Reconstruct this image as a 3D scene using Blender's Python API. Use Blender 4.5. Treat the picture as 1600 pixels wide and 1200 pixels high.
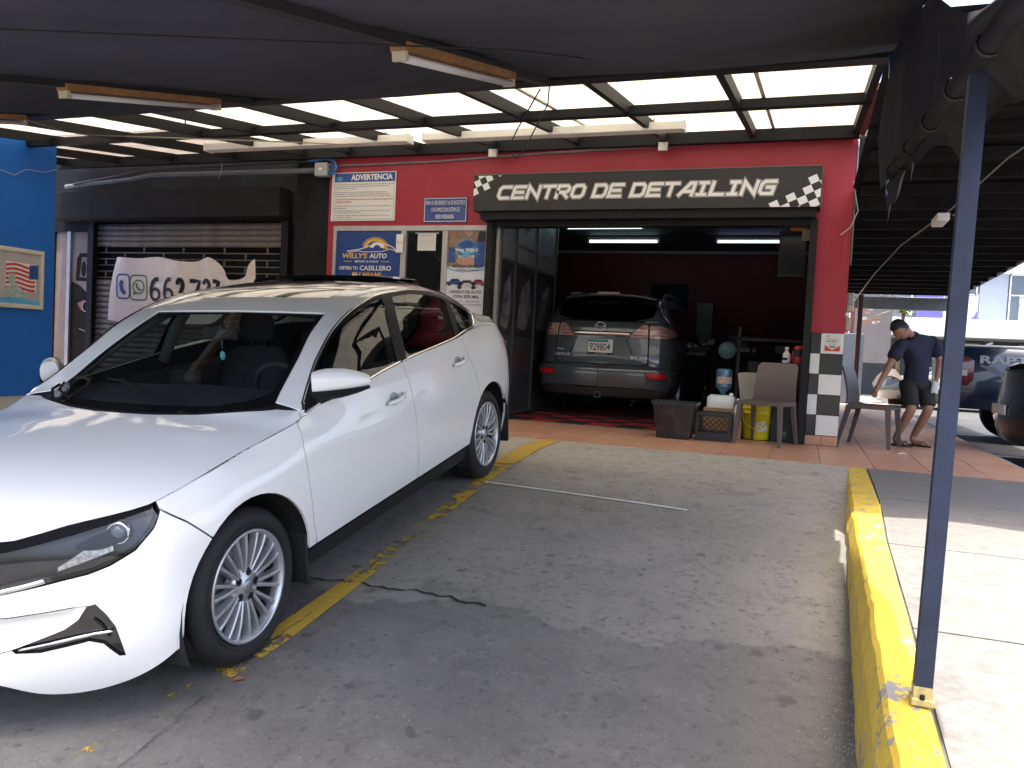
import bpy, bmesh, math, random
import numpy as np
from mathutils import Vector, Matrix
random.seed(11)
for o in list(bpy.data.objects): bpy.data.objects.remove(o, do_unlink=True)
scene = bpy.context.scene
COL = scene.collection
PI = math.pi

# ------------------------------------------------------------------ camera
cam_d = bpy.data.cameras.new('camera'); cam = bpy.data.objects.new('camera', cam_d); COL.objects.link(cam)
cam_d.sensor_width = 36.0; cam_d.lens = 28.35; cam_d.clip_start = 0.02; cam_d.clip_end = 600
_Y = np.array([457, -30, 1260.]); _Y /= np.linalg.norm(_Y)
_X = np.array([3530, 231, -1260.]); _X -= _Y*(_X@_Y); _X /= np.linalg.norm(_X)
_Z = np.cross(_X, _Y)
_R = np.stack([_X, _Y, _Z])
cam.matrix_world = Matrix([[_R[i,0], -_R[i,1], -_R[i,2], (0,0,0.84)[i]] for i in range(3)] + [[0,0,0,1]])
scene.camera = cam

# ------------------------------------------------------------------ sky, sun, exposure
SUN_DIR = Vector((0.058, -0.10, 1.0)).normalized()
world = bpy.data.worlds.new('World'); scene.world = world; world.use_nodes = True
nt = world.node_tree; nt.nodes.clear()
sky = nt.nodes.new('ShaderNodeTexSky'); sky.sky_type = 'NISHITA'; sky.sun_disc = False
sky.sun_elevation = math.asin(SUN_DIR.z); sky.sun_rotation = math.atan2(SUN_DIR.x, SUN_DIR.y)
sky.air_density = 0.8; sky.dust_density = 6.0; sky.ozone_density = 0.4
bg = nt.nodes.new('ShaderNodeBackground'); bg.inputs[1].default_value = 0.15
wo = nt.nodes.new('ShaderNodeOutputWorld')
nt.links.new(sky.outputs[0], bg.inputs[0]); nt.links.new(bg.outputs[0], wo.inputs[0])
sun_d = bpy.data.lights.new('sun', 'SUN'); sun_d.energy = 2.0; sun_d.angle = math.radians(0.53); sun_d.color = (1, 0.96, 0.9)
sun = bpy.data.objects.new('sun', sun_d); COL.objects.link(sun)
sun.rotation_euler = SUN_DIR.to_track_quat('Z', 'Y').to_euler(); sun.location = (0, 0, 30)
vs = scene.view_settings
vs.view_transform = 'Standard'; vs.look = 'None'; vs.gamma = 1.0; vs.use_curve_mapping = False
vs.exposure = 2.45
try:
    scene.cycles.max_bounces = 10; scene.cycles.transparent_max_bounces = 16; scene.cycles.diffuse_bounces = 5
except Exception: pass

# ------------------------------------------------------------------ materials
def srgb(r, g, b):
    f = lambda c: ((c/255.0)/12.92 if c/255.0 <= 0.04045 else ((c/255.0+0.055)/1.055)**2.4)
    return (f(r), f(g), f(b))
MATS = {}
def mat(name, col, rough=0.6, metal=0.0, var=0.12, vscale=3.0, bump=0.0, bscale=40.0, coat=0.0, spec=0.5, dirt=None, dscale=2.0, damt=0.5):
    if name in MATS: return MATS[name]
    m = bpy.data.materials.new(name); m.use_nodes = True; MATS[name] = m
    t = m.node_tree; N = t.nodes; Lk = t.links; b = N['Principled BSDF']
    b.inputs['Roughness'].default_value = rough; b.inputs['Metallic'].default_value = metal
    b.inputs['Specular IOR Level'].default_value = spec
    b.inputs['Coat Weight'].default_value = coat; b.inputs['Coat Roughness'].default_value = 0.04
    tc = N.new('ShaderNodeTexCoord')
    if var > 0:
        n = N.new('ShaderNodeTexNoise'); n.inputs['Scale'].default_value = vscale; n.inputs['Detail'].default_value = 6; n.inputs['Roughness'].default_value = 0.6
        Lk.new(tc.outputs['Object'], n.inputs['Vector'])
        mr = N.new('ShaderNodeMapRange'); mr.inputs[1].default_value = 0.3; mr.inputs[2].default_value = 0.7
        mr.inputs[3].default_value = 1-var; mr.inputs[4].default_value = 1+var
        Lk.new(n.outputs[0], mr.inputs[0])
        mx = N.new('ShaderNodeVectorMath'); mx.operation = 'SCALE'; mx.inputs[0].default_value = col
        Lk.new(mr.outputs[0], mx.inputs['Scale'])
        src = mx.outputs[0]
        if dirt:
            n2 = N.new('ShaderNodeTexNoise'); n2.inputs['Scale'].default_value = dscale; n2.inputs['Detail'].default_value = 8; n2.inputs['Roughness'].default_value = 0.7
            Lk.new(tc.outputs['Object'], n2.inputs['Vector'])
            m2 = N.new('ShaderNodeMapRange'); m2.inputs[1].default_value = 0.52; m2.inputs[2].default_value = 0.68; m2.inputs[3].default_value = 0; m2.inputs[4].default_value = damt
            Lk.new(n2.outputs[0], m2.inputs[0])
            mm = N.new('ShaderNodeMix'); mm.data_type = 'RGBA'; mm.inputs[7].default_value = (*dirt, 1)
            Lk.new(m2.outputs[0], mm.inputs[0]); Lk.new(src, mm.inputs[6]); src = mm.outputs[2]
        Lk.new(src, b.inputs['Base Color'])
    else:
        b.inputs['Base Color'].default_value = (*col, 1)
    if bump > 0:
        n = N.new('ShaderNodeTexNoise'); n.inputs['Scale'].default_value = bscale; n.inputs['Detail'].default_value = 5
        Lk.new(tc.outputs['Object'], n.inputs['Vector'])
        bp = N.new('ShaderNodeBump'); bp.inputs['Strength'].default_value = bump; bp.inputs['Distance'].default_value = 0.01
        Lk.new(n.outputs[0], bp.inputs['Height']); Lk.new(bp.outputs[0], b.inputs['Normal'])
    return m
def emit(name, col, strength):
    if name in MATS: return MATS[name]
    m = bpy.data.materials.new(name); m.use_nodes = True; MATS[name] = m
    b = m.node_tree.nodes['Principled BSDF']; b.inputs['Base Color'].default_value = (*col, 1)
    b.inputs['Emission Color'].default_value = (*col, 1); b.inputs['Emission Strength'].default_value = strength
    return m
def glass(name, tint=(0.6, 0.66, 0.66), refl=1.0, rough=0.0, ior=1.5):
    if name in MATS: return MATS[name]
    m = bpy.data.materials.new(name); m.use_nodes = True; MATS[name] = m
    t = m.node_tree; N = t.nodes; Lk = t.links; N.remove(N['Principled BSDF'])
    tr = N.new('ShaderNodeBsdfTransparent'); tr.inputs[0].default_value = (*tint, 1)
    gl = N.new('ShaderNodeBsdfGlossy'); gl.inputs['Roughness'].default_value = rough; gl.inputs[0].default_value = (refl, refl, refl, 1)
    fr = N.new('ShaderNodeFresnel'); gb = N.new('ShaderNodeNewGeometry'); mi = N.new('ShaderNodeMapRange')
    mi.inputs[3].default_value = ior; mi.inputs[4].default_value = 1.0/ior; Lk.new(gb.outputs['Backfacing'], mi.inputs[0]); Lk.new(mi.outputs[0], fr.inputs[0])
    mx = N.new('ShaderNodeMixShader')
    Lk.new(fr.outputs[0], mx.inputs[0]); Lk.new(tr.outputs[0], mx.inputs[1]); Lk.new(gl.outputs[0], mx.inputs[2])
    Lk.new(mx.outputs[0], N['Material Output'].inputs[0])
    return m

# ------------------------------------------------------------------ objects
def tag(o, label=None, cat=None, group=None, kind=None):
    if label: o['label'] = label
    if cat: o['category'] = cat
    if group: o['group'] = group
    if kind: o['kind'] = kind
    return o
def thing(name, label, cat, loc=(0, 0, 0), rotz=0.0, group=None, matrix=None):
    o = bpy.data.objects.new(name, None); COL.objects.link(o); o.empty_display_size = 0.1
    if matrix is not None: o.matrix_world = matrix
    else: o.location = loc; o.rotation_euler = (0, 0, rotz)
    return tag(o, label, cat, group)
def dup(root, label=None, group=None, loc=None, rotz=None):
    r = root.copy(); COL.objects.link(r)
    if loc is not None: r.location = loc
    if rotz is not None: r.rotation_euler = (0, 0, rotz)
    if label: r['label'] = label
    if group: r['group'] = group
    for ch in list(root.children):
        c = ch.copy(); COL.objects.link(c); c.parent = r
        for g in list(ch.children):
            d = g.copy(); COL.objects.link(d); d.parent = c
    return r
def root_mat(o):
    while o.parent is not None: o = o.parent
    return o.matrix_basis.copy()
class MB:
    """collects verts and faces in one mesh"""
    def __init__(s): s.v = []; s.f = []; s.sm = []; s.mi = []; s.cur = 0
    def add(s, vs, fs, smooth=False):
        k = len(s.v); s.v += [tuple(float(c) for c in v) for v in vs]
        for f in fs: s.f.append(tuple(i+k for i in f)); s.sm.append(smooth); s.mi.append(s.cur)
        return s
    def box(s, x0, x1, y0, y1, z0, z1, bev=0.0, mtx=None):
        if x0 > x1: x0, x1 = x1, x0
        if y0 > y1: y0, y1 = y1, y0
        if z0 > z1: z0, z1 = z1, z0
        if bev <= 0:
            vs = [(x, y, z) for z in (z0, z1) for y in (y0, y1) for x in (x0, x1)]
            fs = [(0,2,3,1), (4,5,7,6), (0,1,5,4), (2,6,7,3), (0,4,6,2), (1,3,7,5)]
        else:
            b = min(bev, (x1-x0)/2.2, (y1-y0)/2.2, (z1-z0)/2.2)
            bm = bmesh.new(); bmesh.ops.create_cube(bm, size=1)
            for v in bm.verts: v.co = Vector(((x0+x1)/2+v.co.x*(x1-x0), (y0+y1)/2+v.co.y*(y1-y0), (z0+z1)/2+v.co.z*(z1-z0)))
            bmesh.ops.bevel(bm, geom=bm.edges[:], offset=b, segments=1 if b < 0.008 else 2, affect='EDGES', profile=0.5)
            vs = [v.co.copy() for v in bm.verts]; bm.verts.index_update()
            fs = [tuple(v.index for v in f.verts) for f in bm.faces]; bm.free()
        if mtx is not None: vs = [mtx @ Vector(v) for v in vs]
        return s.add(vs, fs)
    def quad(s, a, b, c, d): return s.add([a, b, c, d], [(0, 1, 2, 3)])
    def tube(s, pts, r, n=8, caps=True, closed=False):
        pts = [Vector(p) for p in pts]; m = len(pts)
        rs = r if isinstance(r, (list, tuple)) else [r]*m
        vs = []; up = None
        for i, p in enumerate(pts):
            if closed: d = pts[(i+1) % m]-pts[i-1]
            else: d = pts[min(i+1, m-1)]-pts[max(i-1, 0)]
            d.normalize()
            if up is None:
                up = Vector((0, 0, 1)) if abs(d.z) < 0.9 else Vector((1, 0, 0))
            a = d.cross(up)
            if a.length < 1e-5: a = d.cross(Vector((0, 1, 0)))
            a.normalize(); bb = a.cross(d).normalized(); up = bb
            for k in range(n):
                t = 2*PI*k/n; vs.append(p+(a*math.cos(t)+bb*math.sin(t))*rs[i])
        fs = []
        for i in range(m if closed else m-1):
            for k in range(n):
                j = (i+1) % m
                fs.append((i*n+k, i*n+(k+1) % n, j*n+(k+1) % n, j*n+k))
        if caps and not closed: fs.append(tuple(range(n-1, -1, -1))); fs.append(tuple((m-1)*n+k for k in range(n)))
        return s.add(vs, fs, n > 5)
    def bar(s, a, b, w, h, up=(0, 0, 1)):
        a = Vector(a); b = Vector(b); d = (b-a).normalized(); u = Vector(up)
        sd = d.cross(u).normalized(); u = sd.cross(d).normalized()
        vs = []
        for p in (a, b):
            for i, j in ((-1,-1), (1,-1), (1,1), (-1,1)): vs.append(p+sd*(i*w/2)+u*(j*h/2))
        return s.add(vs, [(0,1,2,3), (7,6,5,4), (0,4,5,1), (1,5,6,2), (2,6,7,3), (3,7,4,0)])
    def lathe(s, prof, origin, axis=(0, 0, 1), n=24, smooth=True, ang=2*PI):
        ax = Vector(axis).normalized(); a = ax.orthogonal().normalized(); b = ax.cross(a); o = Vector(origin)
        vs = []
        full = abs(ang-2*PI) < 1e-6; cnt = n if full else n+1
        for (r, h) in prof:
            for k in range(cnt):
                t = ang*k/n; vs.append(o+ax*h+(a*math.cos(t)+b*math.sin(t))*max(r, 1e-5))
        fs = []
        for i in range(len(prof)-1):
            for k in range(n):
                k2 = (k+1) % cnt
                fs.append((i*cnt+k, i*cnt+k2, (i+1)*cnt+k2, (i+1)*cnt+k))
        return s.add(vs, fs, smooth)
    def prism(s, poly, o, right, up, depth):
        """2D polygon in a plane (origin, right, up) with thickness along the plane normal"""
        o = Vector(o); R = Vector(right); U = Vector(up); nn = R.cross(U).normalized(); k = len(poly)
        vs = [o+R*p[0]+U*p[1] for p in poly]+[o+R*p[0]+U*p[1]+nn*depth for p in poly]
        fs = [tuple(range(k-1, -1, -1)), tuple(range(k, 2*k))]+[(i, (i+1) % k, k+(i+1) % k, k+i) for i in range(k)]
        return s.add(vs, fs)
    def grid(s, rows, smooth=True, closed=False):
        n = len(rows[0]); vs = [p for r in rows for p in r]; fs = []
        for i in range(len(rows)-1):
            for j in range(n if closed else n-1):
                j2 = (j+1) % n
                fs.append((i*n+j, i*n+j2, (i+1)*n+j2, (i+1)*n+j))
        return s.add(vs, fs, smooth)
    def xf(s, M):
        s.v = [tuple(M @ Vector(v)) for v in s.v]; return s
    def build(s, name, m, parent=None, local=False, recalc=True, weld=False):
        me = bpy.data.meshes.new(name)
        vs = s.v
        if parent is not None and not local:
            inv = root_mat(parent).inverted(); vs = [tuple(inv @ Vector(v)) for v in vs]
        me.from_pydata(vs, [], s.f)
        me.polygons.foreach_set('use_smooth', s.sm)
        for q in (m if isinstance(m, (list, tuple)) else [m]): me.materials.append(q)
        if max(s.mi or [0]) > 0: me.polygons.foreach_set('material_index', s.mi)
        if recalc or weld:
            bm = bmesh.new(); bm.from_mesh(me)
            if weld: bmesh.ops.remove_doubles(bm, verts=bm.verts, dist=0.0004)
            if recalc: bmesh.ops.recalc_face_normals(bm, faces=bm.faces)
            bm.to_mesh(me); bm.free()
        me.update()
        o = bpy.data.objects.new(name, me); COL.objects.link(o)
        if parent is not None: o.parent = parent
        return o
def struct(name, mb, m, parent=None, kind='structure'):
    o = mb.build(name, m, parent)
    if parent is None: o['kind'] = kind
    return o
# text as flat lettering on a plane
def text_mesh(mb, s, o, right, up, height=None, width=None, bold=0.0, shear=0.0, depth=0.001, align='L', cur=None):
    cu = bpy.data.curves.new('t', 'FONT'); cu.body = s; cu.size = 1.0; cu.offset = bold; cu.shear = shear; cu.resolution_u = 2
    ob = bpy.data.objects.new('t', cu); COL.objects.link(ob)
    dg = bpy.context.evaluated_depsgraph_get(); me = bpy.data.meshes.new_from_object(ob.evaluated_get(dg))
    vs = [v.co.copy() for v in me.vertices]; fs = [tuple(p.vertices) for p in me.polygons]
    bpy.data.objects.remove(ob); bpy.data.curves.remove(cu); bpy.data.meshes.remove(me)
    if not vs: return
    x0 = min(v.x for v in vs); x1 = max(v.x for v in vs); y0 = min(v.y for v in vs); y1 = max(v.y for v in vs)
    sy = (height/(y1-y0)) if height else None; sx = (width/(x1-x0)) if width else None
    if sy is None: sy = sx
    if sx is None: sx = sy
    R = Vector(right).normalized(); U = Vector(up).normalized(); Nn = R.cross(U).normalized(); o = Vector(o)
    w = (x1-x0)*sx; dx = 0 if align == 'L' else (-w/2 if align == 'C' else -w)
    mb.add([o+R*((v.x-x0)*sx+dx)+U*((v.y-y0)*sy)+Nn*depth for v in vs], fs)
_sk = [0]
def stroke(mb, pts, w, o, right, up, depth, closed=False, shear=0.0):
    """mitred thick polyline as one flat piece"""
    P = [Vector((p[0], p[1])) for p in pts]; n = len(P); L = []; Rr = []
    for i in range(n):
        if closed: a, b, c = P[i-1], P[i], P[(i+1) % n]
        else: a, b, c = P[max(i-1, 0)], P[i], P[min(i+1, n-1)]
        d1 = (b-a).normalized() if (b-a).length > 1e-9 else (c-b).normalized()
        d2 = (c-b).normalized() if (c-b).length > 1e-9 else d1
        if not closed and i == 0: b = b-d2*w*0.5
        if not closed and i == n-1: b = b+d1*w*0.5
        nn = Vector((-d1.y, d1.x)); n2 = Vector((-d2.y, d2.x)); mt = nn+n2
        if mt.length < 1e-6: mt = nn
        mt.normalize(); k = min(1.0/max(mt.dot(nn), 0.35), 2.2)
        L.append(b+mt*(w/2*k)); Rr.append(b-mt*(w/2*k))
    o = Vector(o); R = Vector(right).normalized(); U = Vector(up).normalized(); Nn = R.cross(U)
    f = lambda q: o+R*(q.x+shear*q.y)+U*q.y+Nn*depth
    _sk[0] = (_sk[0]+1) % 4; depth += .00016*_sk[0]; f = lambda q: o+R*(q.x+shear*q.y)+U*q.y+Nn*depth
    for i in range(n if closed else n-1):
        j = (i+1) % n
        mb.quad(f(L[i]), f(Rr[i]), f(Rr[j]), f(L[j]))

FX = (1, 0, 0); FZ = (0, 0, 1)
# ------------------------------------------------------------------ car bodies: parametric skin cut into panels
def pchip(xs, ys):
    xs = np.asarray(xs, float); ys = np.asarray(ys, float); h = np.diff(xs); dl = np.diff(ys)/h; n = len(xs)
    d = np.zeros(n)
    for i in range(1, n-1):
        if dl[i-1]*dl[i] > 0:
            w1 = 2*h[i]+h[i-1]; w2 = h[i]+2*h[i-1]; d[i] = (w1+w2)/(w1/dl[i-1]+w2/dl[i])
    d[0] = dl[0]; d[-1] = dl[-1]
    def f(x):
        x = min(max(x, xs[0]), xs[-1]); i = min(max(int(np.searchsorted(xs, x))-1, 0), n-2)
        t = (x-xs[i])/h[i]
        return float(ys[i]*(1+2*t)*(1-t)**2+h[i]*d[i]*t*(1-t)**2+ys[i+1]*t*t*(3-2*t)+h[i]*d[i+1]*t*t*(t-1))
    return f
def smoothc(xs, ys):
    """cubic hermite with finite difference tangents"""
    xs = np.asarray(xs, float); ys = np.asarray(ys, float); h = np.diff(xs); dl = np.diff(ys)/h; n = len(xs)
    d = np.zeros(n); d[0] = dl[0]; d[-1] = dl[-1]
    for i in range(1, n-1): d[i] = (dl[i-1]*h[i]+dl[i]*h[i-1])/(h[i]+h[i-1])
    def f(x):
        x = min(max(x, xs[0]), xs[-1]); i = min(max(int(np.searchsorted(xs, x))-1, 0), n-2)
        t = (x-xs[i])/h[i]
        return float(ys[i]*(1+2*t)*(1-t)**2+h[i]*d[i]*t*(1-t)**2+ys[i+1]*t*t*(3-2*t)+h[i]*d[i+1]*t*t*(t-1))
    return f
class Body:
    """u runs from nose to tail, s sideways, w up; local object axes are (u, -s, w)"""
    def __init__(b, plan, insets, edge, top, bottom=None):
        P = np.array(plan, float); L = np.concatenate([[0], np.cumsum(np.linalg.norm(np.diff(P, axis=0), axis=1))])
        fu = smoothc(L, P[:, 0]); fs = smoothc(L, P[:, 1])
        T = np.linspace(0, L[-1], 900); Q = np.array([[fu(t), max(fs(t), 0)] for t in T])
        A = np.concatenate([[0], np.cumsum(np.linalg.norm(np.diff(Q, axis=0), axis=1))])
        k = np.argmin(np.abs(Q[:, 0])); a0 = A[k]; b.A = A-a0; b.Q = Q; b.a0 = b.A[0]; b.a1 = b.A[-1]
        b.T = np.gradient(Q, b.A, axis=0)
        xs = [c[0] for c in insets]; ws = [p[0] for p in insets[0][1]]
        b.ins = [(x, pchip([p[0] for p in col], [p[1] for p in col])) for x, col in insets]
        b.edge = pchip(*zip(*edge)); b.tops = top
        us = [t[0] for t in top]; nc = len(top[0][1]); b.u0 = us[0]; b.u1 = us[-1]
        rows_ = {}
        for u, row in top:
            e = b.side(b.a_edge(u), None); r = []
            for q in row:
                if q is None: r.append((e[1], e[2]))
                elif q[0] == 'f': r.append((e[1]*q[1], e[2]+(q[2]-e[2])*(1-q[1]**2.4)))
                elif q[0] == 'r': r.append((max(e[1]+q[1], 0), e[2]+q[2]))
                elif q[0] == 'm': r.append(q)
                else: r.append(q)
            for i, q in enumerate(r):
                if q[0] == 'm': r[i] = ((r[i-1][0]+r[i+1][0])/2+q[1], (r[i-1][1]+r[i+1][1])/2+q[1]*0.3)
            rows_[u] = r
        cols = []
        for c in range(nc):
            ss = []; wws = []
            for u, row in top:
                p = rows_[u][c]; ss.append(p[0]); wws.append(p[1])
            cols.append((pchip(us, ss), pchip(us, wws)))
        b.cols = cols; b.nc = nc
    def plan(b, a):
        a = min(max(a, b.a0), b.a1)
        q = np.array([np.interp(a, b.A, b.Q[:, 0]), np.interp(a, b.A, b.Q[:, 1])])
        t = np.array([np.interp(a, b.A, b.T[:, 0]), np.interp(a, b.A, b.T[:, 1])]); t /= np.linalg.norm(t)+1e-9
        return q, np.array([-t[1], t[0]])     # outward normal
    def inset(b, a, w):
        if a <= b.ins[0][0]: return b.ins[0][1](w)
        for i in range(len(b.ins)-1):
            x0, f0 = b.ins[i]; x1, f1 = b.ins[i+1]
            if a <= x1:
                t = (a-x0)/(x1-x0); t = t*t*(3-2*t); return f0(w)*(1-t)+f1(w)*t
        return b.ins[-1][1](w)
    def side(b, a, w, off=0.0):
        if w is None: w = b.edge(a)
        q, n = b.plan(a); i = b.inset(a, w)-off
        p = q-n*i
        return (p[0], max(p[1], 0.0), w)
    def a_of(b, u, s):
        d = (b.Q[:, 0]-u)**2+(b.Q[:, 1]-s)**2; return float(b.A[np.argmin(d)])
    def a_edge(b, u):
        # arc position whose top edge has this u
        lo, hi = b.a0, b.a1
        for _ in range(40):
            m = (lo+hi)/2
            if b.side(m, None)[0] < u: lo = m
            else: hi = m
        return (lo+hi)/2
    def top(b, u, v):
        pts = [(c[0](u), c[1](u)) for c in b.cols]
        k = np.arange(b.nc); s = pchip(k, [p[0] for p in pts])(v); w = pchip(k, [p[1] for p in pts])(v)
        return (u, max(s, 0.0), w)
    def topo(b, u, v, off=0.0):
        p = np.array(b.top(u, v))
        if off:
            e = 0.01; ua, ub = max(u-e, b.u0), min(u+e, b.u1); va, vb = max(v-0.1, 0), min(v+0.1, b.nc-1)
            du = np.array(b.top(ub, v))-np.array(b.top(ua, v)); dv = np.array(b.top(u, vb))-np.array(b.top(u, va))
            n = np.cross(du, dv); l = np.linalg.norm(n)
            if l > 1e-9:
                n /= l
                if n[2] < 0: n = -n
                p = p+n*off; p[1] = max(p[1], 0)
        return tuple(p)
def in_poly(p, poly):
    x, y = p; r = False; n = len(poly)
    for i in range(n):
        x0, y0 = poly[i]; x1, y1 = poly[i-1]
        if (y0 > y) != (y1 > y) and x < (x1-x0)*(y-y0)/(y1-y0)+x0: r = not r
    return r
def inset_poly(poly, d):
    n = len(poly); ar = sum(poly[i-1][0]*poly[i][1]-poly[i][0]*poly[i-1][1] for i in range(n)); sg = 1 if ar > 0 else -1
    out = []
    for i in range(n):
        a, b, c = Vector(poly[i-1]), Vector(poly[i]), Vector(poly[(i+1) % n])
        e1 = (b-a).normalized(); e2 = (c-b).normalized(); n1 = Vector((-e1.y, e1.x))*sg; n2 = Vector((-e2.y, e2.x))*sg
        m = n1+n2
        if m.length < 1e-4: m = n1
        m.normalize(); k = min(1/max(m.dot(n1), 0.3), 2.5)
        q = b+m*d*k; out.append((q.x, q.y))
    return out
def cut_patch(poly, step, holes=(), gap=0.0, aspect=(1, 1)):
    """dense 2D patch of the polygon, holes left out"""
    P = inset_poly(poly, gap) if gap else list(poly)
    x0 = min(p[0] for p in P); x1 = max(p[0] for p in P); y0 = min(p[1] for p in P); y1 = max(p[1] for p in P)
    nx = max(1, int(math.ceil((x1-x0)/step/aspect[0]))); ny = max(1, int(math.ceil((y1-y0)/step/aspect[1])))
    bm = bmesh.new(); g = [[bm.verts.new((x0+(x1-x0)*i/nx, y0+(y1-y0)*j/ny, 0)) for j in range(ny+1)] for i in range(nx+1)]
    for i in range(nx):
        for j in range(ny): bm.faces.new((g[i][j], g[i+1][j], g[i+1][j+1], g[i][j+1]))
    polys = [P]+[inset_poly(h, -gap) if gap else list(h) for h in holes]
    for Q in polys:
        xa = min(p[0] for p in Q)-1e-4; xb = max(p[0] for p in Q)+1e-4; ya = min(p[1] for p in Q)-1e-4; yb = max(p[1] for p in Q)+1e-4
        for i in range(len(Q)):
            a = Vector((*Q[i-1], 0)); c = Vector((*Q[i], 0)); d = c-a
            if d.length < 1e-6: continue
            no = Vector((-d.y, d.x, 0)).normalized()
            ex = (min(a.x, c.x)-step*2.1*aspect[0], max(a.x, c.x)+step*2.1*aspect[0], min(a.y, c.y)-step*2.1*aspect[1], max(a.y, c.y)+step*2.1*aspect[1])
            fs = [f for f in bm.faces if any(ex[0] <= v.co.x <= ex[1] and ex[2] <= v.co.y <= ex[3] for v in f.verts)]
            es = set(e for f in fs for e in f.edges); vv = set(v for f in fs for v in f.verts)
            bmesh.ops.bisect_plane(bm, geom=list(vv)+list(es)+fs, plane_co=a, plane_no=no, dist=1e-6)
    kill = []
    for f in bm.faces:
        c = f.calc_center_median()
        if not in_poly((c.x, c.y), polys[0]) or any(in_poly((c.x, c.y), h) for h in polys[1:]): kill.append(f)
    bmesh.ops.delete(bm, geom=kill, context='FACES')
    bmesh.ops.remove_doubles(bm, verts=bm.verts, dist=2e-4)
    bm.verts.index_update()
    vs = [(v.co.x, v.co.y) for v in bm.verts]; fs = [tuple(v.index for v in f.verts) for f in bm.faces]; bm.free()
    return vs, fs
def L3(p, sgn=1): return (p[0], -p[1]*sgn, p[2])
class CarBuilder:
    def __init__(c, body, root, matrix=None): c.b = body; c.root = root
    def emit_patch(c, fn, vs, fs, name, m, parent=None, both=False, sgn=1, rim=0.0):
        mb = MB(); pts = [fn(*v) for v in vs]
        for s in ((1, -1) if both else (sgn,)):
            mb.add([L3(p, s) for p in pts], fs, True)
        # oriented outward: normals away from the car's middle
        o = mb.build(name, m, parent or c.root, local=True, recalc=False)
        me = o.data; bm = bmesh.new(); bm.from_mesh(me)
        if both: bmesh.ops.remove_doubles(bm, verts=bm.verts, dist=0.0005)
        cen = Vector((1.3, 0, 0.45))
        for f in bm.faces:
            f.normal_update(); q = f.calc_center_median(); ref = Vector((0, q.y, max(q.z-0.45, 0)*0.9)) if 0 < q.x < 2.7 else q-cen
            if f.normal.dot(ref) < 0: f.normal_flip()
        if rim > 0:
            be = [e for e in bm.edges if e.is_boundary]
            r = bmesh.ops.extrude_edge_only(bm, edges=be)
            nv = [g for g in r['geom'] if isinstance(g, bmesh.types.BMVert)]
            for v in nv:
                ref = Vector((v.co.x-cen.x if not -0.5 < v.co.x < 3.05 else 0, v.co.y, max(v.co.z-0.75, 0)))
                if ref.length > 1e-6: v.co -= ref.normalized()*rim
            for f in bm.faces:
                f.smooth = True
            for e in be: e.smooth = False
        bm.to_mesh(me); bm.free(); return o
    def side(c, name, m, poly, step=0.05, holes=(), gap=0.0034, off=0.0, parent=None, both=False, sgn=1, rim=0.012):
        if off < 0: rim = 0
        vs, fs = cut_patch(poly, step, holes, gap); return c.emit_patch(lambda a, w: c.b.side(a, w, off), vs, fs, name, m, parent, both, sgn, rim)
    def top(c, name, m, poly, step=0.05, holes=(), gap=0.0, off=0.0, parent=None, both=True, sgn=1, asp=6.0, rim=0.0):
        vs, fs = cut_patch(poly, step, holes, gap, (1, asp)); return c.emit_patch(lambda u, v: c.b.topo(u, v, off), vs, fs, name, m, parent, both, sgn, rim)
    def tube_side(c, pts, r, mb, off=0.002, sgn=1, n=6, dens=6):
        q = []
        for i in range(len(pts)-1):
            for k in range(dens):
                t = k/dens; q.append(c.b.side(pts[i][0]*(1-t)+pts[i+1][0]*t, pts[i][1]*(1-t)+pts[i+1][1]*t, off))
        q.append(c.b.side(pts[-1][0], pts[-1][1], off)); mb.tube([L3(p, sgn) for p in q], r, n)
    def tube_top(c, pts, r, mb, off=0.002, sgn=1, n=6, dens=6):
        q = []
        for i in range(len(pts)-1):
            for k in range(dens):
                t = k/dens; q.append(c.b.topo(pts[i][0]*(1-t)+pts[i+1][0]*t, pts[i][1]*(1-t)+pts[i+1][1]*t, off))
        q.append(c.b.topo(pts[-1][0], pts[-1][1], off)); mb.tube([L3(p, sgn) for p in q], r, n)
def arch(cu, r, w0, n=18, cw=0.318, top=None):
    """arch polygon points from front foot over the top to the rear foot"""
    pts = []
    a0 = math.asin(max(-1, min(1, (w0-cw)/r)))
    for k in range(n+1):
        t = PI-a0-(PI-2*a0)*k/n
        pts.append((cu+r*math.cos(t), cw+r*math.sin(t)))
    return pts
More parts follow.
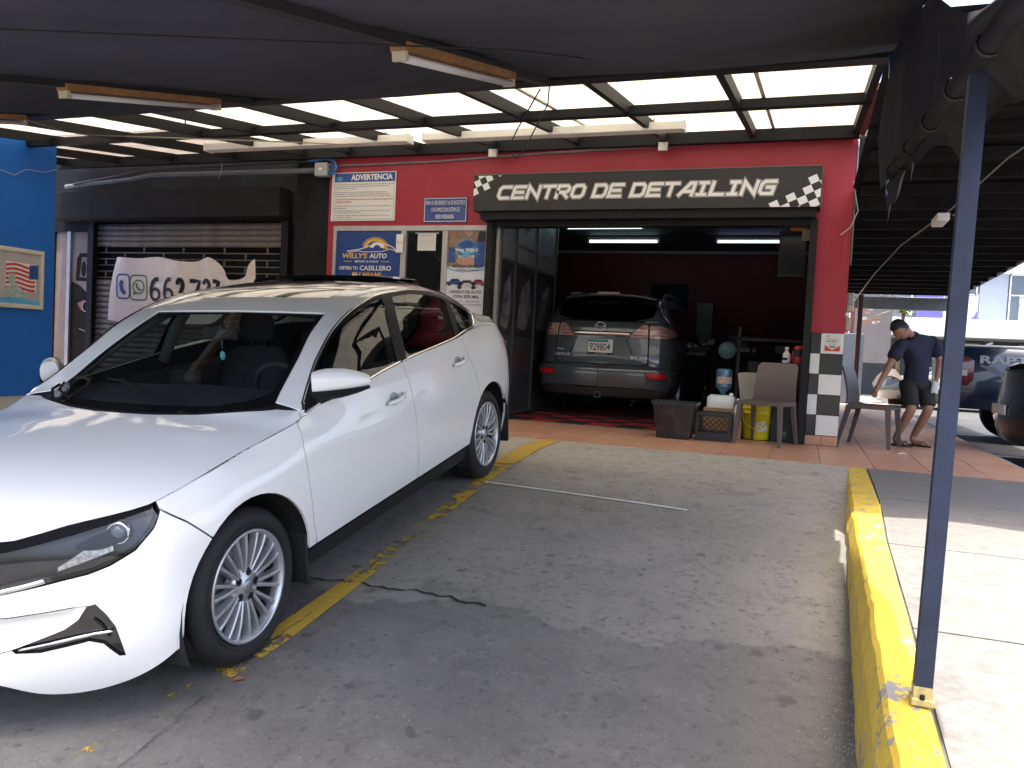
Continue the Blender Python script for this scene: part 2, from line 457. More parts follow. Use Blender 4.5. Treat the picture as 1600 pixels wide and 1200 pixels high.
def wheel_mesh_parts(R=0.318, rimR=0.226, wid=0.205, pairs=10, face=0.0):
    """meshes in wheel space: axle along local -y (outwards = -y), outer face at y=0"""
    t = MB(); k = 0.016
    pr = [(rimR-0.004, 0.012), (rimR+0.012, -0.004), (rimR+0.04, -0.012), (R-0.035, -0.010), (R-0.012, 0.004), (R-0.002, 0.024)]
    gr = []
    for q in range(5):
        y = 0.03+q*(wid-0.06)/4
        gr += [(R, y), (R, y+0.018), (R-0.007, y+0.020), (R-0.007, y+0.027)]
    pr += gr+[(R-0.002, wid-0.02), (R-0.03, wid), (rimR, wid-0.01)]
    t.lathe([(r, h) for r, h in pr], (0, 0, 0), (0, 1, 0), 64)
    # raised sidewall ribs
    for rr in (rimR+0.022, R-0.045):
        t.lathe([(rr-0.003, -0.009), (rr, -0.0135), (rr+0.003, -0.009)], (0, 0, 0), (0, 1, 0), 64)
    r = MB()
    r.lathe([(rimR+0.002, 0.0), (rimR+0.003, -0.008), (rimR-0.006, -0.011), (rimR-0.012, -0.004), (rimR-0.016, 0.02), (rimR-0.018, 0.035)], (0, 0, 0), (0, 1, 0), 64)
    bar_ = MB(); bar_.lathe([(rimR-0.018, 0.0352), (rimR-0.024, 0.06), (rimR-0.028, wid-0.02), (0.05, wid-0.02)], (0, 0, 0), (0, 1, 0), 48)
    # hub
    r.lathe([(0.0, 0.006), (0.03, 0.006), (0.034, 0.010), (0.066, 0.012), (0.078, 0.018), (0.082, 0.05), (0.07, 0.07)], (0, 0, 0), (0, 1, 0), 40)
    ro = rimR-0.012
    for p in range(pairs*2):
        a = 2*PI*(p//2)/pairs+(0.135 if p % 2 else -0.135)+0.06
        ai = 2*PI*(p//2)/pairs+(0.062 if p % 2 else -0.062)*1.7+0.06
        secs = []
        for q in range(7):
            f = q/6; rr = 0.062+(ro-0.062)*f; an = ai*(1-f)+a*f+0.05*math.sin(f*PI)*(1 if p % 2 else -1)*0.3
            y = 0.012-0.012*math.sin(min(f*1.25, 1)*PI/2)+0.004*f; hw = 0.0078-0.0012*math.sin(f*PI)+0.003*(f > 0.9); dp = 0.03
            c = Vector((math.cos(an)*rr, 0, math.sin(an)*rr)); tn = Vector((-math.sin(an), 0, math.cos(an)))
            secs.append([c-tn*hw*1.5+Vector((0, y+dp, 0)), c-tn*hw+Vector((0, y, 0)), c-tn*hw*0.5+Vector((0, y-0.003, 0)), c+tn*hw*0.5+Vector((0, y-0.003, 0)), c+tn*hw+Vector((0, y, 0)), c+tn*hw*1.5+Vector((0, y+dp, 0))])
        r.grid(secs, False)
    cap = MB(); cap.lathe([(0.0, -0.002), (0.024, -0.001), (0.029, 0.004), (0.030, 0.012)], (0, 0, 0), (0, 1, 0), 28)
    nuts = []
    for q in range(5):
        nt_m = MB(); nuts.append(nt_m)
        a = 2*PI*q/5+0.3; c = (math.cos(a)*0.056, 0.0, math.sin(a)*0.056)
        nt_m.lathe([(0.0, 0.004), (0.008, 0.004), (0.0095, 0.016)], c, (0, 1, 0), 8, False)
        nt_m.lathe([(0.0095, 0.0095), (0.0155, 0.0085), (0.0165, 0.012), (0.0165, 0.02)], c, (0, 1, 0), 14)
    disc = MB(); disc.lathe([(0.07, 0.075), (0.145, 0.075), (0.145, 0.095), (0.07, 0.095)], (0, 0, 0), (0, 1, 0), 40, False)
    cal = MB(); cal.lathe([(0.09, 0.05), (0.165, 0.05), (0.17, 0.11), (0.09, 0.11), (0.09, 0.05)], (0, 0, 0), (0, 1, 0), 10, False, 0.9)
    return t, r, cap, nuts, disc, cal, bar_
def add_wheels(root, places, R, rimR, wid, pairs, tyre_m, rim_m, dark_m, steel_m, phase=0.3):
    T = wheel_mesh_parts(R, rimR, wid, pairs)
    first = None
    for i, (u, s, w) in enumerate(places):
        sg = 1 if s > 0 else -1
        Mx = Matrix.Translation((u, -s, w)) @ (Matrix.Identity(4) if sg > 0 else Matrix.Rotation(PI, 4, 'Z')) @ Matrix.Rotation(phase+i*0.5, 4, 'Y')
        if first is None:
            o = MB(); o.v = T[0].v; o.f = T[0].f; o.sm = T[0].sm; o.mi = T[0].mi
            wh = o.build('wheel', tyre_m, root, local=True); first = wh
            kids = [T[1].build('rim', rim_m, wh, local=True), T[2].build('hub_cap', steel_m, wh, local=True), T[4].build('brake_disc', steel_m, wh, local=True)]
            cal = T[5].build('brake_caliper', steel_m, wh, local=True)
            wh['label'] = 'black tyre on a silver multi-spoke alloy wheel' if pairs == 10 else 'dark tyre on an alloy wheel'
            kids.append(cal); kids.append(T[6].build('barrel', mat('barrel_shaded', (.035, .035, .038), .5, .3, .2), wh, local=True)); kids += [z.build('lug_nut', MATS['black_trim'], wh, local=True) for z in T[3]]  # barrel darker than the alloy: shade behind the spokes put into its colour
        else:
            wh = first.copy(); COL.objects.link(wh); wh.parent = root
            for kx in kids:
                q = kx.copy(); COL.objects.link(q); q.parent = wh
        wh.matrix_basis = Mx
# ------------------------------------------------------------------ the white sedan's skin
def hoodrow(wc): return [None, ('f', .97, wc), ('f', .90, wc), ('f', .78, wc), ('f', .6, wc), ('f', .32, wc), ('f', 0, wc)]
def cabrow(c3, c4, c5, c6, bulge=0.004): return [None, ('r', -.008, .012), ('m', bulge), c3, c4, c5, c6]
SEDAN = dict(
  plan=[(-.84,0),(-.825,.15),(-.79,.32),(-.735,.46),(-.665,.60),(-.60,.70),(-.53,.785),(-.45,.85),(-.33,.885),(0,.900),(.5,.903),(1.3,.903),(2.0,.900),(2.5,.892),(2.9,.875),(3.1,.85),(3.25,.81),(3.40,.74),(3.52,.63),(3.62,.45),(3.68,.22),(3.70,0)],
  insets=[(-1.4,[(.14,.035),(.25,.0),(.40,0),(.52,.01),(.62,.03),(.70,.06),(.80,.10)]),
          (-.65,[(.14,.055),(.25,.015),(.35,0),(.5,0),(.62,.012),(.70,.032),(.78,.075),(.86,.12)]),
          (-.36,[(.2,.03),(.4,0),(.6,0),(.70,.012),(.78,.058),(.83,.115),(.9,.15)]),
          (0,[(.2,.03),(.4,0.0),(.65,0),(.76,.012),(.82,.045),(.86,.105),(.9,.14)]),
          (.46,[(.2,.06),(.3,.035),(.45,.008),(.6,0),(.75,.010),(.85,.03),(.92,.075),(.96,.09)]),
          (.9,[(.2,.065),(.3,.04),(.45,.008),(.62,0),(.74,.004),(.80,.018),(.88,.03),(.97,.05),(1.05,.07),(1.1,.08)]),
          (2.3,[(.2,.06),(.3,.04),(.45,.012),(.65,.002),(.80,.002),(.86,.016),(.97,.035),(1.05,.055),(1.1,.07)]),
          (2.9,[(.2,.05),(.4,.01),(.62,0),(.8,.004),(.90,.010),(.96,.03),(1.04,.08),(1.1,.12)]),
          (3.3,[(.22,.07),(.4,.02),(.6,0),(.75,.004),(.9,.03),(1.0,.07),(1.06,.1)]),
          (4.3,[(.22,.09),(.45,.01),(.6,0),(.75,.04),(.9,.05),(1.06,.06)])],
  edge=[(-1.6,.70),(-1.0,.715),(-.8,.755),(-.46,.797),(-.2,.833),(.18,.878),(.44,.92),(.55,.945),(.95,.985),(1.41,1.029),(2.27,1.074),(2.42,1.09),(2.7,1.09),(3.0,1.068),(3.3,1.035),(3.6,1.03),(4.5,1.05)],
  top=[(-.775,hoodrow(.705)),(-.72,hoodrow(.74)),(-.6,hoodrow(.785)),(-.4,hoodrow(.832)),(-.2,hoodrow(.868)),(0,hoodrow(.898)),(.2,hoodrow(.926)),
       (.30,[None,('f',.97,.935),('f',.93,.935),('f',.90,.935),('f',.8,.935),('f',.45,.94),('f',0,.943)]),
       (.37,[None,('r',-.012,.008),('r',-.03,.015),('r',-.05,.02),(.705,.936),(.40,.958),(0,.968)]),
       (.44,[None,('r',-.005,.012),('r',-.012,.02),('r',-.02,.026),(.69,.952),(.385,.992),(0,1.002)]),
       (.57,cabrow((.775,1.012),(.655,1.018),(.36,1.052),(0,1.063),.004)),
       (.76,cabrow((.725,1.135),(.622,1.132),(.35,1.147),(0,1.153))),
       (.98,cabrow((.698,1.262),(.573,1.254),(.32,1.256),(0,1.257))),
       (1.23,cabrow((.683,1.343),(.55,1.354),(.3,1.364),(0,1.368))),
       (1.5,cabrow((.678,1.387),(.575,1.414),(.3,1.43),(0,1.435))),
       (1.8,cabrow((.676,1.390),(.58,1.426),(.3,1.452),(0,1.458))),
       (2.1,cabrow((.678,1.363),(.58,1.410),(.3,1.445),(0,1.452))),
       (2.42,cabrow((.682,1.293),(.555,1.362),(.3,1.405),(0,1.413))),
       (2.7,cabrow((.688,1.205),(.55,1.29),(.3,1.335),(0,1.345))),
       (2.88,cabrow((.690,1.125),(.55,1.235),(.3,1.28),(0,1.288),.0)),
       (3.05,cabrow((.68,1.105),(.555,1.17),(.3,1.215),(0,1.225),.0)),
       (3.2,cabrow((.645,1.105),(.56,1.125),(.3,1.16),(0,1.168),.0)),
       (3.4,cabrow((.60,1.085),(.5,1.10),(.28,1.13),(0,1.14),.0)),
       (3.55,[None,('f',.97,1.13),('f',.92,1.13),('f',.85,1.13),('f',.7,1.13),('f',.35,1.13),('f',0,1.13)]),
       (3.63,[None,('f',.97,1.08),('f',.92,1.08),('f',.85,1.08),('f',.7,1.08),('f',.35,1.08),('f',0,1.08)])])
def build_sedan():
    U = Vector((-.0165, .98866, .14974)); q = (-2.8849, 2.7313, -.5006)
    yaw, pit, rol = -.0167, .1503, .0216
    U = Vector((math.sin(yaw)*math.cos(pit), math.cos(yaw)*math.cos(pit), math.sin(pit)))
    S = U.cross(Vector((0, 0, 1))).normalized(); Wv = S.cross(U)
    S2 = S*math.cos(rol)+Wv*math.sin(rol); W2 = Wv*math.cos(rol)-S*math.sin(rol)
    Mx = Matrix([[U[i], -S2[i], W2[i], q[i]] for i in range(3)]+[[0, 0, 0, 1]])
    root = thing('parked_car', 'white four-door sedan with silver multi-spoke wheels parked beside the yellow line', 'car', matrix=Mx)
    b = Body(**SEDAN); c = CarBuilder(b, root)
    paint = mat('white_paint', (.83, .82, .795), .32, 0, .0, coat=1.0)
    black = mat('black_trim', (.010, .010, .011), .5, 0, .1, coat=.0, spec=.3)
    gloss = mat('gloss_black', (.008, .008, .010), .12, 0, 0, coat=1.0)
    rubber = mat('rubber_black', (.010, .010, .0105), .7, 0, .25, 8, .15, 90)
    chrome = mat('chrome', (.75, .75, .74), .14, 1.0, 0)
    alloy = mat('alloy_silver', (.50, .51, .53), .32, .7, .05)
    steel = mat('dull_steel', (.32, .32, .33), .42, .8, .2)
    linerm = mat('shut_line_black', (.01, .01, .01), .9, 0, 0)
    win = glass('tinted_glass', (.30, .35, .35), .95)
    wsg = glass('windscreen_glass', (.88, .94, .93), .85)
    inner = mat('cabin_fabric', (.020, .020, .023), .85, 0, .3, 20)
    E = lambda a0, a1, n: [(a0+(a1-a0)*k/n, b.edge(a0+(a1-a0)*k/n)) for k in range(n+1)]
    fa = arch(-.025, .385, .345, 20); fa = [p for p in fa]
    fa_front = [p for p in arch(-.025, .385, .319, 24)]
    ra = arch(2.66, .38, .345, 20)
    gapfb = [(-.427, .773), (-.352, .7145), (-.271, .648)]
    # front arch split at the bumper gap
    ix = min(range(len(fa_front)), key=lambda i: (fa_front[i][0]+.271)**2+(fa_front[i][1]-.648)**2)
    gapfb[-1] = fa_front[ix]
    lamp = [(-1.08, .5405), (-.983, .553), (-.90, .567), (-.786, .588), (-.70, .602), (-.632, .622), (-.548, .662), (-.479, .722), (-.435, .772)]
    lamp_top = E(-.455, -1.08, 22)
    lampP = lamp+lamp_top
    grille = [(b.a0, .33), (-1.12, .33), (-1.085, .42), (-1.082, .70), (b.a0, .695)]
    fog = [(-.965, .357), (-.873, .389), (-.79, .418), (-.745, .447), (-.715, .488), (-.688, .492), (-.66, .452), (-.636, .405), (-.622, .335), (-.616, .296), (-.632, .296), (-.676, .352), (-.72, .368), (-.877, .343), (-.955, .345)]
    scoop = [(-1.16, .462), (-.961, .470), (-.85, .481), (-.76, .490), (-.715, .489), (-.745, .447), (-.79, .418), (-.873, .389), (-.965, .358), (-1.0, .350), (-1.16, .345)]
    _lo = smoothc([b.a0, -1.03, -.914, -.83, -.732, -.548, -.43], [.226, .222, .170, .157, .158, .203, .262])
    bump = [(b.a0, .226)]+[(a_, _lo(a_)) for a_ in np.linspace(-1.2, -.418, 34)]+fa_front[:ix+1]+[(-.352, .7145), (-.429, .7735)]+E(-.455, -1.40, 34)+[(b.a0, .70)]
    c.side('front_bumper', paint, bump, .04, [lampP, grille, fog, scoop], both=True, rim=.003)
    for sg in (1, -1):
        fen = [(.427, .345), (.387, .457), (.364, .636), (.366, .804), (.40, .905)]+E(.43, -.425, 30)+[(-.427, .773), (-.352, .7145)]+fa_front[ix:-1]
        fen = [p for p in fen if True]
        fen2 = [(.427, .345), (.387, .457), (.364, .636), (.366, .804), (.40, .905)]+E(.43, -.425, 30)+[(-.427, .773), (-.352, .7145)]+[p for p in fa_front[ix:] if p[1] > .35 or p[0] < 0]+[(.359, .345)]
        c.side('fender', paint, fen2, .04, sgn=sg)
        d1 = [(.427, .345), (.387, .457), (.364, .636), (.366, .804), (.40, .905)]+E(.43, 1.403, 24)+[(1.432, .902), (1.435, .685), (1.46, .396), (1.468, .345)]
        door = c.side('front_door', paint, d1, .05, sgn=sg)
        d2 = [(1.468, .345), (1.46, .396), (1.435, .685), (1.432, .902)]+E(1.403, 2.245, 12)+[(2.33, .893), (2.449, .634)]+[p for p in ra if p[0] < 2.445 and p[1] < .63][::-1]
        door2 = c.side('rear_door', paint, d2, .05, sgn=sg)
        tail = [(3.19, .992), (3.24, .865), (3.30, .83), (3.45, .815), (3.70, .84), (3.70, .93), (3.45, .965), (3.30, .985)]
        qd = [(2.449, .634), (2.33, .893)]+E(2.245, 3.26, 14)+[(3.30, .83), (3.24, .79), (3.10, .755), (3.02, .62)]+[p for p in ra if p[0] > 2.96 and p[1] > .5][::-1]+[p for p in ra if 2.45 < p[0] <= 2.96 and p[1] > .63][::-1]
        ap = [p for p in ra if p[1] > .48 and p[0] > 2.45]
        qd = [(2.33, .893)]+E(2.245, 3.28, 14)+[(3.28, .76), (3.10, .745)]+ap[::-1]+[(2.449, .634)]
        c.side('rear_quarter', paint, qd, .05, [tail], sgn=sg)
        c.side('sill', black, [(.37, .335), (2.275, .335), (2.24, .25), (.385, .25)], .08, sgn=sg, off=-.004)
        # handles, each over a grey patch painting the recess shade
        for (a, w, par) in ((1.235, .858, door), (2.125, .925, door2)):
            sl = .11
            h = MB(); rows = []
            for k in range(9):
                t = k/8; aa = a-.105+.21*t; ww = w+(t-.5)*sl*.21; o_ = .008+.034*math.sin(min(max(t*1.25-.12, 0), 1)*PI)**.6
                p = Vector(L3(b.side(aa, ww, o_), sg)); n_ = (Vector(L3(b.side(aa, ww, .05), sg))-Vector(L3(b.side(aa, ww, 0), sg))).normalized(); hh = .013*(1 if 0 < k < 8 else .6)
                rows.append([p+Vector((0, 0, hh)), p+Vector((0, 0, hh*.5))+n_*.008, p+Vector((0, 0, -hh*.5))+n_*.008, p+Vector((0, 0, -hh)), p-n_*.012])
            h.grid(rows, True, True); h.build('door_handle', paint, par, local=True)
            cup = MB(); cc = b.side(a-.01, w, .0015); pts = []
            rr = [[L3(b.side(a-.01+math.cos(t)*.05*k, w+math.sin(t)*.034*k, .0025-.0008*k), sg) for t in np.linspace(0, 2*PI, 21)] for k in (0.01, .5, 1.0)]
            cup.grid(rr, True); cup.build('handle_shade_patch', mat('shade_patch_grey', (.32, .33, .34), .4, 0, 0), par, local=True)
        # tail lamp
        c.side('tail_light', mat('red_lens', (.30, .008, .014), .12, 0, .1, coat=1), tail, .04, sgn=sg, off=.004)
        tl = MB(); c.tube_side([(3.27, .90), (3.45, .89), (3.62, .89)], .012, tl, .006, sg); tl.build('lamp_band', mat('dark_red_lens', (.07, .004, .006), .15, 0, 0, coat=1), root, local=True)
        # headlight: housing set back, lens, projector, brow, chrome
        hs = c.side('headlight_housing', mat('lamp_grey', (.022, .023, .027), .25, .3, .2), lampP, .04, sgn=sg, off=-.045)
        c.side('headlight_lens', glass('lamp_cover', (.86, .88, .9), 1.0), lampP, .04, sgn=sg, off=.0)
        brow = [(-1.08, .675), (-.96, .684), (-.88, .700), (-.773, .722), (-.636, .748), (-.54, .768), (-.475, .779), (-.452, .790)]+E(-.465, -1.08, 10)
        c.side('lamp_brow', mat('brow_black', (.004, .004, .005), .6, 0, 0, spec=.08), brow, .04, sgn=sg, off=.0015)
        dk = [(-1.08, .5415), (-.983, .554), (-.90, .568), (-.80, .586), (-.82, .606), (-.87, .606), (-.98, .583), (-1.08, .566)]
        c.side('lamp_lower_trim', gloss, dk, .04, sgn=sg, off=.002)
        tr = MB(); c.tube_side([(-1.08, .550), (-.98, .563), (-.9, .578), (-.835, .593)], [.009]*19, tr, .004, sg); tr.build('chrome_strip', chrome, root, local=True)
        pr = MB(); pc = Vector(L3(b.side(-.60, .715, -.03), sg)); ax = Vector((-1, -.35*sg, .0)).normalized()
        pr.lathe([(0, .022), (.015, .02), (.026, .012), (.031, 0), (.033, -.02)], pc, ax, 24)
        pr.build('projector_lens', mat('lens_blueglass', (.05, .06, .08), .05, 0, 0, coat=1), hs, local=True)
        rg = MB(); rg.lathe([(.031, .004), (.036, .010), (.042, .004), (.042, -.02)], pc, ax, 24); rg.build('lamp_ring', chrome, hs, local=True)
        rf = MB(); rows = []
        for k in range(6):
            a = -.80+k*.036; rows.append([L3(b.side(a, .612+k*.010+.075*j/4*(k+1.2)/7.2, -.02), sg) for j in range(5)])
        rf.grid(rows, True); rf.build('indicator_reflector', mat('ribbed_reflector', (.45, .45, .47), .25, .9, .5, 60), hs, local=True)
        dp = MB(); rows = []
        for k in range(8):
            a = -.74+k*.026; hgt = .026*math.sin(PI*(k+.6)/8.4); rows.append([L3(b.side(a, .690+k*.004+(j-2)/2*hgt-.004, -.014), sg) for j in range(5)])
        dp.grid(rows, True); dp.build('dark_reflector', MATS['brow_black'] if 'brow_black' in MATS else gloss, hs, local=True)
        vs_, fs_ = cut_patch(scoop, .03)
        lo_f = lambda a: float(np.interp(a, [-1.16, -1.0, -.965, -.873, -.79, -.745, -.715], [.345, .350, .358, .389, .418, .447, .487]))
        hi_f = lambda a: float(np.interp(a, [-1.16, -.961, -.85, -.76, -.715], [.462, .470, .481, .490, .492]))
        c.emit_patch(lambda a, w: c.b.side(a, w, -.05*(lambda f: f**1.1*(1-f**7))(min(1, max(0, (w-lo_f(a))/max(hi_f(a)-lo_f(a), .004))))*min(1, (hi_f(a)-lo_f(a))/.06)), vs_, fs_, 'bumper_scoop', paint, None, False, sg)
        # fog trim
        c.side('fog_trim', gloss, fog, .03, sgn=sg, off=-.016)
        ft = MB(); c.tube_side([(-.945, .353), (-.86, .366), (-.76, .381), (-.70, .388), (-.645, .388)], [.0055]*8+[.007]*8+[.006]*9, ft, -.006, sg); ft.build('fog_chrome', chrome, root, local=True)
        fc = MB(); c.tube_side([(-.70, .44), (-.68, .42), (-.655, .37)], .004, fc, -.010, sg); fc.build('fog_rib', black, root, local=True)
        # chrome window surround
        ch = MB(); k_ = [(u, .55) for u in (.47, .6, .8, 1.1, 1.4)]
        c.tube_top([(.46, .35), (.6, .35), (.9, .35), (1.2, .35), (1.405, .35)], .0085, ch, .003, sg)
        c.tube_top([(1.415, .35), (1.8, .35), (2.2, .35), (2.48, .5), (2.62, 1.3), (2.72, 2.1), (2.80, 2.72), (2.76, 3.04), (2.6, 3.06), (2.2, 3.06), (1.8, 3.06), (1.5, 3.06), (1.2, 3.06), (.95, 3.06), (.76, 3.06), (.6, 3.06), (.5, 2.9), (.465, 1.2)], .0075, ch, .003, sg)
        ch.build('window_chrome', chrome, root, local=True)
        # black window frame with three panes
        dlo = [(.462, .5), (1.2, .5), (2.2, .5), (2.47, .55), (2.62, 1.35), (2.72, 2.15), (2.785, 2.75), (2.745, 3.0), (1.8, 3.0), (.62, 3.0), (.52, 2.7)]
        g1 = [(.60, .78), (1.345, .78), (1.485, 2.82), (.70, 2.84), (.64, 2.3)]
        g2 = [(1.455, .78), (2.16, .78), (2.33, 2.80), (1.605, 2.84)]
        g3 = [(2.235, .85), (2.43, .9), (2.56, 1.5), (2.66, 2.3), (2.70, 2.72), (2.41, 2.8)]
        c.top('window_frame', mat('satin_black', (.008, .008, .009), .5, 0, 0, spec=.2), dlo, .06, [g1, g2, g3], both=False, sgn=sg)
        for g in (g1, g2, g3): c.top('side_window', win, g, .08, both=False, sgn=sg, off=-.004, asp=5)
        # mirror
        mi = MB(); rows = []
        for k in range(9):
            t = k/8; uu = .59+.20*t; ss = .80+.18*t; zc = 1.035; hz = (.088*(1-.38*t))*math.sin(PI*(.16+.78*t))**.42; hx = .06*math.sin(PI*(.2+.72*t))**.6
            row = []
            for j in range(16):
                th = 2*PI*j/16; cx, sz = math.cos(th), math.sin(th)
                row.append(L3((uu+hx*(abs(cx)**.8)*(1 if cx > 0 else -.9), ss-.02*cx, zc+hz*(abs(sz)**.85)*(1 if sz > 0 else -.72)), sg))
            rows.append(row)
        mi.grid(rows, True, True); mi.add(rows[0], [tuple(range(16))]); mi.add(rows[-1], [tuple(range(15, -1, -1))])
        mr = mi.build('door_mirror', paint, root, local=True)
        lo = MB(); rows = []
        for k in range(9):
            t = k/8; uu = .587+.20*t; ss = .80+.182*t; zc = 1.03; hz = .062*(1-.38*t)*math.sin(PI*(.16+.78*t))**.42; hx = .0625*math.sin(PI*(.2+.72*t))**.6
            rows.append([L3((uu+hx*math.cos(th)*1.0, ss-.02*math.cos(th), zc-.012-hz*abs(math.sin(th))**.9), sg) for th in [PI+PI*j/8 for j in range(9)]])
        lo.grid(rows, True); lo.build('mirror_base', black, mr, local=True)
        st = MB(); st.tube([L3((.60, .77, .955), sg), L3((.61, .82, .975), sg), L3((.64, .86, .995), sg)], [.03, .028, .03], 10); st.build('mirror_stalk', black, mr, local=True)
        il = MB(); il.tube([L3((.555+.215*t, .80+.18*t, 1.018), sg) for t in np.linspace(.35, 1.0, 7)], .0095, 8); il.build('mirror_indicator', mat('clear_lamp', (.55, .5, .45), .15, 0, .2, coat=1), mr, local=True)
        # wheel wells and mud flaps
        for (cu, r) in ((-.025, .40), (2.66, .395)):
            wl = MB(); rows = [[L3((cu+r*math.cos(t), s_, .318+r*math.sin(t)), sg) for t in np.linspace(-.35, PI+.35, 22)] for s_ in (.868, .60)]
            wl.grid(rows, True); wl.add([L3((cu+r*math.cos(t), .60, .318+r*math.sin(t)), sg) for t in np.linspace(-.35, PI+.35, 22)], [tuple(range(22))])
            wl.build('wheel_well', linerm, root, local=True)
        mf = MB(); mf.box(.345, .36, -sg*.70, -sg*.875, .185, .42, .004); mf.build('mud_flap', rubber, root, local=True)
        mf = MB(); mf.box(3.035, 3.05, -sg*.70, -sg*.87, .19, .46, .004); mf.build('mud_flap', rubber, root, local=True)
    # skin below the gaps
    for sg in (1, -1):
        lin = [(-1.40, .25), (-.45, .24)]+fa_front[1:-1]+[(.37, .26), (2.27, .26)]+ra[1:-1]+[(3.05, .3), (3.9, .3), (3.9, 1.0)]+E(3.3, -.43, 20)+[(-.45, .73), (-.50, .68), (-.60, .61), (-.75, .57), (-1.0, .53), (-1.40, .50)]
        c.side('body_shell', linerm, lin, .07, [fog, scoop], sgn=sg, off=-.014, gap=0)
    c.side('grille', gloss, grille, .05, both=True, off=-.02)
    c.side('rear_bumper', paint, [(3.00, .26), (3.0, .42)]+[p for p in ra[::-1] if p[0] > 2.99 and .34 < p[1] < .48]+[(3.03, .52), (3.04, .60), (3.10, .745), (3.28, .76), (b.a1, .72), (b.a1, .26)], .05, both=True)
    c.side('tailgate', paint, [(3.28, .765), (b.a1, .725)]+E(b.a1, 3.285, 12), .05, [[(3.19, .992), (3.24, .865), (3.30, .83), (3.45, .815), (3.70, .84), (3.70, .93), (3.45, .965), (3.30, .985)]], both=True)
    # bonnet, roof frame, boot
    hood = [(-.774, 0), (.436, 0.0), (.44, 1.5), (.45, 3.0), (.44, 3.95), (.375, 4.5), (.315, 5.0), (.275, 5.5), (.262, 6.0), (-.774, 6.0)]
    c.top('bonnet', paint, hood, .045, gap=0, rim=.015, asp=5)
    cowl = [(.445, 3.2), (.452, 3.95), (.38, 4.5), (.32, 5.0), (.28, 5.5), (.267, 6.0), (.30, 6.0), (.315, 5.5), (.345, 5.0), (.405, 4.5), (.475, 4.1), (.50, 3.6)]
    c.top('cowl', black, cowl, .03, asp=6, off=-.006)
    dlo = [(.462, .5), (1.2, .5), (2.2, .5), (2.47, .55), (2.62, 1.35), (2.72, 2.15), (2.785, 2.75), (2.745, 3.0), (1.8, 3.0), (.62, 3.0), (.52, 2.7)]
    sun_ = [(1.30, 4.45), (2.34, 4.45), (2.34, 6), (1.30, 6)]
    roof = [(.447, 0), (.46, 3.2), (.49, 4.02), (1.13, 4.02), (1.128, 5), (1.13, 6), (2.44, 6), (2.44, 4.25), (3.19, 4.2), (3.19, 0)]
    c.top('roof', paint, roof, .05, [dlo, [(1.30, 4.45), (2.34, 4.45), (2.34, 6.2), (1.30, 6.2)]], asp=5, rim=.01)
    c.top('sunroof', gloss, sun_, .08, asp=5, off=-.002)
    sp = MB(); rows = [[L3(b.topo(u, 6-(2.9*j/10 if j >= 0 else 2.9*j/10), o_)) for j in range(7)] for u, o_ in ((1.98, .004), (2.0, .026), (2.30, .034), (2.34, .006))]
    full = [r[::-1]+[(p[0], -p[1], p[2]) for p in r[1:]] for r in rows]
    sp.grid(full, False); sp.build('sunroof_wing', gloss, root, local=True)
    c.top('boot_lid', paint, [(3.196, 0), (3.196, 6), (3.63, 6), (3.63, 0)], .05, asp=5, rim=.01)
    c.top('rear_window', win, [(2.45, 4.3), (3.185, 4.3), (3.185, 6), (2.45, 6)], .08, asp=5, off=-.002)
    wsP = [(.475, 4.09), (1.125, 4.09), (1.122, 5), (1.125, 6), (.292, 6), (.305, 5.5), (.335, 5.0), (.395, 4.5)]
    c.top('windscreen', wsg, wsP, .06, asp=5, off=-.003)
    c.top('windscreen_band', mat('glass_print_black', (.006, .006, .007), .25, 0, 0), [(1.075, 4.1), (1.12, 4.1), (1.12, 6), (1.10, 6), (1.095, 5)], .03, asp=5, off=-.006)
    c.top('windscreen_border', MATS['glass_print_black'], [(.478, 4.1), (1.08, 4.1), (1.08, 4.2), (.55, 4.24), (.45, 4.6), (.39, 5.0), (.37, 5.5), (.36, 6), (.297, 6), (.31, 5.5), (.34, 5.0), (.40, 4.5)], .03, asp=5, off=-.006)
    # wipers
    wp = MB()
    for (v0, v1, d) in ((5.6, 4.55, 1), (5.1, 5.75, -1)):
        pass
    def tp(u, s_, off):
        # point on the screen at sideways position s_ (car's left positive)
        v = 6.0
        lo, hi = 4.0, 6.0
        for _ in range(30):
            m_ = (lo+hi)/2
            if b.top(u, m_)[1] > abs(s_): lo = m_
            else: hi = m_
        p = b.topo(u, lo, off); return (p[0], -p[1]*(1 if s_ > 0 else -1), p[2])
    wp.tube([tp(.33, .12, .02), tp(.42, -.05, .03), tp(.50, -.22, .022)], .007, 6); wp.tube([tp(.38, .25, .018), tp(.44, .0, .02), tp(.50, -.24, .016), tp(.52, -.34, .014)], .006, 6)
    wp.tube([tp(.36, -.52, .02), tp(.44, -.60, .03), tp(.50, -.62, .02)], .007, 6); wp.tube([tp(.35, -.40, .016), tp(.44, -.56, .02), tp(.52, -.615, .016)], .006, 6)
    wp.build('wiper', mat('wiper_black', (.008, .008, .008), .7, 0, 0, spec=.15), root, local=True)
    fin = MB(); p0 = b.top(2.36, 6); fin.add([(p0[0]-.09, -.02, p0[2]-.004), (p0[0]-.09, .02, p0[2]-.004), (p0[0]+.07, .022, p0[2]-.03), (p0[0]+.07, -.022, p0[2]-.03), (p0[0]+.03, 0, p0[2]+.05), (p0[0]+.07, 0, p0[2]+.035)], [(0, 1, 4), (1, 2, 5, 4), (0, 4, 5, 3), (2, 3, 5), (0, 3, 2, 1)], True); fin.build('roof_fin', paint, root, local=True)
    # floor pan, cabin
    fl = MB(); fl.box(-.45, 3.40, -.55, .55, .21, .26); fl.box(.40, 2.25, -.80, .80, .22, .30); fl.build('floor_pan', linerm, root, local=True)
    dash = MB(); rows = []
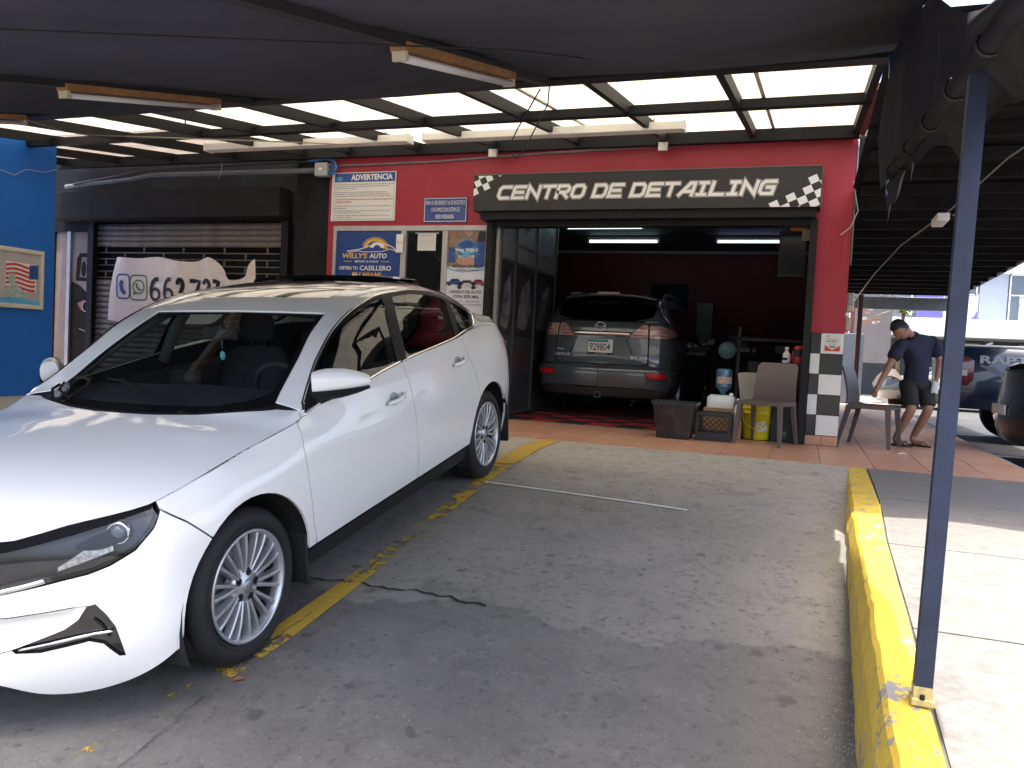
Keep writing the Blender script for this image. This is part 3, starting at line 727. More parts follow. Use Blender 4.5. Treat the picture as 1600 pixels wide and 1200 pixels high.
    for (u, w) in ((.42, .93), (.50, .955), (.64, .965), (.80, .975), (.88, .955), (.93, .90), (.94, .70), (.90, .45), (.85, .30)):
        rows.append([(u+.02*abs(y)**2, y, w-.03*abs(y)) for y in np.linspace(-.74, .74, 9)])
    dash.grid(rows, True); dash.build('dashboard', inner, root, local=True)
    for sg in (1, -1):
        dt = MB(); rows = [[L3((u, s_, w), sg) for (s_, w) in ((.80, .30), (.82, .6), (.80, .88), (.76, .95), (.70, .90), (.69, .6), (.70, .3))] for u in np.linspace(.6, 2.4, 8)]
        dt.grid(rows, True); dt.build('door_card', inner, root, local=True)
        s0 = .36*sg
        se = MB(); rows = []
        for (u, w, h, hw) in ((1.15, .40, .10, .23), (1.25, .52, .08, .25), (1.55, .50, .08, .25), (1.62, .52, .08, .24)):
            rows.append([(u, -s0+y*hw, w+(.03*abs(y)**3)) for y in np.linspace(-1, 1, 7)])
        se.grid(rows, True)
        rows = []
        for (u, w, th, hw) in ((1.60, .48, .07, .20), (1.62, .60, .08, .25), (1.68, .80, .08, .26), (1.74, .98, .07, .23), (1.76, 1.04, .05, .16)):
            rows.append([(u+th*math.cos(t), -s0+hw*math.sin(t)*(1 if True else 1), w) for t in np.linspace(0, 2*PI, 15)[:-1]])
        se.grid(rows, True, True); se.add(rows[-1], [tuple(range(14))])
        rows = []
        for (w, th, hw) in ((1.08, .03, .10), (1.10, .05, .125), (1.18, .055, .13), (1.25, .045, .11), (1.27, .02, .06)):
            rows.append([(1.76+th*math.cos(t), -s0+hw*math.sin(t), w) for t in np.linspace(0, 2*PI, 15)[:-1]])
        se.grid(rows, True, True); se.add(rows[-1], [tuple(range(14))])
        for y in (-.05, .05): se.tube([(1.76, -s0+y, 1.02), (1.76, -s0+y, 1.10)], .008, 6)
        se.build('seat', inner, root, local=True)
    rs = MB(); rs.box(2.15, 2.6, -.62, .62, .45, .62, .05); rs.box(2.58, 2.72, -.62, .62, .55, 1.05, .05)
    for y in (-.38, 0, .38): rs.box(2.6, 2.7, y-.11, y+.11, 1.04, 1.17, .03)
    rs.build('rear_seat', inner, root, local=True)
    sw = MB(); cen = Vector((1.02, -.36, .90)); ax = Vector((1, 0, .45)).normalized(); a_ = Vector((0, 1, 0)); b_ = ax.cross(a_)
    sw.tube([cen+a_*(.185*math.cos(t))+b_*(.185*math.sin(t)) for t in np.linspace(0, 2*PI, 33)[:-1]], .015, 8, closed=True)
    sw.tube([cen+a_*.18, cen-a_*.18], .018, 6); sw.tube([cen, cen-ax*.18], .03, 8); sw.lathe([(.0, .03), (.05, .025), (.06, 0)], cen, ax, 14)
    sw.build('steering_wheel', inner, root, local=True)
    tb = MB(); tb.box(.84, .855, .045, .245, .925, 1.035, .004); tb.build('dash_screen', mat('screen_off', (.012, .014, .018), .15, 0, 0, coat=1), root, local=True)
    im = MB(); im.box(.96, .985, -.11, .11, 1.185, 1.25, .012); im.tube([(.97, 0, 1.24), (.99, 0, 1.275)], .012, 6); im.build('inside_mirror', black, root, local=True)
    tg = MB(); tg.tube([(.975, .0, 1.19), (.975, .002, 1.13)], .0015, 4); tg.lathe([(0, .004), (.012, .003), (.015, 0), (.012, -.003), (0, -.004)], (.975, .002, 1.075), (1, .4, 0), 20)
    tg.v = [(v[0], v[1], (v[2]-1.075)*1.7+1.10 if v[2] < 1.10 else v[2]+.01) for v in tg.v]
    tg.build('hanging_tag', mat('tag_blue', (.10, .42, .55), .4, 0, .4, 60), root, local=True)
    hl = MB(); rows = [[(u, b.top(u, v)[1]*sg_, b.top(u, v)[2]-.035) for sg_, v in [(1, 4.0), (1, 5.0), (1, 6.0), (-1, 5.0), (-1, 4.0)]] for u in (1.16, 1.6, 2.0, 2.4)]
    hl.grid(rows, True); hl.build('headliner', mat('headliner_grey', (.16, .16, .16), .9, 0, .1), root, local=True)
    for sg in (1, -1):
        for P_, r_ in ((((.50, .69, .94), (.76, .63, 1.10), (.98, .59, 1.21), (1.23, .56, 1.30)), .025), (((1.40, .80, .98), (1.46, .74, 1.18), (1.52, .62, 1.36)), .035), (((2.25, .78, 1.04), (2.36, .70, 1.2), (2.45, .60, 1.31)), .03), (((2.50, .55, 1.33), (2.75, .56, 1.25), (3.1, .56, 1.12)), .03)):
            pl_ = MB(); pl_.tube([L3(p, sg) for p in P_], r_, 6); pl_.build('pillar_lining', mat('lining_grey', (.10, .11, .11), .8, 0, .1), root, local=True)
    ps = MB(); ps.box(2.68, 3.2, -.60, .60, 1.02, 1.05); ps.build('parcel_shelf', inner, root, local=True)
    add_wheels(root, [(0, .83, .318), (2.68, .83, .318), (0, -.83, .318), (2.68, -.83, .318)], .318, .228, .205, 10, rubber, alloy, steel, steel)
    return root
sedan = build_sedan()
# ------------------------------------------------------------------ ground
def pl_interp(x, pts):
    return float(np.interp(x, [p[0] for p in pts], [p[1] for p in pts]))
DRIVE = [(-200, -1.42), (-3.6, -1.42), (5.2, -.11), (5.6, -.062), (6.2, -.032), (7.0, -.012), (7.4, -.004), (200, -.004)]
def gz(y): return pl_interp(y, DRIVE)
def h_ground(x, y):
    d = gz(y)
    if x <= .403:
        if y > 7.4: return -.03 if x > -9.5 else -.03
        return d+(.0216*(x+2.05) if -6 < x < -2.05 else (-.085 if x <= -6 else 0))*max(0, min(1, (6.2-y)/2))
    if x < 1.86: return -.16 if y > 5.3 else min(d-.06, -.16)
    return -.15 if y > 2 else max(-.15+(y-2)*.15, -1.45)
def concrete_mat():
    m = bpy.data.materials.new('worn_concrete'); m.use_nodes = True; t = m.node_tree; N = t.nodes; K = t.links; b = N['Principled BSDF']
    geo = N.new('ShaderNodeNewGeometry'); tc = geo.outputs['Position']
    def noise(sc, det=6, ro=.6, vec=None, dist=0.0):
        n = N.new('ShaderNodeTexNoise'); n.inputs['Scale'].default_value = sc; n.inputs['Detail'].default_value = det; n.inputs['Roughness'].default_value = ro; n.inputs['Distortion'].default_value = dist
        K.new(vec or tc, n.inputs['Vector']); return n.outputs[0]
    def rng(v, a, b_, c=0., d=1.):
        r = N.new('ShaderNodeMapRange'); r.inputs[1].default_value = a; r.inputs[2].default_value = b_; r.inputs[3].default_value = c; r.inputs[4].default_value = d; K.new(v, r.inputs[0]); return r.outputs[0]
    def mix(f, c1, c2):
        x = N.new('ShaderNodeMix'); x.data_type = 'RGBA'
        if isinstance(f, float): x.inputs[0].default_value = f
        else: K.new(f, x.inputs[0])
        for i, c in ((6, c1), (7, c2)):
            if isinstance(c, tuple): x.inputs[i].default_value = (*c, 1)
            else: K.new(c, x.inputs[i])
        return x.outputs[2]
    def math_(op, a, c):
        x = N.new('ShaderNodeMath'); x.operation = op
        for i, v in ((0, a), (1, c)):
            if isinstance(v, (int, float)): x.inputs[i].default_value = v
            else: K.new(v, x.inputs[i])
        return x.outputs[0]
    sep = N.new('ShaderNodeSeparateXYZ'); K.new(tc, sep.inputs[0])
    # two pours: old dark slab near the street, lighter newer one by the shop, with a ragged edge between
    edge = math_('ADD', sep.outputs[1], math_('MULTIPLY', math_('SUBTRACT', noise(1.6, 8, .65), .5), .75))
    pour = rng(edge, 3.42, 3.45)
    skylit = rng(edge, 5.0, 6.6)
    base = mix(rng(noise(1.1, 7, .65), .35, .65), (.100, .095, .087), (.145, .137, .125))
    newc = mix(rng(noise(.9, 7, .6), .35, .65), (.170, .160, .141), (.222, .209, .185))
    newc = mix(math_('MULTIPLY', skylit, .8), newc, (.45, .405, .33))  # skylight brightness by the shop painted into the concrete as a paler colour
    col = mix(pour, base, newc)
    col = mix(math_('MULTIPLY', rng(noise(13, 9, .75), .50, .66), .35), col, (.075, .071, .065))
    col = mix(math_('MULTIPLY', rng(noise(7, 9, .75, dist=.4), .54, .66), .2), col, (.25, .24, .215))
    fleck = math_('MULTIPLY', rng(noise(24, 10, .82), .525, .56), rng(noise(5, 6, .7), .45, .58)); col = mix(math_('MULTIPLY', fleck, .55), col, (.062, .057, .05))
    fleck2 = rng(noise(33, 10, .82, dist=.3), .585, .62); col = mix(math_('MULTIPLY', fleck2, .35), col, (.30, .28, .24))
    # fine aggregate
    col = mix(math_('MULTIPLY', rng(noise(90, 3, .7), .55, .72), .35), col, (.05, .05, .05))
    vo = N.new('ShaderNodeTexVoronoi'); vo.inputs['Scale'].default_value = 38; K.new(tc, vo.inputs['Vector'])
    col = mix(math_('MULTIPLY', rng(vo.outputs['Distance'], .14, .09), .14), col, (.42, .41, .38))
    # oil drops and stains
    v2 = N.new('ShaderNodeTexVoronoi'); v2.inputs['Scale'].default_value = 5.5; v2.inputs['Randomness'].default_value = 1
    dn = N.new('ShaderNodeVectorMath'); dn.operation = 'ADD'; nz = N.new('ShaderNodeTexNoise'); nz.inputs['Scale'].default_value = 6; K.new(tc, nz.inputs['Vector'])
    sc = N.new('ShaderNodeVectorMath'); sc.operation = 'SCALE'; sc.inputs['Scale'].default_value = .14; K.new(nz.outputs[1], sc.inputs[0]); K.new(tc, dn.inputs[0]); K.new(sc.outputs[0], dn.inputs[1]); K.new(dn.outputs[0], v2.inputs['Vector'])
    sc2 = N.new('ShaderNodeSeparateColor'); K.new(v2.outputs['Color'], sc2.inputs[0])
    drop = math_('MULTIPLY', rng(v2.outputs['Distance'], .20, .12), rng(sc2.outputs[0], .40, .46))
    v3 = N.new('ShaderNodeTexVoronoi'); v3.inputs['Scale'].default_value = 17; K.new(dn.outputs[0], v3.inputs['Vector'])
    sc3 = N.new('ShaderNodeSeparateColor'); K.new(v3.outputs['Color'], sc3.inputs[0])
    drop2 = math_('MULTIPLY', rng(v3.outputs['Distance'], .26, .17), rng(sc3.outputs[0], .50, .56))
    stain = rng(noise(2.3, 9, .7, dist=.6), .56, .66)
    near = rng(sep.outputs[1], 5.6, 4.2)
    col = mix(math_('MULTIPLY', math_('MULTIPLY', drop, near), .55), col, (.035, .034, .034))
    col = mix(math_('MULTIPLY', math_('MULTIPLY', drop2, near), .5), col, (.05, .049, .047))
    col = mix(math_('MULTIPLY', stain, .38), col, (.06, .058, .055))
    # drag scratches
    mp = N.new('ShaderNodeMapping'); mp.inputs['Scale'].default_value = (1.2, 45, 1); mp.inputs['Rotation'].default_value = (0, 0, .12); K.new(tc, mp.inputs[0])
    scr = rng(noise(1.5, 4, .7, mp.outputs[0]), .62, .70)
    col = mix(math_('MULTIPLY', math_('MULTIPLY', scr, rng(noise(.9, 3), .5, .6)), .5), col, (.06, .06, .06))
    K.new(col, b.inputs['Base Color'])
    K.new(rng(noise(3, 6), .3, .7, .68, .92), b.inputs['Roughness'])
    bp = N.new('ShaderNodeBump'); bp.inputs['Strength'].default_value = .35; bp.inputs['Distance'].default_value = .006
    hh = math_('ADD', math_('MULTIPLY', noise(70, 5, .7), .6), math_('MULTIPLY', pour, .8)); K.new(hh, bp.inputs['Height']); K.new(bp.outputs[0], b.inputs['Normal'])
    return m
xs = [-150, -60, -30, -15, -11, -9, -8, -7, -6, -5, -4, -3, -2.05, -1.5, -1, -.5, 0, .400, .406, 1.0, 1.85, 1.87, 3, 5, 8, 12, 20, 40, 80, 150]
ys = [-150, -60, -30, -15, -8, -5, -3.6, -2, -1, 0, 1, 2, 3, 4, 5.2, 5.297, 5.303, 5.6, 6.2, 7.0, 7.395, 7.405, 9, 12, 16, 22, 30, 50, 90, 200]
g = MB(); g.grid([[(x, y, h_ground(x, y)) for y in ys] for x in xs], False)
ground = struct('ground', g, concrete_mat())

asph = mat('lot_asphalt', (.045, .045, .046), .85, 0, .3, 2, .3, 60)
lot = MB(); lot.grid([[(x, y, h_ground(x, y)+.006) for y in (5.32, 8, 12, 18, 25, 40, 80)] for x in (1.90, 3, 6, 12, 40)], False)
parking_lot = struct('parking_lot', lot, asph)
wl = MB()
for (x0, x1, y0, y1) in ((2.05, 4.4, 11.05, 11.17), (2.05, 4.4, 14.4, 14.55), (2.6, 5.2, 8.5, 8.62)): wl.box(x0, x1, y0, y1, -.143, -.138)
wl.build('bay_line', mat('white_marking', (.55, .55, .53), .7, 0, .3, 6), parking_lot)

# painted lines on the drive: worn sheets over the concrete
def worn(name, col, thr, sc=14):
    m = bpy.data.materials.new(name); m.use_nodes = True; N = m.node_tree.nodes; K = m.node_tree.links; b = N['Principled BSDF']
    b.inputs['Roughness'].default_value = .75
    geo = N.new('ShaderNodeNewGeometry'); n = N.new('ShaderNodeTexNoise'); n.inputs['Scale'].default_value = sc; n.inputs['Detail'].default_value = 9; n.inputs['Roughness'].default_value = .72; K.new(geo.outputs['Position'], n.inputs['Vector'])
    n2 = N.new('ShaderNodeTexNoise'); n2.inputs['Scale'].default_value = 1.6; n2.inputs['Detail'].default_value = 3; K.new(geo.outputs['Position'], n2.inputs['Vector'])
    ad = N.new('ShaderNodeMath'); ad.operation = 'ADD'; K.new(n.outputs[0], ad.inputs[0]); K.new(n2.outputs[0], ad.inputs[1])
    at = N.new('ShaderNodeAttribute'); at.attribute_name = 'wear'
    ad2 = N.new('ShaderNodeMath'); ad2.operation = 'SUBTRACT'; K.new(ad.outputs[0], ad2.inputs[0]); K.new(at.outputs['Fac'], ad2.inputs[1])
    r = N.new('ShaderNodeMapRange'); r.inputs[1].default_value = thr; r.inputs[2].default_value = thr+.05; K.new(ad2.outputs[0], r.inputs[0])
    n3 = N.new('ShaderNodeTexNoise'); n3.inputs['Scale'].default_value = 30; n3.inputs['Detail'].default_value = 6; K.new(geo.outputs['Position'], n3.inputs['Vector'])
    mr = N.new('ShaderNodeMapRange'); mr.inputs[3].default_value = .72; mr.inputs[4].default_value = 1.15; K.new(n3.outputs[0], mr.inputs[0])
    vm = N.new('ShaderNodeVectorMath'); vm.operation = 'SCALE'; vm.inputs[0].default_value = col; K.new(mr.outputs[0], vm.inputs['Scale']); K.new(vm.outputs[0], b.inputs['Base Color'])
    tr = N.new('ShaderNodeBsdfTransparent'); mx = N.new('ShaderNodeMixShader'); K.new(r.outputs[0], mx.inputs[0]); K.new(tr.outputs[0], mx.inputs[1]); K.new(b.outputs[0], mx.inputs[2]); K.new(mx.outputs[0], N['Material Output'].inputs[0])
    return m
def line_sheet(name, pts, hw, m, wear, parent, dz=.005):
    """pts: (x, y) centre line; hw half width; wear per point"""
    vs = []; wv = []; n = len(pts)
    out = []
    for i in range(n-1):
        k = 6
        for q in range(k): out.append((i+q/k))
    out.append(n-1)
    rows = []
    for t in out:
        i = min(int(t), n-2); f = t-i; x = pts[i][0]*(1-f)+pts[i+1][0]*f; y = pts[i][1]*(1-f)+pts[i+1][1]*f
        d = Vector((pts[i+1][0]-pts[i][0], pts[i+1][1]-pts[i][1])).normalized(); nx = Vector((-d.y, d.x))
        h = hw if not isinstance(hw, list) else hw[i]*(1-f)+hw[i+1]*f
        r = []
        for s_ in (-1, 0, 1):
            px, py = x+nx.x*h*s_, y+nx.y*h*s_; r.append((px, py, h_ground(px, py)+dz)); wv.append(wear[i]*(1-f)+wear[i+1]*f)
        rows.append(r)
    mb = MB(); mb.grid(rows, False); o = mb.build(name, m, parent, recalc=False)
    a = o.data.attributes.new('wear', 'FLOAT', 'POINT'); a.data.foreach_set('value', wv)
    return o
yel = worn('worn_yellow_paint', (.50, .325, .04), .89, 11)
line_sheet('yellow_line', [(-2.23, 7.38), (-2.24, 6.9), (-2.17, 6.0), (-2.10, 5.3), (-2.07, 4.4), (-2.06, 3.6), (-2.07, 2.9), (-2.12, 2.3), (-2.16, 1.7)], [.095, .095, .09, .062, .045, .05, .066, .066, .08], yel, [-.25, -.22, -.14, .05, .07, .06, .05, .16, .2], ground)
line_sheet('white_line', [(-2.06, 5.27), (-1.48, 5.23), (-.86, 5.175), (-.55, 5.14)], .012, worn('worn_white_paint', (.62, .62, .6), .72), [-.2, -.15, 0, .3], ground)
# open crack: a dark jagged cleft laid along the slab joint
ck = MB(); random.seed(5); pts = []; x = -3.2
while x < -1.28:
    pts.append((x, 3.50+.02*math.sin(x*3)+random.uniform(-.02, .02)-(.08*(x+1.6) if x > -1.6 else 0))); x += random.uniform(.02, .06)
for i in range(len(pts)-1):
    w0 = .004+.010*random.random()*(1 if -2.1 < pts[i][0] < -1.3 else .4); w1 = .004+.008*random.random()
    (xa, ya), (xb, yb) = pts[i], pts[i+1]
    ck.quad((xa, ya-w0, gz(ya)+.004), (xb, yb-w1, gz(yb)+.004), (xb, yb+w1, gz(yb)+.004), (xa, ya+w0, gz(ya)+.004))
ck.build('crack', mat('crack_dark', (.012, .012, .012), .95, 0, 0), ground)
c2 = MB(); yy = 1.8; pts = []
while yy < 7.3:
    pts.append((-2.035+.03*math.sin(yy*1.3)+random.uniform(-.012, .012)-(.12*(yy-5.6) if yy > 5.6 else 0), yy)); yy += random.uniform(.03, .08)
for i in range(len(pts)-1):
    (xa, ya), (xb, yb) = pts[i], pts[i+1]; w = (.0004+.0022*random.random())*(1 if math.sin(i*.37) > -.55 else .15)
    c2.quad((xa-w, ya, gz(ya)+.0085), (xa+w, ya, gz(ya)+.0085), (xb+w, yb, gz(yb)+.0085), (xb-w, yb, gz(yb)+.0085))
c2.build('hairline_crack', MATS['crack_dark'], ground)
# grit swept against the kerb
random.seed(3); gr = MB()
for i in range(900):
    y = random.uniform(1.8, 6.8) if random.random() < .5 else random.uniform(2.2, 4.2); x = .255-abs(random.gauss(0, .05)); s_ = random.uniform(.0015, .0045)
    z = h_ground(x, y); a = random.random()*6
    p = [(x+s_*math.cos(a+q*2.1), y+s_*math.sin(a+q*2.1), z+.0005) for q in range(3)]+[(x, y, z+s_*1.2)]
    gr.add(p, [(0, 1, 3), (1, 2, 3), (2, 0, 3)])
for i in range(500):
    y = random.uniform(1.9, 6.9); x = random.uniform(-2.0, .2); s_ = random.uniform(.001, .0035); z = h_ground(x, y); a = random.random()*6
    p = [(x+s_*math.cos(a+q*2.1), y+s_*math.sin(a+q*2.1), z+.0005) for q in range(3)]+[(x, y, z+s_)]
    gr.add(p, [(0, 1, 3), (1, 2, 3), (2, 0, 3)])
gro = gr.build('gravel', mat('grit', (.30, .29, .26), .9, 0, .5, 300)); tag(gro, kind='stuff')
lf = MB(); lf.add([(-2.02, 2.55, gz(2.55)+.004), (-1.985, 2.56, gz(2.55)+.012), (-1.975, 2.585, gz(2.58)+.006), (-2.01, 2.58, gz(2.58)+.014)], [(0, 1, 2, 3)])
tag(lf.build('dry_leaf', mat('leaf_brown', (.22, .09, .03), .8)), 'small curled brown leaf lying on the concrete beside the front tyre', 'leaf')

# ------------------------------------------------------------------ kerb and right-hand pavement
def kerb_top(y): return pl_interp(y, [(-3, -.75), (1.0, -.30), (2.2, -.12), (2.6, -.075), (3.2, -.02), (4.0, .012), (5.4, .02), (7.2, .004)])
def kerb_x0(y): return pl_interp(y, [(-3, .235), (2.87, .246), (3.41, .257), (4.2, .272), (5.11, .288), (7.2, .360)])
def kerb_x1(y): return pl_interp(y, [(-3, .38), (2.6, .39), (3.5, .405), (4.4, .43), (5.4, .49), (7.2, .545)])
def worn_yellow_kerb():
    m = bpy.data.materials.new('kerb_yellow'); m.use_nodes = True; N = m.node_tree.nodes; K = m.node_tree.links; b = N['Principled BSDF']; b.inputs['Roughness'].default_value = .6
    geo = N.new('ShaderNodeNewGeometry')
    def noise(s, d=8, r=.7):
        n = N.new('ShaderNodeTexNoise'); n.inputs['Scale'].default_value = s; n.inputs['Detail'].default_value = d; n.inputs['Roughness'].default_value = r; K.new(geo.outputs['Position'], n.inputs['Vector']); return n.outputs[0]
    a = N.new('ShaderNodeMath'); a.operation = 'MULTIPLY_ADD'; K.new(noise(26), a.inputs[0]); a.inputs[1].default_value = .6; 
    m2 = N.new('ShaderNodeMath'); m2.operation = 'MULTIPLY'; m2.inputs[1].default_value = .6; K.new(noise(4.5), m2.inputs[0]); K.new(m2.outputs[0], a.inputs[2])
    r = N.new('ShaderNodeMapRange'); r.inputs[1].default_value = .662; r.inputs[2].default_value = .672; K.new(a.outputs[0], r.inputs[0])
    r3 = N.new('ShaderNodeMapRange'); r3.inputs[1].default_value = .3; r3.inputs[2].default_value = .7; K.new(noise(8), r3.inputs[0])
    c1 = N.new('ShaderNodeMix'); c1.data_type = 'RGBA'; c1.inputs[6].default_value = (.50, .32, .03, 1); c1.inputs[7].default_value = (.70, .50, .06, 1); K.new(r3.outputs[0], c1.inputs[0])
    c = N.new('ShaderNodeMix'); c.data_type = 'RGBA'; K.new(c1.outputs[2], c.inputs[6]); c.inputs[7].default_value = (.24, .23, .21, 1); K.new(r.outputs[0], c.inputs[0]); K.new(c.outputs[2], b.inputs['Base Color'])
    bp = N.new('ShaderNodeBump'); bp.inputs['Strength'].default_value = .5; bp.inputs['Distance'].default_value = .004; K.new(noise(40), bp.inputs['Height']); K.new(bp.outputs[0], b.inputs['Normal'])
    return m
kerb_y = worn_yellow_kerb()
kerb = thing('kerb', 'chipped yellow painted concrete kerb running along the right edge of the drive', 'kerb', (.3, 4, 0))
random.seed(8)
for (ya, yb, dz) in ((-2.0, 2.06, 0), (2.066, 5.385, 0), (5.39, 7.396, -.012)):
    mb = MB(); rows = []; n = max(3, int((yb-ya)/.07))
    for k in range(n+1):
        y = ya+(yb-ya)*k/n; x0, x1, zt = kerb_x0(y), kerb_x1(y), kerb_top(y)+dz; zb = min(gz(y), zt)-.15; j = random.uniform(-.004, .004); e = .018
        rows.append([(x0-.006+j*.4, y, zb), (x0+j, y, zt-.10), (x0+.022+j, y, zt-e), (x0+.036+j, y, zt+j*.3), (x1-.012, y, zt+j*.3), (x1, y, zt-.012), (x1, y, zb)])
    mb.grid(rows, False); mb.add(rows[0], [tuple(range(7))]); mb.add(rows[-1], [tuple(range(6, -1, -1))])
    mb.build('kerb_block', kerb_y, kerb)
slabm = mat('pavement_concrete', (.145, .137, .125), .85, 0, .2, 26, .3, 50, dirt=(.085, .078, .068), dscale=6, damt=.6)
pv = MB(); pv.box(.56, 2.55, -3, 7.38, -1.7, -.35)
pavement = struct('pavement', pv, slabm)
def side_z(y): return pl_interp(y, [(-3, -.70), (1.0, -.28), (2.2, -.122), (2.6, -.08), (3.2, -.03), (4.0, -.002), (5.4, .0), (7.4, -.002)])
jf = MB(); jf.grid([[(kerb_x1(y)-.01, y, side_z(y)-.012), (kerb_x1(y)+.05, y, side_z(y)-.012)] for y in np.linspace(-2, 7.38, 30)], False); jf.grid([[(x_, y, side_z(y)-.016) for x_ in (.6, 1.6, 2.54)] for y in np.linspace(-2, 7.38, 30)], False)
jf.build('joint_mortar', mat('joint_grey', (.10, .095, .085), .95, 0, .2, 20), pavement)
ysl = [-2.0, -.6, .75, 1.98, 3.05, 4.27, 5.75, 7.385]
for k in range(len(ysl)-1):
    ya, yb = ysl[k]+.006, ysl[k+1]-.006
    for (xa, xb) in ((None, 1.72), (1.728, 2.55)):
        mb = MB(); vs = []
        for z_ in (0, -.12):
            for y in (ya, (ya+yb)/2, yb):
                x0 = kerb_x1(y)+.009 if xa is None else xa
                vs += [(x0, y, side_z(y)+z_), (xb, y, side_z(y)+z_)]
        fs = [(0, 1, 3, 2), (2, 3, 5, 4), (6, 8, 9, 7), (8, 10, 11, 9), (0, 2, 8, 6), (2, 4, 10, 8), (1, 7, 9, 3), (3, 9, 11, 5), (0, 6, 7, 1), (4, 5, 11, 10)]
        mb.add(vs, fs); mb.build('slab', slabm, pavement)
# ------------------------------------------------------------------ terracotta apron and walkway
apron_base = MB(); apron_base.box(-11.2, 1.9, 7.4, 9.35, -.2, -.012); apron_base.box(.375, 1.9, 9.352, 26, -.2, -.012)
apron = struct('tiled_walkway', apron_base, mat('tile_grout', (.36, .25, .18), .9, 0, .2, 20))
random.seed(2)
tms = [mat('terracotta_%s' % n, c, .38, 0, .14, 4, .03, 60, dirt=(.30, .17, .11), dscale=3, damt=.3) for n, c in (('warm', (.50, .262, .158)), ('pale', (.53, .285, .175)), ('rosy', (.49, .25, .16)))]
tiles = {}
def tile(x0, x1, y0, y1, zt=0.0):
    key = (round(x1-x0, 3), round(y1-y0, 3)); i = random.randrange(3)
    if (key, i) not in tiles:
        mb = MB(); hx, hy = (x1-x0)/2-.003, (y1-y0)/2-.003
        mb.box(-hx, hx, -hy, hy, -.014, 0, .002); o = mb.build('floor_tile', tms[i], apron, local=True); tiles[(key, i)] = o
    else:
        o = tiles[(key, i)].copy(); COL.objects.link(o); o.parent = apron
    o.location = ((x0+x1)/2, (y0+y1)/2, zt+random.uniform(-.0012, .0006))
T = .43
ty = [7.402, 7.402+T, 7.402+2*T, 7.402+3*T, 9.08]
tx = [1.9-T*k for k in range(23)]
for i in range(len(tx)-1):
    for j in range(len(ty)-1): tile(tx[i+1], tx[i], ty[j], ty[j+1])
for i in range(4):
    xa, xb = max(tx[i+1], .38), tx[i]
    if xb-xa < .05: continue
    for j in range(17):
        y0 = (9.08 if False else 9.084)+T*j; tile(xa, xb, y0, y0+T)
ed = MB(); ed.box(1.902, 1.93, 7.4, 26, -.3, -.002); ed.build('walkway_edge', mat('edge_concrete', (.3, .28, .26), .9, 0, .2, 8), apron)
# ------------------------------------------------------------------ the detailing shop
FY = 9.09
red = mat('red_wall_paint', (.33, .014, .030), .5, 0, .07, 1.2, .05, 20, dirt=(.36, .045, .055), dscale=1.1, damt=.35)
red_dimmed = mat('red_paint_dimmed', (.11, .006, .011), .6, 0, .08, 2)  # the wall's red darkened, bay dimness put into the colour
blackp = mat('black_wall_paint', (.011, .0115, .0125), .65, 0, .35, 2.5, .25, 14, dirt=(.024, .025, .027), dscale=2.2, damt=.6, spec=.15)
darkm = mat('dark_metal', (.010, .0105, .0115), .5, .0, .25, 5, spec=.25)
alum = mat('aluminium', (.46, .45, .43), .42, .6, .12, 6)
white = mat('white_print', (.74, .74, .72), .5, 0, .04, 3)
ink = mat('black_print', (.015, .015, .016), .5, 0, 0)
shop = thing('detailing_shop', 'red shop with a wide roller door opening and a black header sign', 'shop', (-2.8, FY, 0))
w = MB()
w.box(-5.93, -3.66, FY, FY+.14, 2.33, 3.24); w.box(-3.66, .372, FY, FY+.14, 2.46, 3.235)
w.box(.0, .372, FY, FY+.14, 1.185, 2.46)
w.build('wall', red, shop)
w = MB(); w.box(.045, .372, FY+.008, FY+.14, 0, 1.183); w.build('pillar_core', blackp, shop)
w = MB(); w.box(.372-.0, .36, FY+.145, 16.6, 0, 3.2); w.build('side_wall', mat('side_wall_grey', (.2, .2, .2), .8), shop)
w = MB(); w.box(-5.93, -5.83, FY+.005, FY+.15, 0, 2.328); w.build('wall_edge', red, shop)
# checkered pillar tiles
tw = mat('white_tile', (.74, .73, .70), .18, 0, .04, 5); tb = mat('black_tile', (.016, .017, .020), .18, 0, .1, 5); tt = tms[0]
zr = [.105+.2155*k for k in range(6)]
for k in range(5):
    for j, (xa, xb) in enumerate(((.05, .145), (.149, .369))):
        m_ = tw if (k+j) % 2 == 1 else tb
        mb = MB(); mb.box(xa, xb, FY-.010, FY+.006, zr[k]+.002, zr[k+1]-.002, .002); mb.build('wall_tile', m_, shop)
for (xa, xb) in ((.048, .209), (.213, .370)):
    mb = MB(); mb.box(xa, xb, FY-.014, FY+.006, .002, .10, .003); mb.build('skirting_tile', tt, shop)
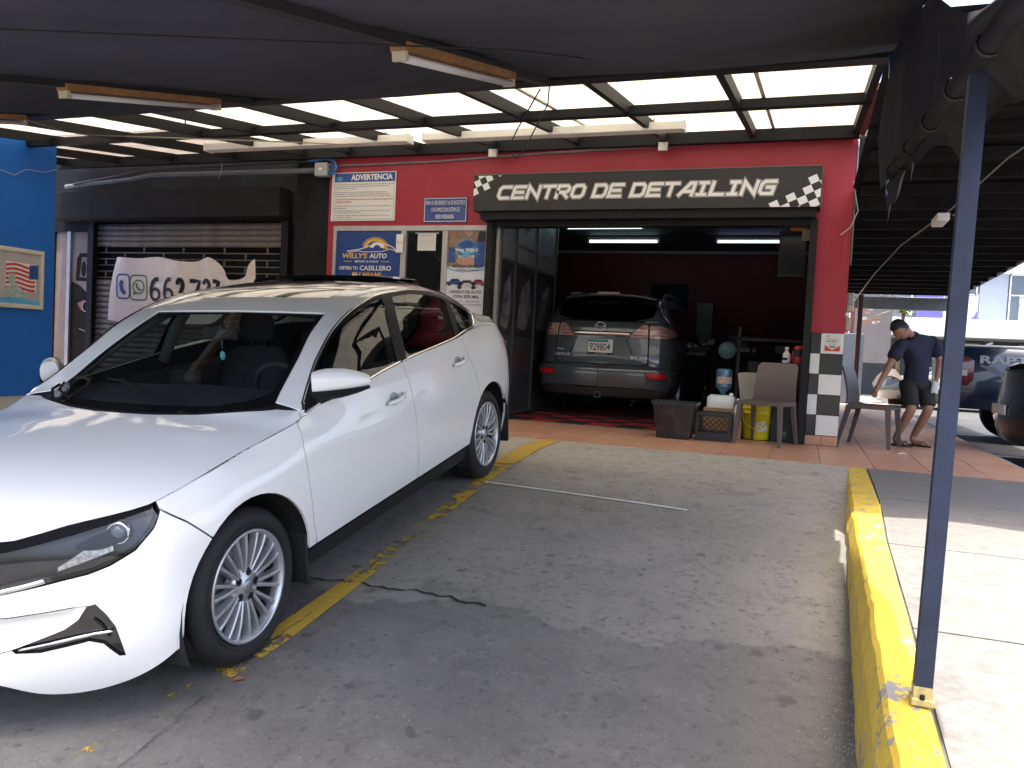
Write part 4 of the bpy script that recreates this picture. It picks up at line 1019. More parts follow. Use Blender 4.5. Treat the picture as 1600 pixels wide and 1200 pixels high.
# roller door housing with the sign, guides
sg = thing('shop_sign', 'black header sign with white slanted lettering CENTRO DE DETAILING and checkered ends', 'sign', (-1.86, 8.8, 2.44))
hb = MB(); hb.box(-3.775, .05, 8.80, FY-.002, 2.45, 2.86); hb.build('sign_box', mat('sign_black', (.014, .014, .014), .5, 0, .2, 4, dirt=(.035, .033, .03), dscale=1.5, damt=.5), sg)
ut = MB(); ut.box(-3.70, .02, 8.86, FY-.004, 2.36, 2.448); ut.build('roller_housing', darkm, sg)
edg = MB(); edg.box(-3.78, .055, 8.793, 8.812, 2.861, 2.872); edg.box(.0505, .056, 8.795, 9.08, 2.45, 2.860); edg.build('sign_trim', mat('trim_grey', (.12, .115, .11), .5, .4, .1), sg)
GL = {'C': [([(1, 1), (.2, 1), (0, .8), (0, .2), (.2, 0), (.95, 0)], 0)], 'E': [([(1, 1), (0.06, 1), (0, .94), (0, 0), (1, 0)], 0), ([(.1, .5), (.85, .5)], 0)],
      'N': [([(0, 0), (0, 1), (1, 0), (1, 1)], 0)], 'T': [([(0, 1), (1, 1)], 0), ([(.5, .95), (.5, 0)], 0)],
      'R': [([(0, 0), (0, 1), (.8, 1), (1, .82), (1, .62), (.8, .44), (.05, .44)], 0), ([(.5, .40), (.95, 0)], 0)],
      'O': [([(.2, 1), (.8, 1), (1, .8), (1, .2), (.8, 0), (.2, 0), (0, .2), (0, .8)], 1)], 'D': [([(0, 1), (.8, 1), (1, .8), (1, .2), (.8, 0), (0, 0)], 1)],
      'A': [([(-.05, 0), (.62, 1), (1, 1), (1, 0)], 0), ([(.35, .3), (.95, .3)], 0)], 'I': [([(.1, 1), (.9, 1)], 0), ([(.5, .95), (.5, .05)], 0), ([(.1, 0), (.9, 0)], 0)],
      'L': [([(0, 1), (0, 0), (1, 0)], 0)], 'G': [([(1, 1), (.2, 1), (0, .8), (0, .2), (.2, 0), (1, 0), (1, .52), (.5, .52)], 0)]}
m1, m2, m3 = MB(), MB(), MB()
txt = 'CENTRO DE DETAILING'; x = -3.47; hh = .125
wid = {'I': .095, ' ': .075}
for chx in txt:
    wd = wid.get(chx, .128)
    if chx != ' ':
        for pts, cl in GL[chx]:
            P = [(x+px*wd, 2.592+py*hh) for px, py in pts]
            # the lettering leans and climbs with the box
            for mb, ww, dp in ((m1, .053, .0015), (m2, .046, .0025), (m3, .035, .0035)):
                stroke(mb, [(p[0]+.30*(p[1]-2.575), p[1]) for p in P], ww, (0, 8.80, 0), FX, FZ, dp, closed=bool(cl))
    x += wd+.0485 if chx != ' ' else wd
m1.build('lettering_outline', mat('outline_white', (.60, .60, .57), .5, 0, .1), sg); m2.build('lettering_keyline', MATS['sign_black'], sg); m3.build('lettering', white, sg)
# checkered flag corners: slanted white squares
fl = MB(); fl_right = MB()
def chk(px, py, s_): # slanted cell
    a = [(px, py), (px+s_*.62, py+s_*.55), (px+s_*.25, py+s_*1.2), (px-s_*.37, py+s_*.65)]
    return a
def clip_add(poly, x0, x1, z0, z1, fl=None):
    fl = fl or globals()['fl']
    def cl(P, ax, v, keep):
        out = []
        for i in range(len(P)):
            a, c = P[i-1], P[i]; ia, ic = keep(a[ax], v), keep(c[ax], v)
            if ia != ic:
                t = (v-a[ax])/(c[ax]-a[ax]); out.append(tuple(a[k]+(c[k]-a[k])*t for k in (0, 1)))
            if ic: out.append(c)
        return out
    ge = lambda q, v: q >= v; le = lambda q, v: q <= v
    for ax, v, kf in ((0, x0, ge), (0, x1, le), (1, z0, ge), (1, z1, le)):
        poly = cl(poly, ax, v, kf)
        if len(poly) < 3: return
    fl.add([(p[0], 8.798, p[1]) for p in poly], [tuple(range(len(poly)))])
A1 = (.070, .030); B1 = (-.034, .068)
for i in range(-2, 9):
    for j in range(-2, 9):
        if (i+j) % 2: continue
        o_ = (-3.775+A1[0]*i+B1[0]*j, 2.62+A1[1]*i+B1[1]*j)
        P = [o_, (o_[0]+A1[0], o_[1]+A1[1]), (o_[0]+A1[0]+B1[0], o_[1]+A1[1]+B1[1]), (o_[0]+B1[0], o_[1]+B1[1])]
        cx, cz = sum(p[0] for p in P)/4, sum(p[1] for p in P)/4
        if cz > 2.60+(cx+3.775)*.66 and cx < -3.40: clip_add(P, -3.772, -3.3, 2.46, 2.855)
        # right end
        o2 = (-.42+A1[0]*i*1.15+B1[0]*j*.95, 2.42+A1[1]*i*1.25+B1[1]*j)
        P = [o2, (o2[0]+A1[0]*1.15, o2[1]+A1[1]*1.25), (o2[0]+A1[0]*1.15+B1[0]*.95, o2[1]+A1[1]*1.25+B1[1]), (o2[0]+B1[0]*.95, o2[1]+B1[1])]
        cx, cz = sum(p[0] for p in P)/4, sum(p[1] for p in P)/4
        if cz < 2.44+(cx+.46)*.75: clip_add(P, -.5, .047, 2.453, 2.855, fl_right)
fl.build('checker_flag', white, sg); fl_right.build('checker_flag', white, sg)
gd = MB(); gd.box(-3.66, -3.585, 8.98, FY+.10, 0, 2.359); gd.build('door_guide', darkm, shop)
gd = MB(); gd.box(-.03, .043, 9.0, FY+.10, 0, 2.359); gd.build('door_guide', darkm, shop)
gd = MB(); gd.box(-3.58, -.035, 9.02, FY+.09, 2.30, 2.357); gd.build('shutter_bottom_rail', darkm, shop)
gd = MB(); gd.box(-3.575, -3.535, 9.10, 9.15, 0, 2.30); gd.build('jamb', alum, shop)
# office front: aluminium frame with printed panes
fr = MB()
for (x0, x1) in ((-5.83, -5.785), (-4.845, -4.775), (-4.275, -4.205), (-3.70, -3.662)): fr.box(x0, x1, FY-.02, FY+.05, 0.0, 2.262)
fr.box(-5.83, -3.662, FY-.022, FY+.05, 2.264, 2.326); fr.box(-5.83, -3.662, FY-.015, FY+.045, .0, .09)
fr.build('office_frame', alum, shop)
# blue import poster pane
ps = thing('window_poster', 'blue window poster advertising an auto import service with a gear and car logo', 'poster', (-5.3, FY+.0, .1))
p_ = MB(); p_.box(-5.784, -4.846, FY-.004, FY+.02, .09, 2.262); p_.build('poster_sheet', mat('poster_blue', (.012, .050, .215), .35, 0, .1, 1.5), ps)
yl = mat('print_yellow', (.70, .42, .04), .45, 0, .05); lt = mat('print_lightblue', (.45, .55, .70), .45, 0, 0)
py = FY-.004
gm = MB(); cx, cz = -5.22, 1.89
for k in range(15):
    a0 = PI*(k/15)-.1; a1 = PI*((k+.55)/15)-.1
    P = [(cx+.155*math.cos(a0), cz+.155*math.sin(a0)), (cx+.155*math.cos(a1), cz+.155*math.sin(a1)), (cx+.19*math.cos(a1), cz+.19*math.sin(a1)), (cx+.19*math.cos(a0), cz+.19*math.sin(a0))]
    gm.add([(p[0], py-.002, p[1]) for p in P], [(0, 1, 2, 3)])
for k in range(18):
    a0 = PI*k/18-.1; a1 = PI*(k+1)/18-.1
    gm.add([(cx+r*math.cos(a), py-.002, cz+r*math.sin(a)) for r, a in ((.115, a0), (.155, a0), (.155, a1), (.115, a1))], [(0, 1, 2, 3)])
gm.build('gear_logo', yl, ps)
gm = MB()
for k in range(14):
    a0 = PI*k/14; a1 = PI*(k+1)/14
    gm.add([(cx+.03+r*math.cos(a), py-.0022, cz+r*math.sin(a)) for r, a in ((.05, a0), (.10, a0), (.10, a1), (.05, a1))], [(0, 1, 2, 3)])
stroke(gm, [(-5.62, 1.83), (-5.45, 1.86), (-5.35, 1.90), (-5.22, 1.955), (-5.05, 1.95), (-4.96, 1.90), (-4.93, 1.85)], .016, (0, py, 0), FX, FZ, .003)
stroke(gm, [(-5.60, 1.80), (-5.48, 1.835), (-5.36, 1.815), (-5.12, 1.825), (-5.0, 1.87), (-4.92, 1.835)], .011, (0, py, 0), FX, FZ, .003)
gm.build('car_logo', white, ps)
def T_(parent, name, m_, items, y=py):
    mb = MB()
    for (s_, x_, z_, h_, w_, kw) in items: text_mesh(mb, s_, (x_, y, z_), FX, FZ, h_, w_, **kw)
    return mb.build(name, m_, parent)
B = dict(bold=.02, depth=.003)
T_(ps, 'yellow_lettering', yl, [("WILLY'S", -5.69, 1.915, .066, .365, dict(bold=.03, shear=.15, depth=.003)), ('EN MIAMI', -5.545, 1.675, .062, .43, dict(bold=.03, shear=.15, depth=.003))])
T_(ps, 'white_lettering', white, [('AUTO', -5.30, 1.917, .062, .255, dict(bold=.03, shear=.15, depth=.003)), ('IMPORT & PARTS', -5.505, 1.862, .026, .34, dict(bold=.02, shear=.1, depth=.003)), ('OBTEN TU', -5.735, 1.768, .045, .275, B), ('CASILLERO', -5.43, 1.762, .062, .455, B), ('CADA SEMANA', -5.5, 1.2, .06, .55, B)])
ln = MB(); ln.box(-5.67, -5.55, py-.003, py-.001, 1.872, 1.880); ln.box(-5.12, -5.00, py-.003, py-.001, 1.872, 1.880); ln.build('rule_lines', yl, ps)
def zmap(o, root, f):
    for v in o.data.vertices: v.co.z = f(v.co.z+root.location.z)-root.location.z
for o in ps.children:
    if o.name.split('.')[0] in ('gear_logo', 'car_logo'): zmap(o, ps, lambda z: 2.05+(z-1.89)*.72)
# glass door
dg = MB(); dg.box(-4.77, -4.28, FY+.012, FY+.03, .10, 2.262); dg.build('office_door_pane', mat('dark_glass', (.010, .011, .012), .06, 0, 0, coat=1), shop)
hd = MB(); hd.tube([(-4.80, FY-.06, .95), (-4.80, FY-.06, 1.25)], .011, 8); hd.tube([(-4.80, FY-.06, .97), (-4.80, FY, .97)], .009, 6); hd.tube([(-4.80, FY-.06, 1.23), (-4.80, FY, 1.23)], .009, 6); hd.build('door_handle', alum, shop)
nt_ = thing('paper_notice', 'white printed paper notice hanging inside the office door glass', 'notice', (-4.5, FY, 2))
mb = MB(); mb.box(-4.625, -4.375, FY+.004, FY+.008, 2.02, 2.235); mb.build('sheet', mat('paper', (.66, .65, .62), .7, 0, .04), nt_)
mb = MB(); mb.box(-4.66, -4.34, FY+.0, FY+.01, 2.228, 2.242); mb.build('hanger_strip', alum, nt_)
T_(nt_, 'red_lettering', mat('print_red', (.55, .04, .04), .6, 0, 0), [('AVISO AL PUBLICO', -4.59, 2.195, .016, .18, dict(depth=.002))], FY+.003)
T_(nt_, 'lettering', mat('print_grey', (.25, .25, .26), .6, 0, 0), [(s_, -4.61, 2.165-.020*k, .009, w_, dict(depth=.002)) for k, (s_, w_) in enumerate((('favor presentar su comprobante', .21), ('para retirar el vehiculo del local', .22), ('gracias por su preferencia y visita', .215), ('horario de lunes a sabado de 8 a 5', .20), ('cerrado los domingos y feriados', .22), ('consulte al personal de caja', .18)))], FY+.003)
qr = thing('payment_card', 'small white payment card taped low on the office door glass', 'card', (-4.7, FY, 1.2))
mb = MB(); mb.box(-4.735, -4.565, FY+.004, FY+.008, 1.13, 1.42); mb.build('card_sheet', MATS['paper'], qr)
T_(qr, 'lettering', mat('print_blue', (.03, .12, .42), .5, 0, 0), [('yappy', -4.69, 1.375, .028, .09, dict(bold=.02, depth=.002))], FY+.003)
hs = thing('hanging_tag_sign', 'small white rounded sign fixed to the office door mullion', 'sign', (-4.83, FY, 2))
mb = MB(); mb.box(-4.90, -4.80, FY-.05, FY-.042, 1.985, 2.215, .004); mb.build('plate', white, hs)
T_(hs, 'lettering', mat('print_orange', (.65, .16, .04), .5, 0, 0), [('$', -4.885, 2.10, .035, None, dict(bold=.03, depth=.002)), ('abierto', -4.862, 2.105, .018, .055, dict(depth=.002))], FY-.05)
# second poster
pp = thing('service_poster', 'tall printed poster of foam car washing with a blue splash logo and three cars', 'poster', (-3.95, FY, .1))
mb = MB(); mb.box(-4.204, -3.701, FY-.004, FY+.02, .09, 2.262); mb.build('poster_sheet', mat('poster_pale', (.56, .60, .66), .4, 0, .12, 3), pp)
brown = mat('print_brown', (.24, .15, .10), .5, 0, .4, 9); skin_p = mat('print_skin', (.42, .24, .17), .5, 0, .15, 20); navy = mat('print_navy', (.02, .07, .26), .5, 0, .2, 9); cyan = mat('print_cyan', (.10, .36, .62), .5, 0, .2, 14)
def flat(name, m_, polys, parent, y=py, d=.002):
    mb = MB()
    for P in polys: mb.add([(p[0], y-d, p[1]) for p in P], [tuple(range(len(P)))])
    return mb.build(name, m_, parent)
def ell(cx, cz, rx, rz, n=18, a0=0, a1=2*PI): return [(cx+rx*math.cos(a0+(a1-a0)*k/n), cz+rz*math.sin(a0+(a1-a0)*k/n)) for k in range(n if a1-a0 > 6.2 else n+1)]
flat('photo_backdrop', brown, [[(-4.204, 1.60), (-3.701, 1.60), (-3.701, 2.262), (-4.204, 2.262)]], pp)
flat('photo_face', skin_p, [ell(-3.93, 2.17, .062, .085)], pp, d=.003); flat('photo_hands', skin_p, [ell(-3.92, 1.70, .16, .09)], pp, d=.003)
flat('photo_hair', ink, [ell(-3.93, 2.225, .08, .036), ell(-3.755, 2.0, .06, .2)], pp, d=.0025)
flat('photo_shirt', navy, [[(-3.84, 1.6), (-3.71, 1.6), (-3.71, 2.0), (-3.86, 1.98)], [(-4.19, 1.66), (-4.1, 1.66), (-4.1, 1.9), (-4.19, 1.9)]], pp, d=.0035)
random.seed(4)
spl = []
for k in range(26):
    a = 2*PI*k/26; r1 = .11; r2 = random.uniform(.16, .23)
    spl.append([(-3.95+.9*r1*math.cos(a-.1), 1.88+r1*math.sin(a-.1)), (-3.95+r2*math.cos(a), 1.88+r2*math.sin(a)), (-3.95+.9*r1*math.cos(a+.1), 1.88+r1*math.sin(a+.1))])
flat('splash', cyan, spl+[ell(-3.95, 1.88, .125, .135)], pp, d=.004)
flat('splash_core', navy, [ell(-3.95, 1.92, .085, .085)], pp, d=.005)
T_(pp, 'logo_lettering', white, [("Wet Willy's", -4.10, 1.815, .075, .30, dict(bold=.03, depth=.007)), ('AUTO DETAIL', -4.06, 1.745, .03, .22, dict(bold=.02, depth=.007))])
flat('pale_band', mat('print_pale', (.60, .64, .70), .5, 0, .06), [[(-4.204, .09), (-3.701, .09), (-3.701, 1.56), (-4.0, 1.53), (-4.204, 1.60)]], pp, d=.0045)
flat('blue_swoosh', cyan, [[(-4.204, 1.62), (-4.15, 1.555), (-4.0, 1.515), (-3.701, 1.565), (-3.701, 1.545), (-4.0, 1.50), (-4.15, 1.535), (-4.204, 1.58)]], pp, d=.005)
T_(pp, 'lettering', ink, [('OFICINA DE PAGO', -4.13, 1.575, .046, .40, dict(bold=.03, depth=.0065)), ('ESTIMADO CLIENTE', -4.08, 1.525, .026, .30, dict(bold=.02, depth=.0065)), ('LAVADO DE AUTO', -4.15, 1.17, .05, .42, dict(bold=.03, depth=.0065)), ('CON ESPUMA', -4.10, 1.095, .05, .34, dict(bold=.03, depth=.0065)), ('CHICOS - MEDIANOS', -4.11, 1.03, .028, .36, dict(depth=.0065)), ('GRANDES - EXTRAGRANDES', -4.15, .98, .028, .43, dict(depth=.0065))])
def minicar(x, z, s, m_):
    P = [(-1, .15), (-.95, .5), (-.6, .62), (-.35, .95), (.4, .98), (.7, .62), (1, .5), (1.02, .15)]
    a = flat('printed_car', m_, [[(x+p[0]*s, z+p[1]*s) for p in P]], pp, d=.007)
    flat('printed_car_glass', ink, [[(x+p[0]*s, z+p[1]*s) for p in ((-.5, .62), (-.3, .88), (.32, .9), (.55, .62))], ell(x-.6*s, z+.16*s, .2*s, .2*s), ell(x+.62*s, z+.16*s, .2*s, .2*s)], pp, d=.008)
minicar(-4.09, 1.29, .115, navy); minicar(-3.78, 1.30, .10, mat('print_darkred', (.30, .03, .04), .5, 0, 0)); minicar(-3.93, 1.245, .15, mat('print_silver', (.42, .44, .47), .5, 0, .2, 12))
for o in pp.children:
    if not o.name.startswith('poster_sheet'): zmap(o, pp, lambda z: min(.768*z+.601, 2.258))
# warning board and blue notice
wb = thing('warning_board', 'white warning board headed ADVERTENCIA with small print on the red wall', 'sign', (-5.4, FY, 2.39))
mb = MB(); mb.box(-5.885, -4.955, FY-.018, FY-.001, 2.39, 3.008, .003); mb.build('board', mat('board_white', (.70, .69, .66), .5, 0, .04), wb)
yb = FY-.018
flat('header_band', navy, [[(-5.84, 2.885), (-4.965, 2.885), (-4.965, 2.997), (-5.84, 2.997)]], wb, yb)
T_(wb, 'header_lettering', white, [('ADVERTENCIA', -5.60, 2.905, .075, .60, dict(bold=.035, depth=.0035))], yb)
flat('splash_logo', cyan, [[(-5.77+r*math.cos(a)*1.2, 2.925+r*math.sin(a)) for r, a in ((.02, t-.2), (.05+.02*(k % 2), t), (.02, t+.2))] for k, t in enumerate(np.linspace(0, 6.0, 12))]+[ell(-5.77, 2.925, .045, .03)], wb, yb, .0035)
flat('border_lines', mat('print_grey2', (.2, .2, .21), .5, 0, 0), [[(-5.85, 2.408), (-4.975, 2.408), (-4.975, 2.412), (-5.85, 2.412)], [(-5.85, 2.41), (-5.847, 2.41), (-5.847, 2.88), (-5.85, 2.88)], [(-4.978, 2.41), (-4.975, 2.41), (-4.975, 2.88), (-4.978, 2.88)]], wb, yb)
lines = [('* La administracion no asume responsabilidad por vehiculos dejados mas de', 2.845, .84), ('  dos horas posterior a su atencion en los predios del centro de lavado o', 2.82, .78), ('  estacionamientos de la plaza.', 2.795, .30), ('* La administracion no asume la responsabilidad por vehiculos mal', 2.745, .74), ('  estacionados o por danos que se ocasionen fuera del perimetro de nuestro', 2.72, .80), ('  centro de lavado o a causa de sus propietarios o terceros en nuestro predio.', 2.695, .82),
         ('* Autos por mas de dos horas 1.00 por hora o 5.00 por minuto en concepto de', 2.57, .82), ('  Estacionamiento.', 2.545, .18), ('* Por vehiculos dejados sin llaves dentro del centro de lavado 1.50 por hora,', 2.51, .81), ('  en concepto de ocupacion de patio.', 2.485, .40), ('* Por autos no retirados despues de nuestra hora de cierre 15.00 por noche', 2.45, .80), ('  en concepto de custodia.', 2.425, .26)]
T_(wb, 'small_print', ink, [(s_, -5.835, z_, .017, w_, dict(bold=.012, depth=.002)) for s_, z_, w_ in lines], yb)
T_(wb, 'red_print', MATS['print_red'], [('SE GENERAN LOS SIGUIENTES CARGOS POR VEHICULOS DEJADOS EN', -5.82, 2.65, .021, .83, dict(bold=.025, depth=.002)), ('NUESTRO PREDIO', -5.82, 2.62, .021, .24, dict(bold=.025, depth=.002))], yb)
bs = thing('security_sign', 'small blue metal sign about video surveillance on the red wall', 'sign', (-4.25, FY, 2.36))
mb = MB(); mb.box(-4.555, -3.965, FY-.014, FY-.001, 2.362, 2.672, .004); mb.build('plate', mat('enamel_blue', (.012, .040, .23), .3, 0, .05, 4, coat=.4), bs)
bl = MB(); z0, z1, x0, x1 = 2.374, 2.660, -4.543, -3.977
for (a, b_, c_, d_) in ((x0, x1, z0, z0+.007), (x0, x1, z1-.007, z1), (x0, x0+.007, z0+.007, z1-.007), (x1-.007, x1, z0+.007, z1-.007)): bl.box(a, b_, FY-.0155, FY-.0145, c_, d_)
bl.build('border', white, bs)
T_(bs, 'lettering', white, [('PARA SU SEGURIDAD Y LA DE NOSOTROS', -4.525, 2.58, .050, .53, dict(bold=.0, depth=.002)), ('CONTAMOS CON SISTEMA DE', -4.455, 2.495, .050, .39, dict(bold=.0, depth=.002)), ('VIDEO VIGILANCIA', -4.39, 2.41, .050, .25, dict(bold=.02, depth=.002))], FY-.014)
nb = thing('tile_notice', 'small white and red notice stuck on the top white pillar tile', 'notice', (.28, FY, 1.05))
mb = MB(); mb.box(.185, .338, FY-.0135, FY-.011, .995, 1.172); mb.build('sheet', MATS['paper'], nb)
flat('red_corner', MATS['print_red'], [[(.187, .997), (.336, .997), (.336, 1.06), (.262, 1.005), (.187, 1.06)]], nb, FY-.0135)
T_(nb, 'lettering', ink, [('AVISO', .20, 1.145, .014, .03, dict(bold=.02, depth=.002)), ('CARGA PESADA', .197, 1.118, .010, .12, dict(depth=.002)), ('PROHIBIDO', .205, 1.092, .014, .105, dict(bold=.03, depth=.002)), ('SOLO AUTOS', .215, 1.068, .010, .085, dict(depth=.002))], FY-.0135)
flat('stamp', MATS['print_grey'], [[(.235, 1.03), (.29, 1.03), (.29, 1.055), (.235, 1.055)]], nb, FY-.0135)
# conduit and fittings on the wall
cd = MB(); gm_ = mat('conduit_grey', (.20, .20, .21), .5, 0, .2, 6)
cd.tube([(-5.86, FY-.02, 3.095), (-4.5, FY-.02, 3.105), (-3.0, FY-.02, 3.16), (-1.5, FY-.02, 3.19), (.40, FY-.02, 3.21)], .013, 8)
tag(cd.build('conduit', gm_), 'thin grey conduit running along the top of the red wall', 'conduit')
cd2 = MB(); cd2.tube([(-10.6, FY+.1, 2.95), (-9.4, FY+.1, 3.02), (-8.9, FY+.05, 3.065), (-7.5, FY+.05, 3.06), (-6.1, FY-.02, 3.045)], .038, 10); cl_ = tag(cd2.build('water_pipe', mat('pvc_grey', (.13, .135, .15), .5, 0, .2, 4)), 'thick grey pipe running along the black shopfront into a junction box', 'pipe')
cd3 = MB(); cd3.tube([(-10.4, FY+.05, 2.98), (-9.0, FY, 3.13), (-7.5, FY-.02, 3.15), (-6.5, FY-.04, 3.16), (-6.05, FY-.05, 3.17)], .018, 8); tag(cd3.build('cable', mat('cable_black', (.03, .03, .034), .5, 0, .1)), 'thin black conduit above the thick grey pipe on the black shopfront', 'cable')
jb = thing('junction_box', 'grey square junction box with looping blue flexible conduit', 'junction box', (-6, FY-.1, 2.95))
mb = MB(); mb.box(-6.09, -5.905, FY-.12, FY-.012, 2.955, 3.125, .006); mb.build('box', mat('box_grey', (.34, .36, .36), .45, 0, .06), jb)
mb = MB(); mb.box(-6.03, -5.98, FY-.1225, FY-.121, 3.03, 3.055); mb.build('box_label', white, jb)
bc = mat('blue_conduit', (.03, .16, .42), .4, 0, .2, 60)
mb = MB(); mb.tube([(-6.25, FY-.04, 3.17), (-6.12, FY-.08, 3.165), (-5.97, FY-.06, 3.185), (-5.83, FY-.07, 3.15), (-5.79, FY-.07, 3.06), (-5.84, FY-.07, 2.99), (-5.905, FY-.07, 2.985)], .019, 8); mb.tube([(-5.905, FY-.06, 3.09), (-5.86, FY-.06, 3.09), (-5.84, FY-.06, 3.05), (-5.86, FY-.06, 3.03), (-5.905, FY-.06, 3.03)], .014, 8); mb.build('flexible_conduit', bc, jb)
for (x_, z_) in ((-5.0, 3.14), (-3.36, 3.16)): pass
wc = MB(); wc.tube([(.36, FY-.02, 2.75), (.39, FY-.03, 2.6), (.42, FY-.04, 2.45), (.36, FY-.05, 2.28), (.27, FY-.06, 2.2)], .005, 5); tag(wc.build('loose_wire', mat('wire_white', (.6, .58, .54), .6, 0, 0)), 'loose white wire dangling beside the right edge of the red wall', 'wire')
vp = MB(); vp.tube([(.385, FY+.02, 3.2), (.385, FY+.02, 1.9)], .010, 6); tag(vp.build('wall_cable', MATS['conduit_grey']), 'thin grey cable running down the corner of the red wall', 'cable')
# ---- inside the bay
bay = shop
inm = mat('bay_ceiling', (.10, .10, .105), .7, 0, .15)
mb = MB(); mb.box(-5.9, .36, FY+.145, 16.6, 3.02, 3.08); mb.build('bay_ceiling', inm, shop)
mb = MB(); mb.box(-5.9, .36, 16.6, 16.7, 0, 3.08); mb.build('bay_back_wall', red_dimmed, shop)
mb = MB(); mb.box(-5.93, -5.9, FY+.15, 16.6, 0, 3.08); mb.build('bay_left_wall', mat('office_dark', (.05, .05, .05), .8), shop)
mb = MB(); mb.box(-5.8, .35, 16.56, 16.598, 2.96, 3.01); mb.build('ceiling_trim', mat('trim_offwhite', (.3, .3, .3), .6, 0, .1), shop)
fb = MB(); fb.box(-5.89, .36, 9.352, 16.6, -.1, -.012); bfl = struct('bay_floor', fb, mat('bay_slab', (.05, .05, .05), .8))
ri = mat('mat_red', (.30, .022, .022), .5, 0, .2, 10); bi = mat('mat_black', (.018, .018, .02), .5, 0, .2, 10)
prot = {}
for i in range(10):
    for j in range(15):
        k = (i+j) % 2; m_ = ri if k else bi
        if k not in prot:
            q = MB(); q.box(-.178, .178, -.178, .178, -.012, 0, .003)
            for a in range(5):
                for b_ in (-1, 1): q.box(-.16+.08*a-.006, -.16+.08*a+.006, -.16, .16, 0, .002) if b_ > 0 else q.box(-.16, .16, -.16+.08*a-.006, -.16+.08*a+.006, 0, .0018)
            o = q.build('floor_tile', m_, bfl, local=True); prot[k] = o
        else: o = prot[k].copy(); COL.objects.link(o); o.parent = bfl
        o.location = (-3.5+.18+.36*i, 9.36+.18+.36*j, .0)
# partition of framed printed panels on the left of the bay
pt = thing('partition', 'dark framed partition of printed panels along the left side of the bay', 'partition', (-3.56, 10.3, 0))
fm = MB(); ys_ = [9.17, 9.72, 10.55, 11.45]
for y in ys_: fm.box(-3.575, -3.52, y-.02, y+.02, 0, 2.78)
for z in (.03, 1.95, 2.76): fm.box(-3.57, -3.525, 9.17, 11.45, z-.018, z+.018)
fm.build('frame', mat('frame_grey', (.10, .10, .10), .45, .5, .1), pt)
pcol = [mat('panel_dark', (.025, .025, .028), .35, 0, .5, 3), mat('panel_pale', (.17, .175, .185), .4, 0, .1, 3), mat('panel_mid', (.05, .05, .055), .4, 0, .2, 3)]
for i in range(3):
    y0, y1 = ys_[i]+.022, ys_[i+1]-.022
    for (z0, z1, m_) in ((.05, 1.02, pcol[2]), (1.025, 1.93, pcol[0]), (1.97, 2.74, pcol[1])):
        q = MB(); q.box(-3.555, -3.54, y0, y1, z0, z1); q.build('panel', m_, pt)
    q = MB(); q.add([(-3.5385, (y0+y1)/2+p[0], .72+p[1]) for p in ell(0, 0, .16, .05)], [tuple(range(18))]); q.add([(-3.538, (y0+y1)/2+p[0], .76+p[1]) for p in ell(0, 0, .10, .16)], [tuple(range(18))]); q.build('printed_emblem', mat('print_maroon', (.07, .02, .025), .4, 0, .3, 20), pt)
    q = MB(); q.add([(-3.5385, (y0+y1)/2+p[0]*.8*(y1-y0)/2, 1.45+p[1]) for p in [(-.9, -.3), (.2, -.35), (.9, -.1), (.5, .35), (-.4, .2)]], [tuple(range(5))]); q.build('printed_photo', mat('print_photo', (.14, .14, .17), .4, 0, .8, 5), pt)
q = MB(); text_mesh(q, 'pd', (-3.537, 10.03, 2.36), (0, 1, 0), FZ, .24, .2, bold=.04, depth=.002); text_mesh(q, 'Premium Window Films', (-3.537, 9.80, 2.16), (0, 1, 0), FZ, .05, .65, bold=.01, depth=.002); q.build('lettering', ink, pt)
q = MB(); text_mesh(q, '3D', (-3.537, 10.72, 2.30), (0, 1, 0), FZ, .30, .52, bold=.05, depth=.002); text_mesh(q, 'auto detailing', (-3.537, 10.75, 2.14), (0, 1, 0), FZ, .05, .45, bold=.01, depth=.002); q.build('green_lettering', mat('print_green', (.01, .10, .07), .4, 0, 0), pt)
q = MB()
for i in range(3):
    y0 = ys_[i]+.12
    for k in range(6): text_mesh(q, ['lavado', 'pulido', 'encerado', 'tapiceria', 'motor', 'ceramico'][k], (-3.538, y0, .52-.075*k), (0, 1, 0), FZ, .03, .22, depth=.001)
q.build('price_lettering', ink, pt)
# fluorescent tubes
coolw = emit('tube_cool', (.62, .95, 1.0), .75); bluew = emit('tube_blue', (.50, .58, 1.0), .7); offw = mat('tube_off', (.40, .40, .42), .4, 0, 0)
def tubelamp(x0, x1, y, z, m_, label, grp='tube lamps on the bay ceiling'):
    t = thing('tube_lamp', label, 'lamp', ((x0+x1)/2, y, z), group=grp)
    q = MB(); q.box(x0, x1, y-.04, y+.04, z+.03, z+.075); q.build('batten', mat('batten_white', (.55, .55, .55), .4, 0, .05), t)
    q = MB(); q.tube([(x0+.03, y, z), (x1-.03, y, z)], .02, 10); q.build('tube', m_, t)
    for xx in (x0, x1):
        q = MB(); q.box(xx-.012, xx+.02, y-.025, y+.025, z-.025, z+.03); q.build('end_cap', MATS['batten_white'], t)
tubelamp(-3.86, -2.57, 13.0, 2.92, coolw, 'lit cool white tube lamp nearest the door, left above the dark SUV')
tubelamp(-3.90, -2.60, 14.6, 2.92, coolw, 'lit cool white tube lamp further back, left above the dark SUV')
tubelamp(-1.59, -.42, 14.6, 2.92, bluew, 'lit bluish tube lamp on the right side of the bay')
tubelamp(-1.62, -.40, 13.0, 2.93, offw, 'unlit tube lamp on the right side of the bay')
